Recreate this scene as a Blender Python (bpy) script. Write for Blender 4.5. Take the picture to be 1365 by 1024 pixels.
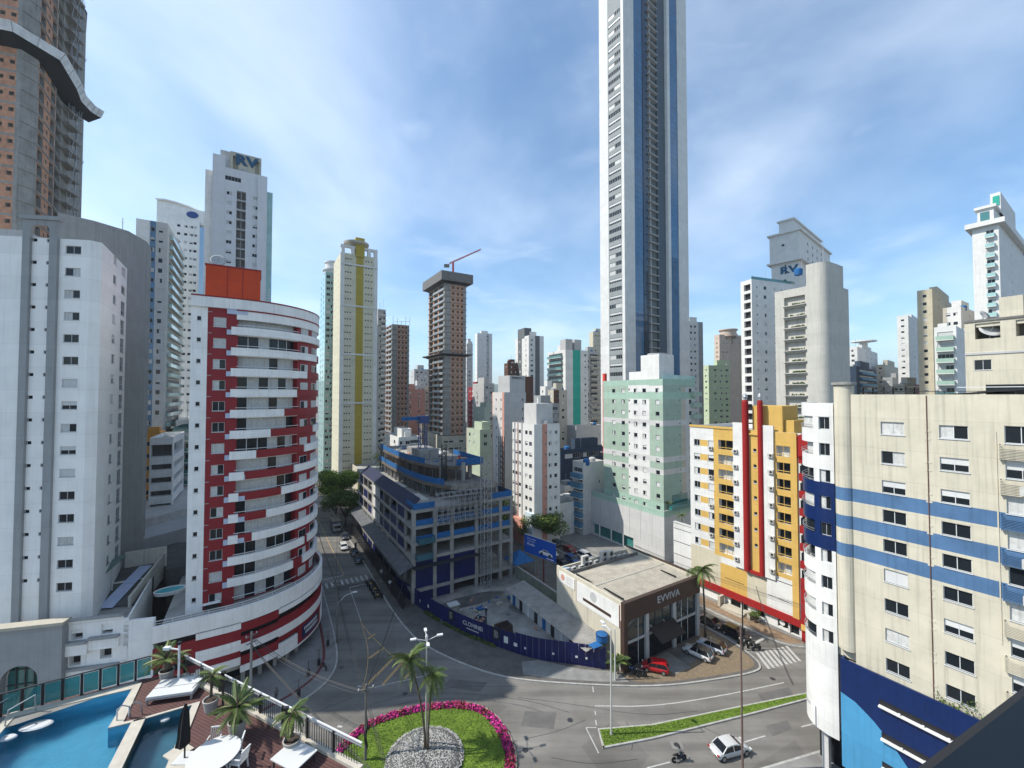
import bpy, math, random
from mathutils import Vector
random.seed(11)
for _o in list(bpy.data.objects): bpy.data.objects.remove(_o)
SC = bpy.context.scene
COL = SC.collection
# ---------------------------------------------------------------- camera, sky, sun, exposure
FPX, CX, CY, PITCH, HC = 550.0, 682.5, 512.0, math.atan(14/550.0), 40.0
cam = bpy.data.objects.new('camera', bpy.data.cameras.new('camera'))
COL.objects.link(cam); SC.camera = cam
cam.location = (0, 0, HC); cam.rotation_euler = (math.radians(90)+PITCH, 0, 0)
cam.data.sensor_fit = 'HORIZONTAL'; cam.data.sensor_width = 36
cam.data.lens = 36*FPX/1365.0; cam.data.clip_start = 0.05; cam.data.clip_end = 20000
SUN_EL = math.radians(47.5)
SUN_V = Vector((-1*math.cos(SUN_EL), -0.05*math.cos(SUN_EL), math.sin(SUN_EL)))
sl = bpy.data.lights.new('sun', 'SUN'); sl.energy = 4.1; sl.angle = math.radians(0.53); sl.color = (1, .95, .86)
so = bpy.data.objects.new('sun', sl); COL.objects.link(so)
so.rotation_euler = SUN_V.to_track_quat('Z', 'Y').to_euler()
W = bpy.data.worlds.new('World'); SC.world = W; W.use_nodes = True
def build_world():
    nt = W.node_tree; N = nt.nodes; Lk = nt.links
    bg = N['Background']; bg.inputs[1].default_value = 0.135
    sky = N.new('ShaderNodeTexSky'); sky.sky_type = 'NISHITA'; sky.sun_disc = False
    sky.sun_elevation = SUN_EL; sky.sun_rotation = math.radians(267); sky.air_density = 1.0
    sky.dust_density = 0.7; sky.ozone_density = 4.0; sky.altitude = 0
    tc = N.new('ShaderNodeTexCoord'); sp = N.new('ShaderNodeSeparateXYZ'); Lk.new(tc.outputs['Generated'], sp.inputs[0])
    ad = N.new('ShaderNodeMath'); ad.operation = 'ADD'; ad.inputs[1].default_value = .16; Lk.new(sp.outputs[2], ad.inputs[0])
    mx = N.new('ShaderNodeMath'); mx.operation = 'MAXIMUM'; mx.inputs[1].default_value = .05; Lk.new(ad.outputs[0], mx.inputs[0])
    dx = N.new('ShaderNodeMath'); dx.operation = 'DIVIDE'; Lk.new(sp.outputs[0], dx.inputs[0]); Lk.new(mx.outputs[0], dx.inputs[1])
    dy = N.new('ShaderNodeMath'); dy.operation = 'DIVIDE'; Lk.new(sp.outputs[1], dy.inputs[0]); Lk.new(mx.outputs[0], dy.inputs[1])
    cb = N.new('ShaderNodeCombineXYZ'); Lk.new(dx.outputs[0], cb.inputs[0]); Lk.new(dy.outputs[0], cb.inputs[1])
    def cloud(rot, scl, nscale, det, dist, lo, hi):
        mp = N.new('ShaderNodeMapping'); mp.inputs['Rotation'].default_value = (0, 0, math.radians(rot)); mp.inputs['Scale'].default_value = scl
        Lk.new(cb.outputs[0], mp.inputs[0])
        nz = N.new('ShaderNodeTexNoise'); nz.inputs['Scale'].default_value = nscale; nz.inputs['Detail'].default_value = det
        nz.inputs['Roughness'].default_value = .52; nz.inputs['Distortion'].default_value = dist; Lk.new(mp.outputs[0], nz.inputs['Vector'])
        mr = N.new('ShaderNodeMapRange'); mr.interpolation_type = 'SMOOTHSTEP'; mr.inputs[1].default_value = lo; mr.inputs[2].default_value = hi
        Lk.new(nz.outputs['Fac'], mr.inputs[0]); return mr
    a = cloud(28, (1, .85, 1), .95, 7, .25, .36, .80)
    b = cloud(-40, (.8, 1.1, 1), 2.6, 8, .4, .44, 1.0)
    mxm = N.new('ShaderNodeMath'); mxm.operation = 'MAXIMUM'; Lk.new(a.outputs[0], mxm.inputs[0]); Lk.new(b.outputs[0], mxm.inputs[1])
    # thin cirrus veil: whole dome, thinner straight up and above only
    fd = N.new('ShaderNodeMapRange'); fd.inputs[1].default_value = -.02; fd.inputs[2].default_value = .12; fd.inputs[3].default_value = .0; fd.inputs[4].default_value = .60
    Lk.new(sp.outputs[2], fd.inputs[0])
    ml = N.new('ShaderNodeMath'); ml.operation = 'MULTIPLY'; Lk.new(mxm.outputs[0], ml.inputs[0]); Lk.new(fd.outputs[0], ml.inputs[1])
    mix = N.new('ShaderNodeMix'); mix.data_type = 'RGBA'; Lk.new(ml.outputs[0], mix.inputs[0]); tn = N.new('ShaderNodeMix'); tn.data_type = 'RGBA'; tn.blend_type = 'MULTIPLY'; tn.inputs[0].default_value = 1; tn.inputs[7].default_value = (.88, 1.03, 1.03, 1); Lk.new(sky.outputs[0], tn.inputs[6]); Lk.new(tn.outputs[2], mix.inputs[6])
    mix.inputs[7].default_value = (6.0, 6.7, 7.6, 1); Lk.new(mix.outputs[2], bg.inputs[0])
build_world()
SC.view_settings.view_transform = 'Standard'; SC.view_settings.look = 'None'
SC.view_settings.exposure = 0.6; SC.view_settings.gamma = 1
# ---------------------------------------------------------------- picture <-> place
RG = math.radians(31.5); CG, SG = math.cos(RG), math.sin(RG)     # the street grid
def ray(px, py):
    x = (px-CX)/FPX; z = -(py-CY)/FPX
    return x, math.cos(PITCH)-z*math.sin(PITCH), math.sin(PITCH)+z*math.cos(PITCH)
def G(px, py, z=0):
    x, y, d = ray(px, py); t = (z-HC)/d; return (x*t, y*t)
def D(px, Y):
    x, y, d = ray(px, 526); return (x/y*Y, Y)
def ZH(py, Y):
    x, y, d = ray(CX, py); return HC+d/y*Y
def P(v, u): return (v*CG-u*SG, v*SG+u*CG)
def VU(p): return (p[0]*CG+p[1]*SG, -p[0]*SG+p[1]*CG)
def onv(px, v, r=RG):
    x, y, d = ray(px, 526); c, s = math.cos(r), math.sin(r); return (-x*s+y*c)*v/(x*c+y*s)
def onu(px, u, r=RG):
    x, y, d = ray(px, 526); c, s = math.cos(r), math.sin(r); return (x*c+y*s)*u/(-x*s+y*c)
def seg(px, A, B):
    x, y, d = ray(px, 526); k = x/y; dx, dy = B[0]-A[0], B[1]-A[1]
    t = (k*A[1]-A[0])/(dx-k*dy); return t*math.hypot(dx, dy)
# ---------------------------------------------------------------- materials
MATS = {}
def mat(name, col, rough=.7, metal=0, amp=.12, scale=.35, streak=0, bump=0, bscale=20, spec=.4, ior=None, coat=0):
    if name in MATS: return MATS[name]
    m = bpy.data.materials.new(name); m.use_nodes = True; nt = m.node_tree; N = nt.nodes; Lk = nt.links
    b = N['Principled BSDF']; b.inputs['Roughness'].default_value = rough; b.inputs['Metallic'].default_value = metal
    b.inputs['Specular IOR Level'].default_value = spec; b.inputs['Coat Weight'].default_value = coat
    if ior: b.inputs['IOR'].default_value = ior
    b.inputs['Base Color'].default_value = (*col, 1)
    if amp or streak or bump: ge = N.new('ShaderNodeNewGeometry')
    f = None
    if amp:
        nz = N.new('ShaderNodeTexNoise'); nz.inputs['Scale'].default_value = scale; nz.inputs['Detail'].default_value = 8; nz.inputs['Roughness'].default_value = .60
        Lk.new(ge.outputs['Position'], nz.inputs['Vector'])
        mr = N.new('ShaderNodeMapRange'); mr.inputs[1].default_value = .3; mr.inputs[2].default_value = .7; mr.inputs[3].default_value = 1-amp; mr.inputs[4].default_value = 1+amp*.5
        Lk.new(nz.outputs['Fac'], mr.inputs[0]); f = mr.outputs[0]
    if streak:
        mp = N.new('ShaderNodeMapping'); mp.inputs['Scale'].default_value = (2.6, 2.6, .10); Lk.new(ge.outputs['Position'], mp.inputs[0])
        n2 = N.new('ShaderNodeTexNoise'); n2.inputs['Scale'].default_value = 1.4; n2.inputs['Detail'].default_value = 5; Lk.new(mp.outputs[0], n2.inputs['Vector'])
        m2 = N.new('ShaderNodeMapRange'); m2.inputs[1].default_value = .5; m2.inputs[2].default_value = .78; m2.inputs[3].default_value = 1; m2.inputs[4].default_value = 1-streak
        Lk.new(n2.outputs['Fac'], m2.inputs[0])
        if f:
            mm = N.new('ShaderNodeMath'); mm.operation = 'MULTIPLY'; Lk.new(f, mm.inputs[0]); Lk.new(m2.outputs[0], mm.inputs[1]); f = mm.outputs[0]
        else: f = m2.outputs[0]
    if f:
        vs = N.new('ShaderNodeVectorMath'); vs.operation = 'SCALE'; vs.inputs[0].default_value = col; Lk.new(f, vs.inputs['Scale']); Lk.new(vs.outputs[0], b.inputs['Base Color'])
    if bump:
        n3 = N.new('ShaderNodeTexNoise'); n3.inputs['Scale'].default_value = bscale; n3.inputs['Detail'].default_value = 4; Lk.new(ge.outputs['Position'], n3.inputs['Vector'])
        bp = N.new('ShaderNodeBump'); bp.inputs['Strength'].default_value = bump; bp.inputs['Distance'].default_value = .05; Lk.new(n3.outputs['Fac'], bp.inputs['Height']); Lk.new(bp.outputs[0], b.inputs['Normal'])
    MATS[name] = m; return m
def wallm(name, col, amp=.10, streak=.14, rough=.8):
    m = mat(name, col, rough, 0, amp, .5, streak, .05, 30, .25)
    if m.get('jointed'): return m
    m['jointed'] = True; N = m.node_tree.nodes; Lk = m.node_tree.links; b = N['Principled BSDF']; src = b.inputs['Base Color'].links[0].from_socket
    ge = N.new('ShaderNodeNewGeometry'); sp = N.new('ShaderNodeSeparateXYZ'); Lk.new(ge.outputs['Position'], sp.inputs[0])
    # faint storey joints in the render and a slow change of tone from panel to panel
    dv = N.new('ShaderNodeMath'); dv.operation = 'DIVIDE'; dv.inputs[1].default_value = 2.9; Lk.new(sp.outputs[2], dv.inputs[0])
    fr = N.new('ShaderNodeMath'); fr.operation = 'FRACT'; Lk.new(dv.outputs[0], fr.inputs[0]); ls = N.new('ShaderNodeMath'); ls.operation = 'LESS_THAN'; ls.inputs[1].default_value = .016; Lk.new(fr.outputs[0], ls.inputs[0])
    fl = N.new('ShaderNodeMath'); fl.operation = 'FLOOR'; Lk.new(dv.outputs[0], fl.inputs[0]); wn = N.new('ShaderNodeTexWhiteNoise'); wn.noise_dimensions = '1D'; Lk.new(fl.outputs[0], wn.inputs['W'])
    mr = N.new('ShaderNodeMapRange'); mr.inputs[3].default_value = .955; mr.inputs[4].default_value = 1.02; Lk.new(wn.outputs['Value'], mr.inputs[0])
    ml = N.new('ShaderNodeMath'); ml.operation = 'MULTIPLY_ADD'; ml.inputs[1].default_value = -.14; Lk.new(ls.outputs[0], ml.inputs[0]); Lk.new(mr.outputs[0], ml.inputs[2])
    vs = N.new('ShaderNodeVectorMath'); vs.operation = 'SCALE'; Lk.new(src, vs.inputs[0]); Lk.new(ml.outputs[0], vs.inputs['Scale']); Lk.new(vs.outputs[0], b.inputs['Base Color']); return m
WHITE = wallm('white_render', (.64, .635, .61)); WHITEL = wallm('fresh_white_paint', (.84, .825, .79)); WHITE2 = wallm('soft_white_render', (.52, .515, .50)); CREAM = wallm('cream_render', (.53, .49, .39), .1, .25)  # WHITEL: white lifted for facades in shade; WHITE: the same dulled for sun
GREYW = wallm('grey_render', (.30, .31, .31)); GREYL = wallm('light_grey_render', (.42, .42, .415)); GREYD = wallm('dark_grey_render', (.13, .14, .145))
BEIGE = wallm('beige_render', (.46, .42, .34)); BRED = wallm('deep_red_tile', (.25, .02, .026), .12, .1, .5); ORANGE = wallm('orange_paint', (.50, .06, .018))
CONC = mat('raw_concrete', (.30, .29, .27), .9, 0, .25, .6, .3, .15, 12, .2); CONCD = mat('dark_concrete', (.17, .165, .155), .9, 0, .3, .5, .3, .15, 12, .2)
BRICK = mat('raw_clay_block', (.52, .27, .17), .9, 0, .3, 1.2, .1, .2, 14, .2)
GLASS = mat('window_glass', (.012, .016, .02), .05, 0, 0, spec=.3); GLASSB = mat('blue_curtain_glass', (.04, .135, .26), .05, 0, .25, .25, spec=.6, ior=1.6)
GLASST = mat('teal_glass', (.03, .16, .15), .05, 0, .25, .3, spec=.7, ior=1.7); GLASSP = mat('pale_teal_glass', (.30, .48, .46), .08, 0, .2, .4, spec=.6, ior=1.6)
ALU = mat('white_aluminium', (.56, .57, .57), .4, 0, .05); ALUD = mat('dark_aluminium', (.045, .047, .05), .4, .3, .05)
CURT = mat('pale_curtain', (.52, .52, .50), .5, 0, .22, 3.0, .25); SHUT = mat('white_roller_shutter', (.56, .56, .55), .5, 0, .1)
ROOFC = mat('roof_screed', (.36, .35, .33), .9, 0, .3, .25, 0, .1, 6); ROOFD = mat('roof_membrane', (.15, .15, .15), .85, 0, .3, .3)
STEEL = mat('galvanised_steel', (.38, .39, .40), .45, .6, .1); BLACK = mat('black_paint', (.015, .015, .017), .45, 0, .1); RAILW = mat('white_rail', (.6, .6, .6), .4, 0, 0)
NETB = mat('blue_safety_net', (.012, .11, .30), .8, 0, .3, 1.5, .2, .2, 6); NAVY = mat('navy_hoarding', (.006, .011, .085), .5, 0, .2, .5, .15)
MINT = wallm('mint_render', (.31, .40, .325)); MINTP = wallm('mint_band', (.32, .455, .37)); YEL = wallm('ochre_yellow_render', (.56, .36, .10)); REDP = wallm('signal_red_render', (.28, .014, .014))
TEALP = wallm('teal_render', (.03, .35, .27)); SALM = wallm('salmon_render', (.52, .26, .20)); LGREEN = wallm('pale_lime_render', (.44, .51, .34)); BROWN = wallm('brown_tile', (.11, .055, .04))
BLUEB = wallm('sky_blue_band', (.075, .155, .285), .2, .25); BLUED = mat('cobalt_tile', (.004, .018, .085), .35, 0, .15, 2, .1); BLUEL = wallm('bright_blue_paint', (.06, .25, .44)); BLUEG = wallm('slate_blue_render', (.10, .22, .34))
GOLD = wallm('mustard_render', (.38, .29, .05)); NAVYW = wallm('navy_cladding', (.035, .055, .09)); STONE = wallm('pale_stone', (.45, .415, .34)); PEACH = wallm('peach_render', (.50, .40, .32))
# ---------------------------------------------------------------- mesh helpers
def link(name, me, parent=None, loc=(0, 0, 0), rz=0):
    o = bpy.data.objects.new(name, me); COL.objects.link(o); o.location = loc; o.rotation_euler = (0, 0, rz)
    if parent: o.parent = parent
    return o
def tag(o, label, cat, group=None, kind=None):
    o['label'] = label; o['category'] = cat
    if group: o['group'] = group
    if kind: o['kind'] = kind
    return o
def thing(name, label, cat, loc=(0, 0, 0), rz=0, group=None):
    if len(loc) == 2: loc = (loc[0], loc[1], 0)
    o = link(name, None, None, loc, rz); o.empty_display_size = .5; return tag(o, label, cat, group)
def struct(o): o['kind'] = 'structure'; return o
class MB:
    def __init__(s): s.v = []; s.f = []; s.m = []
    def face(s, pts, m=0):
        k = len(s.v); s.v += [tuple(p) for p in pts]; s.f.append(tuple(range(k, k+len(pts)))); s.m.append(m)
    def box(s, x0, x1, y0, y1, z0, z1, m=0):
        k = len(s.v); s.v += [(x, y, z) for z in (z0, z1) for y in (y0, y1) for x in (x0, x1)]
        for q in ((0, 2, 3, 1), (4, 5, 7, 6), (0, 1, 5, 4), (2, 6, 7, 3), (0, 4, 6, 2), (1, 3, 7, 5)): s.f.append(tuple(k+i for i in q)); s.m.append(m)
        return s
    def prism(s, poly, z0, z1, m=0, mtop=None):
        n = len(poly); k = len(s.v); s.v += [(p[0], p[1], z0) for p in poly]+[(p[0], p[1], z1) for p in poly]
        for i in range(n): j = (i+1) % n; s.f.append((k+i, k+j, k+n+j, k+n+i)); s.m.append(m)
        s.f.append(tuple(k+n+i for i in range(n))); s.m.append(m if mtop is None else mtop)
        s.f.append(tuple(k+i for i in reversed(range(n)))); s.m.append(m); return s
    def beam(s, a, b, w, h=None, m=0):
        a, b = Vector(a), Vector(b); d = (b-a)
        if d.length < 1e-6: return s
        d.normalize(); h = h or w; up = Vector((0, 0, 1)) if abs(d.z) < .95 else Vector((1, 0, 0))
        x = d.cross(up).normalized()*(w/2); y = x.cross(d).normalized()*(h/2); k = len(s.v)
        for c in (a, b):
            for q in (-x-y, x-y, x+y, -x+y): s.v.append(tuple(c+q))
        for q in ((0, 1, 5, 4), (1, 2, 6, 5), (2, 3, 7, 6), (3, 0, 4, 7), (3, 2, 1, 0), (4, 5, 6, 7)): s.f.append(tuple(k+i for i in q)); s.m.append(m)
        return s
    def tube(s, pts, radii, n=8, m=0, cap=True):
        pts = [Vector(p) for p in pts]
        if not hasattr(radii, '__len__'): radii = [radii]*len(pts)
        k = len(s.v)
        for i, p in enumerate(pts):
            d = (pts[min(i+1, len(pts)-1)]-pts[max(i-1, 0)]).normalized(); up = Vector((0, 0, 1)) if abs(d.z) < .9 else Vector((1, 0, 0))
            x = d.cross(up).normalized(); y = x.cross(d)
            for j in range(n):
                a = 2*math.pi*j/n; s.v.append(tuple(p+(x*math.cos(a)+y*math.sin(a))*radii[i]))
        for i in range(len(pts)-1):
            for j in range(n):
                q = k+i*n; s.f.append((q+j, q+(j+1) % n, q+n+(j+1) % n, q+n+j)); s.m.append(m)
        if cap: s.f.append(tuple(k+j for j in reversed(range(n)))); s.m.append(m); s.f.append(tuple(k+(len(pts)-1)*n+j for j in range(n))); s.m.append(m)
        return s
    def lathe(s, prof, n=16, m=0, c=(0, 0)):
        k = len(s.v)
        for r, z in prof:
            for j in range(n): a = 2*math.pi*j/n; s.v.append((c[0]+r*math.cos(a), c[1]+r*math.sin(a), z))
        for i in range(len(prof)-1):
            for j in range(n): q = k+i*n; s.f.append((q+j, q+(j+1) % n, q+n+(j+1) % n, q+n+j)); s.m.append(m)
        s.f.append(tuple(k+(len(prof)-1)*n+j for j in range(n))); s.m.append(m); s.f.append(tuple(k+j for j in reversed(range(n)))); s.m.append(m)
        return s
    def mesh(s, name, mats, smooth=False):
        me = bpy.data.meshes.new(name); me.from_pydata(s.v, [], s.f)
        if not isinstance(mats, (list, tuple)): mats = [mats]
        for q in mats: me.materials.append(q)
        if len(mats) > 1: me.polygons.foreach_set('material_index', s.m)
        if smooth: me.polygons.foreach_set('use_smooth', [True]*len(s.f))
        me.update(); return me
    def build(s, name, mats, parent=None, loc=(0, 0, 0), rz=0, smooth=False):
        return link(name, s.mesh(name, mats, smooth), parent, loc, rz)
def offset(poly, d):
    n = len(poly); out = []
    for i in range(n):
        a, b, c = Vector(poly[i-1]).to_2d(), Vector(poly[i]).to_2d(), Vector(poly[(i+1) % n]).to_2d()
        e1 = (b-a).normalized(); e2 = (c-b).normalized(); n1 = Vector((-e1.y, e1.x)); n2 = Vector((-e2.y, e2.x))
        k = n1+n2; k = k/max(.3, k.dot(n1)) if k.length > 1e-6 else n1
        out.append((b.x+k.x*d, b.y+k.y*d))
    return out
def path_len(p): return sum(math.dist(p[i], p[i+1]) for i in range(len(p)-1))
def path_cut(p, s0, s1):
    out = []; s = 0
    for i in range(len(p)-1):
        L = math.dist(p[i], p[i+1])
        if L < 1e-9: continue
        for q in ((s0-s)/L, (s1-s)/L): pass
        a = max(0, (s0-s)/L); b = min(1, (s1-s)/L)
        if b > a:
            A = tuple(p[i][k]+(p[i+1][k]-p[i][k])*a for k in range(len(p[i]))); B = tuple(p[i][k]+(p[i+1][k]-p[i][k])*b for k in range(len(p[i])))
            if not out or math.dist(out[-1], A) > 1e-6: out.append(A)
            out.append(B)
        s += L
    return out
def path_at(p, s0):
    s = 0
    for i in range(len(p)-1):
        L = math.dist(p[i], p[i+1])
        if s+L >= s0 or i == len(p)-2:
            t = (s0-s)/L; return (tuple(p[i][k]+(p[i+1][k]-p[i][k])*t for k in range(len(p[i]))), math.atan2(p[i+1][1]-p[i][1], p[i+1][0]-p[i][0]))
        s += L
def side(path, d):
    """the path moved d to its right"""
    out = []
    for i, p in enumerate(path):
        a = path[max(0, i-1)]; b = path[min(len(path)-1, i+1)]; L = math.hypot(b[0]-a[0], b[1]-a[1]) or 1
        out.append((p[0]+(b[1]-a[1])/L*d, p[1]-(b[0]-a[0])/L*d))
    return out
def strip(mb, path, z0, z1, o0, o1, m=0):
    """an upright band that follows path, from o0 to o1 outward (right side of the path)"""
    A = side(path, o0); B = side(path, o1); n = len(path)
    for i in range(n-1):
        a0, a1, b0, b1 = A[i], A[i+1], B[i], B[i+1]
        mb.face([(*b0, z0), (*b1, z0), (*b1, z1), (*b0, z1)], m); mb.face([(*a1, z0), (*a0, z0), (*a0, z1), (*a1, z1)], m)
        mb.face([(*a0, z1), (*b0, z1), (*b1, z1), (*a1, z1)], m); mb.face([(*a0, z0), (*a1, z0), (*b1, z0), (*b0, z0)], m)
    mb.face([(*A[0], z0), (*B[0], z0), (*B[0], z1), (*A[0], z1)], m); mb.face([(*B[-1], z0), (*A[-1], z0), (*A[-1], z1), (*B[-1], z1)], m)
    return mb
def arc(cx, cy, r, a0, a1, n, ry=None):
    ry = ry or r
    return [(cx+r*math.cos(math.radians(a0+(a1-a0)*i/n)), cy+ry*math.sin(math.radians(a0+(a1-a0)*i/n))) for i in range(n+1)]
# windows: mesh cache; local x along the wall, -y outward, z up
WC = {}
def winmesh(w, h, st, sub, fm):
    key = (round(w, 2), round(h, 2), st, sub, fm.name)
    if key in WC: return WC[key]
    fr = MB(); t = .05 if w > .7 else .04; y0, y1 = .10, .17
    fr.box(0, w, y0, y1, 0, t); fr.box(0, w, y0, y1, h-t, h); fr.box(0, t, y0, y1, t, h-t); fr.box(w-t, w, y0, y1, t, h-t)
    n = max(1, round(w/.8)) if st != 'small' else 1
    for i in range(1, n): x = w*i/n; fr.box(x-.025, x+.025, y0+.01, y1, t, h-t)
    if st == 'rail': fr.box(0, w, y0-.02, y1, h*.38, h*.38+.06)
    if sub: fr.box(-.06, w+.06, -.07, .1, -.07, 0)
    pn = MB() if sub else fr; pm = 0 if sub else 1; yy = .145
    def q(x0, x1, z0, z1, k, y=yy): pn.face([(x0, y, z0), (x1, y, z0), (x1, y, z1), (x0, y, z1)], pm+k)
    if st == 'shut': q(0, w, 0, h, 2, .125)
    elif st == 'half': q(0, w, 0, h*.5, 0); q(0, w, h*.5, h, 2, .125)
    elif st == 'curt': q(0, w, 0, h, 1)
    elif st == 'left': q(0, w/2, 0, h, 1); q(w/2, w, 0, h, 0)
    elif st == 'right': q(0, w/2, 0, h, 0); q(w/2, w, 0, h, 1)
    else: q(0, w, 0, h, 0)
    if sub: r = (fr.mesh('window', [fm]), pn.mesh('pane', [GLASS, CURT, SHUT]))
    else: r = (fr.mesh('window', [fm, GLASS, CURT, SHUT]), None)
    WC[key] = r; return r
STY = ['dark']*9+['half']*3+['shut']*3+['left']*3+['right']*3+['curt']*2
class Blk:
    def __init__(s, parent, poly, z0, z1, mats, name='wall', parapet=.8, roof=ROOFC, recess=.24, frame=ALU):
        s.parent = parent; s.poly = [tuple(p) for p in poly]; s.z0 = z0; s.z1 = z1; s.mats = list(mats) if isinstance(mats, (list, tuple)) else [mats]
        s.name = name; s.pp = parapet; s.roof = roof; s.rec = recess; s.op = {}; s.pt = {}; s.w = []; s.frame = frame
    def L(s, e): return math.dist(s.poly[e], s.poly[(e+1) % len(s.poly)])
    def ang(s, e): a, b = s.poly[e], s.poly[(e+1) % len(s.poly)]; return math.atan2(b[1]-a[1], b[0]-a[0])
    def at(s, e, x, out=0): a = s.poly[e]; r = s.ang(e); return (a[0]+x*math.cos(r)+out*math.sin(r), a[1]+x*math.sin(r)-out*math.cos(r))
    def hole(s, e, x0, x1, z0, z1, depth=None, back=None): s.op.setdefault(e, []).append((x0, x1, z0, z1, depth or s.rec, back))
    def paint(s, e, x0, x1, z0, z1, m):
        if m not in s.mats: s.mats.append(m)
        s.pt.setdefault(e, []).append((x0, x1, z0, z1, s.mats.index(m)))
    def win(s, e, xc, zc, w, h, st=None, sub=False, frame=None):
        L = s.L(e)
        if xc-w/2 < .05 or xc+w/2 > L-.05: return
        st = st or random.choice(STY); s.hole(e, xc-w/2, xc+w/2, zc-h/2, zc+h/2)
        a, b = winmesh(w, h, st, sub, frame or s.frame); p = s.at(e, xc-w/2)
        o = link('window', a, s.parent, (*p, zc-h/2), s.ang(e))
        if b: link('pane', b, o)
        return o
    def grid(s, e, xs, zs, w, h, st=None, sub=False):
        for z in zs:
            for x in xs: s.win(e, x, z, w, h, st() if callable(st) else st, sub)
    def box(s, e, x0, x1, z0, z1, proud, m, name, inn=0):
        b = MB().box(x0, x1, -proud, inn, z0, z1); return b.build(name, m, s.parent, (*s.poly[e], 0), s.ang(e))
    def build(s):
        mb = MB(); n = len(s.poly)
        if s.roof not in s.mats: s.mats.append(s.roof)
        ri = s.mats.index(s.roof)
        for e in range(n):
            L = s.L(e); ops = s.op.get(e, []); pts = s.pt.get(e, [])
            rd = lambda q: round(q, 4)
            xs = sorted({0.0, rd(L)} | {rd(min(max(x, 0), L)) for o in ops+pts for x in o[:2]})
            zs = sorted({rd(s.z0), rd(s.z1)} | {rd(min(max(z, s.z0), s.z1)) for o in ops+pts for z in o[2:4]})
            xi = {x: i for i, x in enumerate(xs)}; zi = {z: i for i, z in enumerate(zs)}
            G_ = [[0]*(len(xs)-1) for _ in range(len(zs)-1)]
            for o in pts+ops:
                val = o[4] if len(o) == 5 else -1
                for j in range(zi[rd(min(max(o[2], s.z0), s.z1))], zi[rd(min(max(o[3], s.z0), s.z1))]):
                    for i in range(xi[rd(min(max(o[0], 0), L))], xi[rd(min(max(o[1], 0), L))]): G_[j][i] = val
            def pt(x, z, d=0): q = s.at(e, x, -d); return (q[0], q[1], z)
            for j in range(len(zs)-1):
                i = 0
                while i < len(xs)-1:
                    v = G_[j][i]; k = i
                    while k+1 < len(xs)-1 and G_[j][k+1] == v: k += 1
                    if v >= 0: mb.face([pt(xs[i], zs[j]), pt(xs[k+1], zs[j]), pt(xs[k+1], zs[j+1]), pt(xs[i], zs[j+1])], v)
                    i = k+1
            for (x0, x1, z0, z1, d, back) in ops:
                m0 = 0
                mb.face([pt(x0, z0), pt(x0, z0, d), pt(x1, z0, d), pt(x1, z0)][::-1], m0); mb.face([pt(x0, z1), pt(x0, z1, d), pt(x1, z1, d), pt(x1, z1)], m0)
                mb.face([pt(x0, z0), pt(x0, z1), pt(x0, z1, d), pt(x0, z0, d)][::-1], m0); mb.face([pt(x1, z0), pt(x1, z1), pt(x1, z1, d), pt(x1, z0, d)], m0)
                if back is not None:
                    if back not in s.mats: s.mats.append(back)
                    mb.face([pt(x0, z0, d), pt(x1, z0, d), pt(x1, z1, d), pt(x0, z1, d)], s.mats.index(back))
        if s.pp > 0:
            inn = offset(s.poly, .2); zr = s.z1-s.pp
            for i in range(n):
                j = (i+1) % n; a, b, c, d = s.poly[i], s.poly[j], inn[j], inn[i]
                mb.face([(*a, s.z1), (*b, s.z1), (*c, s.z1), (*d, s.z1)], 0); mb.face([(*c, zr), (*d, zr), (*d, s.z1), (*c, s.z1)], 0)
            mb.face([(*p, zr) for p in inn], ri)
        else: mb.face([(*p, s.z1) for p in s.poly], ri)
        return mb.build(s.name, s.mats, s.parent)
def rect(w, d, x=0, y=0): return [(x, y), (x+w, y), (x+w, y+d), (x, y+d)]
def text(body, size, m, parent, loc, rot, name='lettering', ext=.03, sx=1.0, bold=0):
    cu = bpy.data.curves.new('t', 'FONT'); cu.body = body; cu.size = size; cu.extrude = ext; cu.align_x = 'CENTER'; cu.align_y = 'CENTER'; cu.resolution_u = 2; cu.offset = bold
    t = bpy.data.objects.new('t', cu); COL.objects.link(t)
    me = bpy.data.meshes.new_from_object(t); bpy.data.objects.remove(t); me.materials.clear(); me.materials.append(m)
    o = link(name, me, parent, loc); o.rotation_euler = rot; o.scale = (sx, 1, 1); return o
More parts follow.
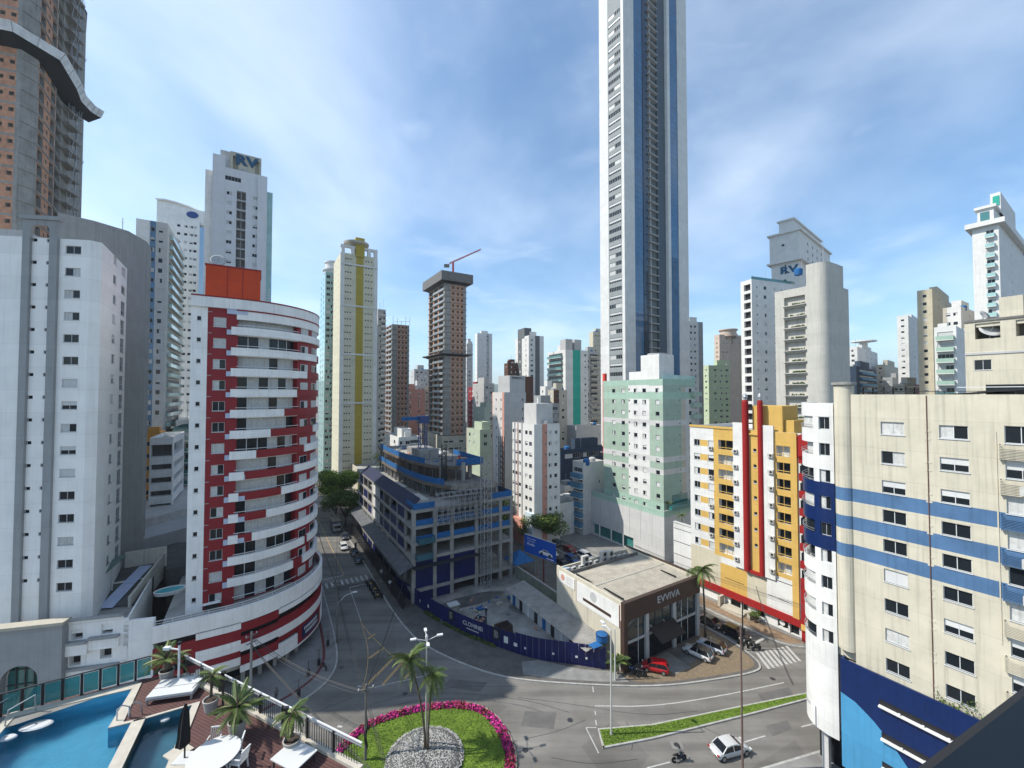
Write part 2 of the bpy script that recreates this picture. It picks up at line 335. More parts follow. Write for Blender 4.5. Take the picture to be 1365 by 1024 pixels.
# ================================================================ the setting
ASPH = mat('asphalt', (.16, .152, .138), .85, 0, .26, .16, 0, .35, 9, .3)
def asphalt_wear():
    m = ASPH; N = m.node_tree.nodes; Lk = m.node_tree.links; b = N['Principled BSDF']; src = b.inputs['Base Color'].links[0].from_socket
    ge = N.new('ShaderNodeNewGeometry'); mp = N.new('ShaderNodeMapping'); mp.inputs['Rotation'].default_value = (0, 0, math.radians(-14)); mp.inputs['Scale'].default_value = (.05, .7, 1)
    Lk.new(ge.outputs['Position'], mp.inputs[0]); nz = N.new('ShaderNodeTexNoise'); nz.inputs['Scale'].default_value = .8; nz.inputs['Detail'].default_value = 6; Lk.new(mp.outputs[0], nz.inputs['Vector'])
    mr = N.new('ShaderNodeMapRange'); mr.inputs[1].default_value = .35; mr.inputs[2].default_value = .7; mr.inputs[3].default_value = .82; mr.inputs[4].default_value = 1.3; Lk.new(nz.outputs['Fac'], mr.inputs[0])
    vs = N.new('ShaderNodeVectorMath'); vs.operation = 'SCALE'; Lk.new(src, vs.inputs[0]); Lk.new(mr.outputs[0], vs.inputs['Scale']); Lk.new(vs.outputs[0], b.inputs['Base Color'])
    vo = N.new('ShaderNodeTexVoronoi'); vo.inputs['Scale'].default_value = .16; vo.inputs['Randomness'].default_value = .8; Lk.new(ge.outputs['Position'], vo.inputs['Vector'])
    sp = N.new('ShaderNodeSeparateColor'); Lk.new(vo.outputs['Color'], sp.inputs[0]); m2 = N.new('ShaderNodeMapRange'); m2.inputs[1].default_value = .8; m2.inputs[2].default_value = .82; m2.inputs[3].default_value = 1; m2.inputs[4].default_value = .86; Lk.new(sp.outputs[0], m2.inputs[0])
    v2 = N.new('ShaderNodeVectorMath'); v2.operation = 'SCALE'; Lk.new(vs.outputs[0], v2.inputs[0]); Lk.new(m2.outputs[0], v2.inputs['Scale']); Lk.new(v2.outputs[0], b.inputs['Base Color'])
asphalt_wear()
PAVE = mat('pavement_concrete', (.21, .205, .195), .9, 0, .28, .5, 0, .2, 8, .2); KERB = mat('kerb_concrete', (.36, .355, .33), .85, 0, .3, 1.5)
CITY = mat('city_ground', (.17, .17, .16), .9, 0, .35, .02, 0, .2, 2, .2)
LINEW = mat('road_paint_white', (.44, .44, .42), .7, 0, .5, 5); LINEY = mat('road_paint_ochre', (.46, .30, .13), .7, 0, .3, 2.5)
TACT = mat('tactile_red', (.13, .03, .03), .85, 0, .3, 2)
struct(MB().box(-6000, 6000, -2000, 7000, -1, -.004).build('ground', CITY))
road = struct(MB().prism([P(-140, -80), P(220, -80), P(220, 420), P(-140, 420)], -.5, 0).build('road', ASPH))
def block(name, pts, z=.14, m=PAVE):
    w = [P(*q) for q in pts]
    o = struct(MB().prism(w, -.4, z).build(name, m)); return o
def kerb(pts, parent, w=.24, z=.145):
    path = [P(*q) for q in pts]; mb = MB(); strip(mb, path, -.2, z, -w/2+.05, w/2+.05); return mb.build('kerb', KERB, parent)
def smooth(pts, it=2):
    for _ in range(it):
        o = [pts[0]]
        for a, b in zip(pts, pts[1:]):
            o.append((a[0]*.75+b[0]*.25, a[1]*.75+b[1]*.25)); o.append((a[0]*.25+b[0]*.75, a[1]*.25+b[1]*.75))
        o.append(pts[-1]); pts = o
    return pts
K1 = [(-139, 15), (-40, 46), (-12, 55.5), (.9, 59.3), (6.9, 61.7), (9.6, 64.5), (10.8, 68.5), (11.3, 78), (11.6, 95), (11.7, 419)]
K1 = [K1[0]]+smooth(K1[1:-1])+[K1[-1]]
K1r = K1[::-1]                                   # outward (road) side is on the right of the reversed path? handled by prism only
b1 = block('pavement', K1+[(-139, 419)])
kerb(K1, b1)
K2 = [(21.8, 419), (21.8, 97), (21.5, 80), (22.0, 69), (23.4, 62.8), (27.8, 54.1), (31.8, 49.4), (39.8, 43.4), (47.3, 38.4), (55.9, 35.0), (62.2, 33.0), (64.0, 34.0), (64.9, 36), (65.9, 40), (66.0, 60), (66, 419)]
K2 = [K2[0]]+smooth(K2[1:-1])+[K2[-1]]
b2 = block('pavement', K2, m=mat('dark_pavement', (.115, .108, .10), .9, 0, .3, .6, 0, .3, 9, .2)); kerb(K2, b2)
K3 = [(71.7, 419), (71.7, 37), (72.3, 34.2), (74.5, 31.6), (90, 26), (219, -20)]
K3 = [K3[0]]+smooth(K3[1:-1])+[K3[-1]]
b3 = block('pavement', K3+[(219, 419)]); kerb(K3, b3)
def tan_walk():
    mb = MB(); mb.face([(*P(*q), .146) for q in [(72.2, 60), (72.2, 36.5), (73, 34), (75.2, 32.6), (75.2, 60)]]); mb.build('brick_walk', mat('tan_pavers', (.24, .17, .11), .9, 0, .3, 2.0, 0, .3, 14, .2), b3)
tan_walk()
K4 = [(36, -79), (36, 27.6), (46.9, 24.3), (56, 21.7), (120, -1), (219, -38)]
b4 = block('pavement', K4+[(219, -79)][:1]); kerb(K4, b4)
def sheet(name, pts, z, m, parent=None):
    mb = MB(); mb.face([(*q, z) for q in pts]); return mb.build(name, m, parent)
# red tactile line on the round corner pavement
mb = MB(); strip(mb, [P(*q) for q in smooth([(-6, 59.2), (.5, 61.5), (5.6, 63.6), (8.1, 66.2), (9.2, 70), (9.6, 80), (9.8, 110)])], .13, .146, -.2, .2); mb.build('tactile_line', TACT, b1)
# pavement slabs in front of the red building: broad joints
mb = MB()
for k in range(26):
    t = k/25*78; c = path_at([P(*q) for q in K1[6:]], t+1)
    (x, y), a = c; n = (-math.sin(a), math.cos(a)); mb.beam((x+n[0]*.3, y+n[1]*.3, .142), (x+n[0]*3.2, y+n[1]*3.2, .142), .05, .006)
mb.build('slab_joint', CONCD, b1)
# markings -------------------------------------------------
def line(pts, w, m, name='road_line', z=.004):
    path = smooth([G(*q) for q in pts], 2) if len(pts) > 2 else [G(*q) for q in pts]
    A = side(path, -w/2); B = side(path, w/2); mb = MB()
    for i in range(len(path)-1): mb.face([(*B[i], z), (*B[i+1], z), (*A[i+1], z), (*A[i], z)])
    return mb.build(name, m, road)
def grid_line(a, b, w, m, name='road_line', z=.004):
    A, B = Vector(P(*a)), Vector(P(*b)); d = (B-A).normalized(); n = Vector((-d.y, d.x))*w/2
    mb = MB(); mb.face([(*(A-n), z), (*(B-n), z), (*(B+n), z), (*(A+n), z)]); return mb.build(name, m, road)
for k in range(9): v = 12.6+k*1.0; grid_line((v, 93.4), (v, 96.0), .45, LINEW, 'zebra_stripe')
grid_line((12.2, 98.2), (16.4, 98.2), .35, LINEW, 'stop_line'); grid_line((16.6, 91.4), (21, 91.4), .3, LINEW, 'stop_line')
grid_line((16.6, 98.2), (16.6, 260), .14, LINEY); grid_line((16.5, 91.4), (15.9, 77), .14, LINEW)
line([(480, 828), (492, 845), (520, 872), (556, 902)], .14, LINEY); line([(482, 833), (491, 862), (490, 892), (482, 922)], .12, LINEY); line([(482, 922), (512, 913), (567, 901)], .14, LINEW)
for a, b in (((490, 852), (500, 845)), ((491, 878), (513, 863)), ((484, 918), (528, 874)), ((510, 913), (537, 882)), ((539, 905), (552, 892))): line([a, b], .42, LINEY, 'chevron_bar')
line([(793, 941), (870, 942), (960, 928), (1045, 910)], .16, LINEW); line([(790, 915), (791, 923)], .14, LINEW); line([(793, 948), (794, 953)], .14, LINEW); line([(794, 960), (795, 967)], .14, LINEW)
line([(990, 990), (1020, 981)], .16, LINEW); line([(862, 1024), (893, 1016)], .16, LINEW); line([(1068, 969), (1100, 961)], .16, LINEW)
line([(781, 970), (798, 1004)], .12, LINEW); line([(781, 970), (795, 970)], .12, LINEW)
line([(420, 915), (424, 915)], .3, LINEW); line([(477, 915), (482, 915)], .3, LINEW); line([(450, 968), (456, 969)], .3, LINEW)
for k in range(9):
    t = k/8; a = (1011+t*62, 893-t*20) ; b = (1000+t*50, 874-t*12)
    a = G(1024.5+t*48, 892-t*17); b = G(1012+t*44, 877-t*10)
for k in range(8): v0 = 65.1+k*.82; grid_line((v0-1.1, 32.6-k*.22), (v0+1.2, 35.6-k*.22), .42, LINEW, 'zebra_stripe')
grid_line((66.3, 37.2), (71.3, 37.0), .4, LINEW, 'stop_line'); grid_line((66.4, 37.4), (66.4, 58), .12, LINEW)
mh = MB().box(-.65, .65, -.55, .55, .002, .008).build('manhole_surround', PAVE, road, (*G(902, 993), 0)); MB().lathe([(.33, .004), (.33, .012)], 14).build('manhole_cover', ALUD, road, (*G(902, 993), 0))
TAR = mat('tar_seam', (.035, .035, .035), .6, 0, .3, 2); PATCH = mat('asphalt_patch', (.115, .111, .105), .85, 0, .25, .5, 0, .3, 9)
def seam(pts, w=.07, m=TAR, nm='tar_seam', z=.003): line(pts, w, m, nm, z)
for q in ([(690, 930), (760, 938), (860, 955), (930, 948)], [(835, 962), (845, 985), (842, 1000)], [(700, 985), (745, 975), (780, 960)], [(935, 968), (975, 988), (990, 1000)], [(520, 930), (600, 915), (690, 915)], [(395, 968), (430, 945), (470, 930)], [(735, 1010), (790, 1020), (850, 1012)]): seam(q)
for a in ([(700, 948), (742, 950), (738, 972), (694, 968)], [(1010, 925), (1052, 916), (1058, 928), (1018, 938)], [(600, 905), (650, 910), (640, 922), (590, 916)], [(380, 950), (405, 940), (415, 950), (390, 962)], [(1020, 968), (1050, 960), (1056, 972), (1030, 982)]): sheet('asphalt_patch', [G(*q) for q in a], .0025, PATCH, road)
for q in ((760, 960), (540, 925), (455, 890), (1030, 905), (700, 1000)): MB().lathe([(.36, .002), (.36, .008)], 14).build('manhole_cover', ALUD, road, (*G(*q), 0))
TYR = mat('tyre_mark', (.11, .108, .105), .7, 0, .5, 3)
for q in ([(450, 975), (470, 950), (520, 930), (600, 922), (700, 932), (760, 950)], [(458, 985), (478, 962), (525, 938), (600, 929), (690, 938), (740, 955)]): seam(q, .16, TYR, 'tyre_mark', .002)
# planted traffic island -------------------------------------
GRASS = mat('lawn', (.115, .185, .025), .9, 0, .35, .9, 0, .7, 22, .15); SOIL = mat('bed_soil', (.05, .035, .025), .95, 0, .3, 2)
isl = [G(450, 1000), G(475, 975), G(500, 960), G(560, 942), G(620, 938), G(655, 950), G(680, 985), G(688, 1024), (-1, 40), (-6, 36), (-13, 36.2), (-18, 40), (-20.5, 44)]
def closed_smooth(p, it=2):
    for _ in range(it): p = [q for i in range(len(p)) for q in ((p[i][0]*.75+p[(i+1) % len(p)][0]*.25, p[i][1]*.75+p[(i+1) % len(p)][1]*.25), (p[i][0]*.25+p[(i+1) % len(p)][0]*.75, p[i][1]*.25+p[(i+1) % len(p)][1]*.75))]
    return p
isl = closed_smooth(isl)[::-1]                       # clockwise given -> make CCW
def area(p): return sum(p[i-1][0]*p[i][1]-p[i][0]*p[i-1][1] for i in range(len(p)))/2
if area(isl) < 0: isl = isl[::-1]
isl = [(-10+(x+10)*1.03, 45.5+(y-45.5)*1.03) for x, y in isl]
ISL = struct(MB().prism(isl, -.3, .12).build('traffic_island', SOIL))
mb = MB(); ring = isl+[isl[0]]; strip(mb, ring, -.2, .2, -.28, .02); mb.build('kerb', mat('kerb_cream', (.42, .355, .25), .85, 0, .25, 1.5), ISL)
lawn = offset(isl, 1.25); mb = MB(); mb.prism(lawn, .1, .26); mb.build('lawn', GRASS, ISL)
# grass tufts and the flowers in the bed
def scatter(name, pts, mats, size, label, cat, up=.6, n=1):
    mb = MB()
    for (x, y, z) in pts:
        for _ in range(n):
            a = random.uniform(0, 6.28); s = size*random.uniform(.6, 1.4); t = random.uniform(-.5, .5)
            d = Vector((math.cos(a), math.sin(a), t))*s; e = Vector((-math.sin(a)*.6, math.cos(a)*.6, up))*s
            p = Vector((x, y, z))+Vector((random.uniform(-1, 1), random.uniform(-1, 1), random.uniform(-.3, 1)))*size*.8
            mb.face([p-d*.5-e*.3, p+d*.5-e*.3, p+d*.5+e*.5, p-d*.5+e*.5], random.randrange(len(mats)))
    o = mb.build(name, mats); tag(o, label, cat, kind='stuff'); return o
FL = [mat('magenta_petals', (.42, .012, .17), .7, 0, .2, 6), mat('crimson_petals', (.25, .01, .045), .7, 0, .2, 6), mat('pink_petals', (.60, .03, .30), .7, 0, .2, 6), mat('dark_leaves', (.05, .035, .02), .8, 0, .2, 6)]
pts = []; fk = [[], [], []]
mid = offset(isl, .75); cl = mid+[mid[0]]; TL = path_len(cl)
for k in range(5200):
    s = random.uniform(0, TL); (x, y), a = path_at(cl, s); w = random.uniform(-.5, .5); z = .2+.28*(1-abs(w)*1.6)*random.uniform(.5, 1)
    g = .5+.5*math.sin(s*.55)+.5*math.sin(s*1.7+1); c = 2 if g > .95 and random.random() < .7 else (1 if g < .35 and random.random() < .75 else 0)
    fk[c].append((x-math.sin(a)*w, y+math.cos(a)*w, z))
for c, nm in ((0, 'magenta'), (1, 'dark crimson'), (2, 'bright pink')):
    scatter('flower_bed', fk[c], [FL[c], FL[c], FL[c], FL[3]], .2, nm+' low flowers planted in a ring round the lawn island', 'flowers', .5, 2)
GT = [mat('grass_blade_a', (.135, .21, .025), .9, 0, .2, 2), mat('grass_blade_b', (.085, .14, .018), .9, 0, .2, 2)]
lw = offset(isl, 1.35); x0, x1 = min(p[0] for p in lw), max(p[0] for p in lw); y0, y1 = min(p[1] for p in lw), max(p[1] for p in lw)
def inside(p, poly):
    r = False
    for i in range(len(poly)):
        a, b = poly[i-1], poly[i]
        if (a[1] > p[1]) != (b[1] > p[1]) and p[0] < (b[0]-a[0])*(p[1]-a[1])/(b[1]-a[1])+a[0]: r = not r
    return r
pts = []
while len(pts) < 9000:
    q = (random.uniform(x0, x1), random.uniform(43.5, y1))
    if inside(q, lw): pts.append((*q, .27))
scatter('grass', pts, GT, .09, 'short green grass covering the lawn of the oval island', 'grass', .7)
# white pebble mound
PEB = [mat('white_pebble', (.46, .455, .43), .8, 0, .15, 4), mat('grey_pebble', (.30, .30, .28), .8, 0, .2, 4)]
mc = G(567, 1002); mo = MB(); mr0 = 4.25
prof = [(mr0, .1), (mr0*.98, .35), (mr0*.86, .62), (mr0*.55, .85), (mr0*.2, .95), (.05, .97)]
mo.lathe(prof, 30); mound = mo.build('stone_mound', mat('mound_gravel', (.10, .10, .095), .95, 0, .4, 3, 0, .5, 10), ISL, (mc[0]+.2, mc[1]-1.2, .1), smooth=True)
mb = MB()
def mh_(r): return .97-.62*(r/mr0)**2.4
for k in range(3600):
    r = mr0*math.sqrt(random.random()); a = random.uniform(0, 6.28); s = random.uniform(.05, .105); c = Vector((r*math.cos(a), r*math.sin(a), mh_(r)+.03)); t = random.uniform(0, 3); ix = len(mb.v)
    for q in ((1, 0, 0), (0, 1, 0), (-1, 0, 0), (0, -1, 0), (0, 0, .7), (0, 0, -.7)):
        x = q[0]*math.cos(t)-q[1]*math.sin(t); y = q[0]*math.sin(t)+q[1]*math.cos(t); mb.v.append((c.x+x*s, c.y+y*s*.8, c.z+q[2]*s))
    mi = 1 if random.random() < .22 else 0
    for f in ((0, 1, 4), (1, 2, 4), (2, 3, 4), (3, 0, 4), (1, 0, 5), (2, 1, 5), (3, 2, 5), (0, 3, 5)): mb.f.append(tuple(ix+i for i in f)); mb.m.append(mi)
pb = mb.build('pebbles', PEB, ISL, (mc[0]+.2, mc[1]-1.2, .1)); pb['kind'] = 'stuff'
# grass splitter island between the carriageways
K5 = [(33.6, 35.2), (39.5, 33.1), (52.8, 29.2), (61.8, 26.7), (90, 17.5), (140, 0), (140.3, .6), (90, 18.3), (62.5, 27.5), (52, 31), (41, 34.6), (35.0, 37.5)]
ms = struct(MB().prism([P(*q) for q in K5], -.3, .13).build('median_strip', PAVE))
mp5 = [P(*q) for q in K5]; mb = MB(); strip(mb, mp5+[mp5[0]], -.2, .17, -.22, .02); mb.build('kerb', KERB, ms)
mb = MB(); mb.prism(offset(mp5, .2), .1, .2); mb.build('lawn', GRASS, ms)
pts = []
while len(pts) < 3500:
    v = 33.6+(random.random()**1.5)*30; q = P(v, random.uniform(26, 38))
    if inside(q, offset(mp5, .3)): pts.append((*q, .21))
scatter('grass', pts, GT, .09, 'short grass on the pointed strip between the two carriageways', 'grass', .7)
# shop forecourt and building-site yard
BRK = mat('brown_pavers', (.19, .148, .10), .9, 0, .3, 3.0, 0, .4, 14, .2)
fc = [P(*q) for q in smooth([(44.6, 42.6), (44.6, 41.2), (47.5, 39.0), (55.9, 35.6), (61.8, 33.7), (63.6, 34.5), (64.5, 36.5), (65.2, 40)])]+[P(65.3, 60), P(62.6, 60), P(62.6, 42.6)]
struct(sheet('forecourt', fc, .146, BRK))
struct(sheet('concrete_ramp', [P(48.6, 42.9), P(48.9, 38.5), P(53.4, 37.8), P(54.2, 42.9)][::-1] if False else [P(50.2, 42.9), P(51.2, 38.9), P(54.3, 38.6), P(54.6, 42.9)], .150, mat('forecourt_concrete', (.2, .2, .19), .85, 0, .25, .8)))
struct(sheet('parking_asphalt', [P(54.6, 42.9), P(54.3, 39.0), P(57.6, 39.4), P(58.8, 42.9)], .149, ASPH))
YARD = mat('site_concrete', (.28, .275, .255), .9, 0, .45, .22, 0, .3, 6, .2)
struct(sheet('yard', [P(*q) for q in [(26.4, 79), (26.7, 75), (29.9, 64), (32.7, 58.5), (36, 52.8), (43.3, 45.6), (44.9, 45.6), (44.9, 58.3), (52, 66), (52, 79)]], .148, YARD))
struct(sheet('light_pavement', [P(*q) for q in [(32.6, 50.2), (36.5, 46.6), (41, 43.3), (44.3, 41.2), (44.5, 43.6), (40.5, 46.6), (36.3, 51.6), (34.0, 52.6)]], .146, mat('light_slab', (.22, .22, .21), .9, 0, .25, .8)))
# hills behind the town
hm = mat('forest_hill', (.035, .07, .03), .95, 0, .35, .01, 0, .6, .03)
mb = MB(); n = 60
for i in range(n):
    a0 = math.radians(18+i/n*140); a1 = math.radians(18+(i+1)/n*140)
    def hz(t): return 95+120*abs(math.sin(t*3.1+.6))+70*math.sin(t*7.3)+35*math.sin(t*17)
    r = 3600; p = lambda t, rr: (rr*math.cos(t), rr*math.sin(t))
    mb.face([(*p(a0, r), -2), (*p(a1, r), -2), (*p(a1, r+700), hz(a1)), (*p(a0, r+700), hz(a0))]); mb.face([(*p(a0, r+700), hz(a0)), (*p(a1, r+700), hz(a1)), (*p(a1, r+2200), -2), (*p(a0, r+2200), -2)])
struct(mb.build('hills', hm, smooth=True))
# ================================================================ towers of the town: one builder
FM = math.radians
def tw(name, label, xl, xc, xr, ytop, Y, wm, L=(), F=(), win=(1.3, 1.2), fl=2.9, rot=31.5, side_='L', z0=0, zmin=4, group=None, Dm=14, Wm=14, stripes=(), bands=(), balc=(), st=None, top=.9, frame=ALU, small=False, parapet=.9, sub=False):
    """a rectangular tower from the pictures of its upright edges: xl | xc (near corner) | xr; floors fl high"""
    if side_ == 'L': rot = rot if xc > CX-FPX*math.tan(FM(rot))+30 else 31.5; rot = min(rot, math.degrees(math.atan(FPX/max(1, (xr or xc)+120-CX))) if (xr or xc) > CX else 99)
    r = FM(rot); c, s = math.cos(r), math.sin(r)
    p = D(xc, Y); v, u = p[0]*c+p[1]*s, -p[0]*s+p[1]*c; H = ZH(ytop, Y)
    if side_ == 'L':
        Dd = onv(xl, v, r)-u if xl is not None else Dm; Ww = onu(xr, u, r)-v if xr is not None else Wm
        o = (v, u); eL, eF = 3, 0
    else:
        Ww = v-onu(xl, u, r) if xl is not None else Wm; Dd = onv(xr, v, r)-u if xr is not None else Dm
        o = (v-Ww, u); eL, eF = 1, 0
    Dd = min(max(Dd, 4), 60); Ww = min(max(Ww, 4), 60)
    t = thing(name, label, 'building', (o[0]*c-o[1]*s, o[0]*s+o[1]*c, 0), r, group)
    b = Blk(t, rect(Ww, Dd), z0, H, [wm], parapet=parapet, frame=frame)
    t_top = H-top-fl/2; n = int((t_top-zmin)/fl)+1; zs = [t_top-k*fl for k in range(n)]
    for e, f0, f1, m in stripes:
        e_ = eL if e == 'L' else eF; W_ = b.L(e_); b.paint(e_, f0*W_, f1*W_, z0, H, m)
    for e, za, zb, m in bands:
        e_ = eL if e == 'L' else eF; b.paint(e_, 0, b.L(e_), za, zb, m)
    for e_, cols in ((eL, L), (eF, F)):
        W_ = b.L(e_)
        for z in zs:
            for q in cols:
                x = q if not isinstance(q, tuple) else q[0]; w, h = win if not isinstance(q, tuple) else q[1:3]
                b.win(e_, x*W_, z, w, h, ('small' if w < .8 else (st or None)), sub)
    for e, f0, f1, ms, mg, proud in balc:                 # balconies: dark opening, slab with parapet
        e_ = eL if e == 'L' else eF; W_ = b.L(e_); x0, x1 = f0*W_, f1*W_
        sm = MB().box(0, x1-x0, -proud, .02, -.12, .06).mesh('balcony_slab', ms); pm = MB().box(0, x1-x0, -proud, -proud+.1, .06, 1.05).box(0, .1, -proud+.1, -.02, .06, 1.05).box(x1-x0-.1, x1-x0, -proud+.1, -.02, .06, 1.05).mesh('balcony_front', mg)
        for z in zs:
            b.win(e_, (x0+x1)/2, z-.1, x1-x0-.3, 2.1, random.choice(['dark', 'dark', 'left', 'right', 'curt']))
            q = b.at(e_, x0); k = link('balcony_slab', sm, t, (*q, z-1.22), b.ang(e_)); link('balcony_front', pm, k)
    rs = random.Random(int(xc*7+Y)); zr_ = H-parapet
    for _ in range(rs.randint(1, 3)):
        x_, y_ = rs.uniform(.15, .85)*Ww, rs.uniform(.1, .7)*Dd; k_ = rs.random()
        if k_ < .45: MB().tube([(x_, y_, zr_), (x_, y_, H+rs.uniform(2, 6))], .06, 5).build('antenna', STEEL, t)
        elif k_ < .8 or Y in (128, 99): MB().lathe([(.9, zr_), (1.0, zr_+1.5), (.7, zr_+1.8)], 12).build('roof_tank', rs.choice([NETB, GREYL]), t, (x_, y_, 0))
        else: MB().box(x_, x_+2.2, y_, y_+1.8, zr_, H+1.6).build('plant_room', wm, t)
    b.H = H; b.W = Ww; b.Dd = Dd; b.t = t; b.eL = eL; b.eF = eF; b.zs = zs; return b
def penthouse(b, f0, f1, g0, g1, h, m, name='roof_house'):
    p = [(f0*b.W, g0*b.Dd), (f1*b.W, g0*b.Dd), (f1*b.W, g1*b.Dd), (f0*b.W, g1*b.Dd)]
    k = Blk(b.t, p, b.H-.9, b.H+h, [m], name=name, parapet=.3); return k
# ---------------------------------------------------------------- far and middle towers
# mustard-striped tower and neighbours, left of the middle
b = tw('apartment_tower', 'tall cream tower with mustard stripe up its front and ring crown', 443, 452, 502, 336, 175, wallm('pale_ivory_render', (.56, .53, .40)), L=(.3, .7), F=(.14, .2, .27, .68, .75, .83), win=(.6, .6), fl=2.9, rot=8, stripes=[('F', 0, .1, WHITE), ('F', .9, 1, WHITE), ('F', .41, .61, GOLD)])
for z in (96, 78, 57, 36): b.box(0, 0, b.W, z, z+.7, .25, WHITE, 'floor_band')
for f in (.02, .28, .72, .9): b.box(0, f*b.W, f*b.W+1.4, b.H, b.H+2.6, 0, WHITE, 'roof_pier', 1.4)
b.box(0, 0, b.W, b.H+2.6, b.H+3.6, 0, WHITE, 'roof_beam', 1.4)
b.box(0, .39*b.W, .63*b.W, b.H-.9, b.H+7.5, .5, GOLD, 'crown_core', 4)
MB().lathe([(3.2, b.H+4.2), (5.2, b.H+5.0), (5.4, b.H+5.8), (3.0, b.H+6.2)], 24).build('crown_ring', STONE, b.t, (b.W*.45, 3.2, 0)); b.build()
b = tw('apartment_tower', 'slim teal glass tower with round crown beside the mustard-striped tower', 425, 432, 452, 362, 200, GLASSP, F=(.2, .5, .8), L=(.3, .7), win=(1.6, 1.4), balc=[('F', .45, .95, WHITE, GLASSP, .9)], rot=0)
MB().lathe([(4.6, b.H), (4.6, b.H+.8), (5.2, b.H+1.6), (5.2, b.H+2.2), (4.0, b.H+2.4), (4.0, b.H+5.2), (4.4, b.H+5.4), (4.4, b.H+6)], 28, 0).build('round_crown', WHITE, b.t, (4.4, 4.4, 0)); b.build()
b = tw('apartment_tower', 'pale balconied tower peeking out behind the mustard-striped tower', 500, 503, 512, 412, 215, GREYL, F=(.3,), L=(), win=(1.2, 1.2), balc=[('F', .4, 1.0, WHITE, WHITE, 1.0)], rot=5); b.build()
b = tw('parking_podium', 'long cream podium under the mustard-striped tower along the dark street', 455, 499, 560, 640, 143, CREAM, L=(.2, .5, .8), win=(2.2, .9), fl=3.4, zmin=3, stripes=[('L', .55, .75, wallm('olive_panel', (.25, .24, .09)))]); b.build()
for k in range(7): b.box(0, 1+k*3.2, 1.2+k*3.2, b.H, b.H+1.5, 0, STEEL, 'roof_post', .2)
MB().box(4, 9, 3, 8, b.H-.85, b.H-.5).build('roof_pool', mat('pool_water_far', (.04, .30, .55), .1, 0, .1), b.t)
# two towers under construction in the middle
def raw_tower(name, label, xl, xc, xr, ytop, Y, rot, skirts, shade=1, fl=2.95):
    rot = 31.5
    r = FM(rot); c, s = math.cos(r), math.sin(r); p = D(xc, Y); v, u = p[0]*c+p[1]*s, -p[0]*s+p[1]*c
    Dd = onv(xl, v, r)-u; Ww = onu(xr, u, r)-v; H = ZH(ytop, Y); t = thing(name, label, 'building', (*p, 0), r)
    b = Blk(t, rect(Ww, Dd), 0, H, [CONC], parapet=.2, roof=CONC); n = int(H/fl)-1
    sl = MB().box(-.35, Ww+.3, -.35, Dd+.3, -.12, .12).mesh('floor_slab', CONC); rl = MB().box(-.3, -.24, .4, Dd*.7, .2, 1.1).mesh('guard_rail', STEEL)
    bays = [(.30, .46), (.50, .66)]
    for k in range(1, n+1):
        z = H-k*fl; last = z < 14
        for f0, f1 in ((.05, .3), (.36, .6), (.66, .93)):
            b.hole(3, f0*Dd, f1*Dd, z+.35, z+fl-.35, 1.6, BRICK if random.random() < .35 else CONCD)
        for f0, f1 in bays:
            b.paint(0, f0*Ww, f1*Ww, z+.2, z+fl-.2, BRICK)
        b.paint(0, .68*Ww, .86*Ww, z+.2, z+fl-.2, BRICK)
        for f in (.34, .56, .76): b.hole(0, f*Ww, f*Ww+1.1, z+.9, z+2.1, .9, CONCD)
        for f0, f1 in ((0, .05), (.3, .36), (.6, .66)): b.paint(3, f0*Dd, f1*Dd, z+.2, z+fl-.2, BRICK)
        o = link('floor_slab', sl, t, (0, 0, z)); link('guard_rail', rl, o)
    for zz, w, h, up in skirts:
        mb = MB(); q0 = offset(rect(Ww, Dd), -.35); q1 = offset(rect(Ww, Dd), -w)
        for i in range(4): j = (i+1) % 4; mb.face([(*q0[i], zz), (*q0[j], zz), (*q1[j], zz+h), (*q1[i], zz+h)]); mb.face([(*q1[i], zz+h), (*q1[j], zz+h), (*q1[j], zz+h+up), (*q1[i], zz+h+up)], 1)
        mb.build('safety_skirt', [BLACK, mat('grey_mesh_net', (.15, .145, .14), .8, 0, .35, 1.5)], t)
    b.build(); return t, b, Ww, Dd, H
t, b, Ww, Dd, H = raw_tower('unfinished_tower', 'raw concrete and brick tower with netted crown and a red crane on top', 571, 592, 621, 362, 200, 25, [])
for zz, w, up in ((ZH(375, 200), 2.6, 4.5), (ZH(472, 200), 2.6, .4)):
    q1 = offset(rect(Ww, Dd), -w); q0 = offset(rect(Ww, Dd), -.4); mb = MB()
    for i in range(4):
        j = (i+1) % 4; mb.face([(*q0[i], zz-.9), (*q0[j], zz-.9), (*q1[j], zz), (*q1[i], zz)]); mb.face([(*q1[i], zz), (*q1[j], zz), (*q1[j], zz+up), (*q1[i], zz+up)], 1)
    mb.build('safety_skirt', [BLACK, mat('grey_mesh_net', (.15, .145, .14), .8, 0, .35, 1.5)], t)
REDC = mat('red_crane_paint', (.45, .05, .06), .5)
cr = thing('tower_crane', 'small red crane with raised jib on the unfinished tower', 'crane', (t.location.x+3, t.location.y+8, H))
MB().beam((0, 0, -.5), (0, 0, 7), .9).build('mast', REDC, cr); mb = MB(); a = Vector((-2, 0, 6.2)); e = Vector((14, 0, 13.5))
for o in ((0, .4, 0), (0, -.4, 0), (0, 0, .7)): mb.beam(a+Vector(o), e+Vector(o)*.4, .16)
for k in range(14): p0 = a.lerp(e, k/14); p1 = a.lerp(e, (k+1)/14); mb.beam(p0+Vector((0, .4, 0)), p1+Vector((0, 0, .7)), .1); mb.beam(p0+Vector((0, -.4, 0)), p1+Vector((0, 0, .7)), .1)
mb.build('jib', REDC, cr); MB().box(-4.5, -2, -.7, .7, 4.6, 6).build('counterweight', CONCD, cr)
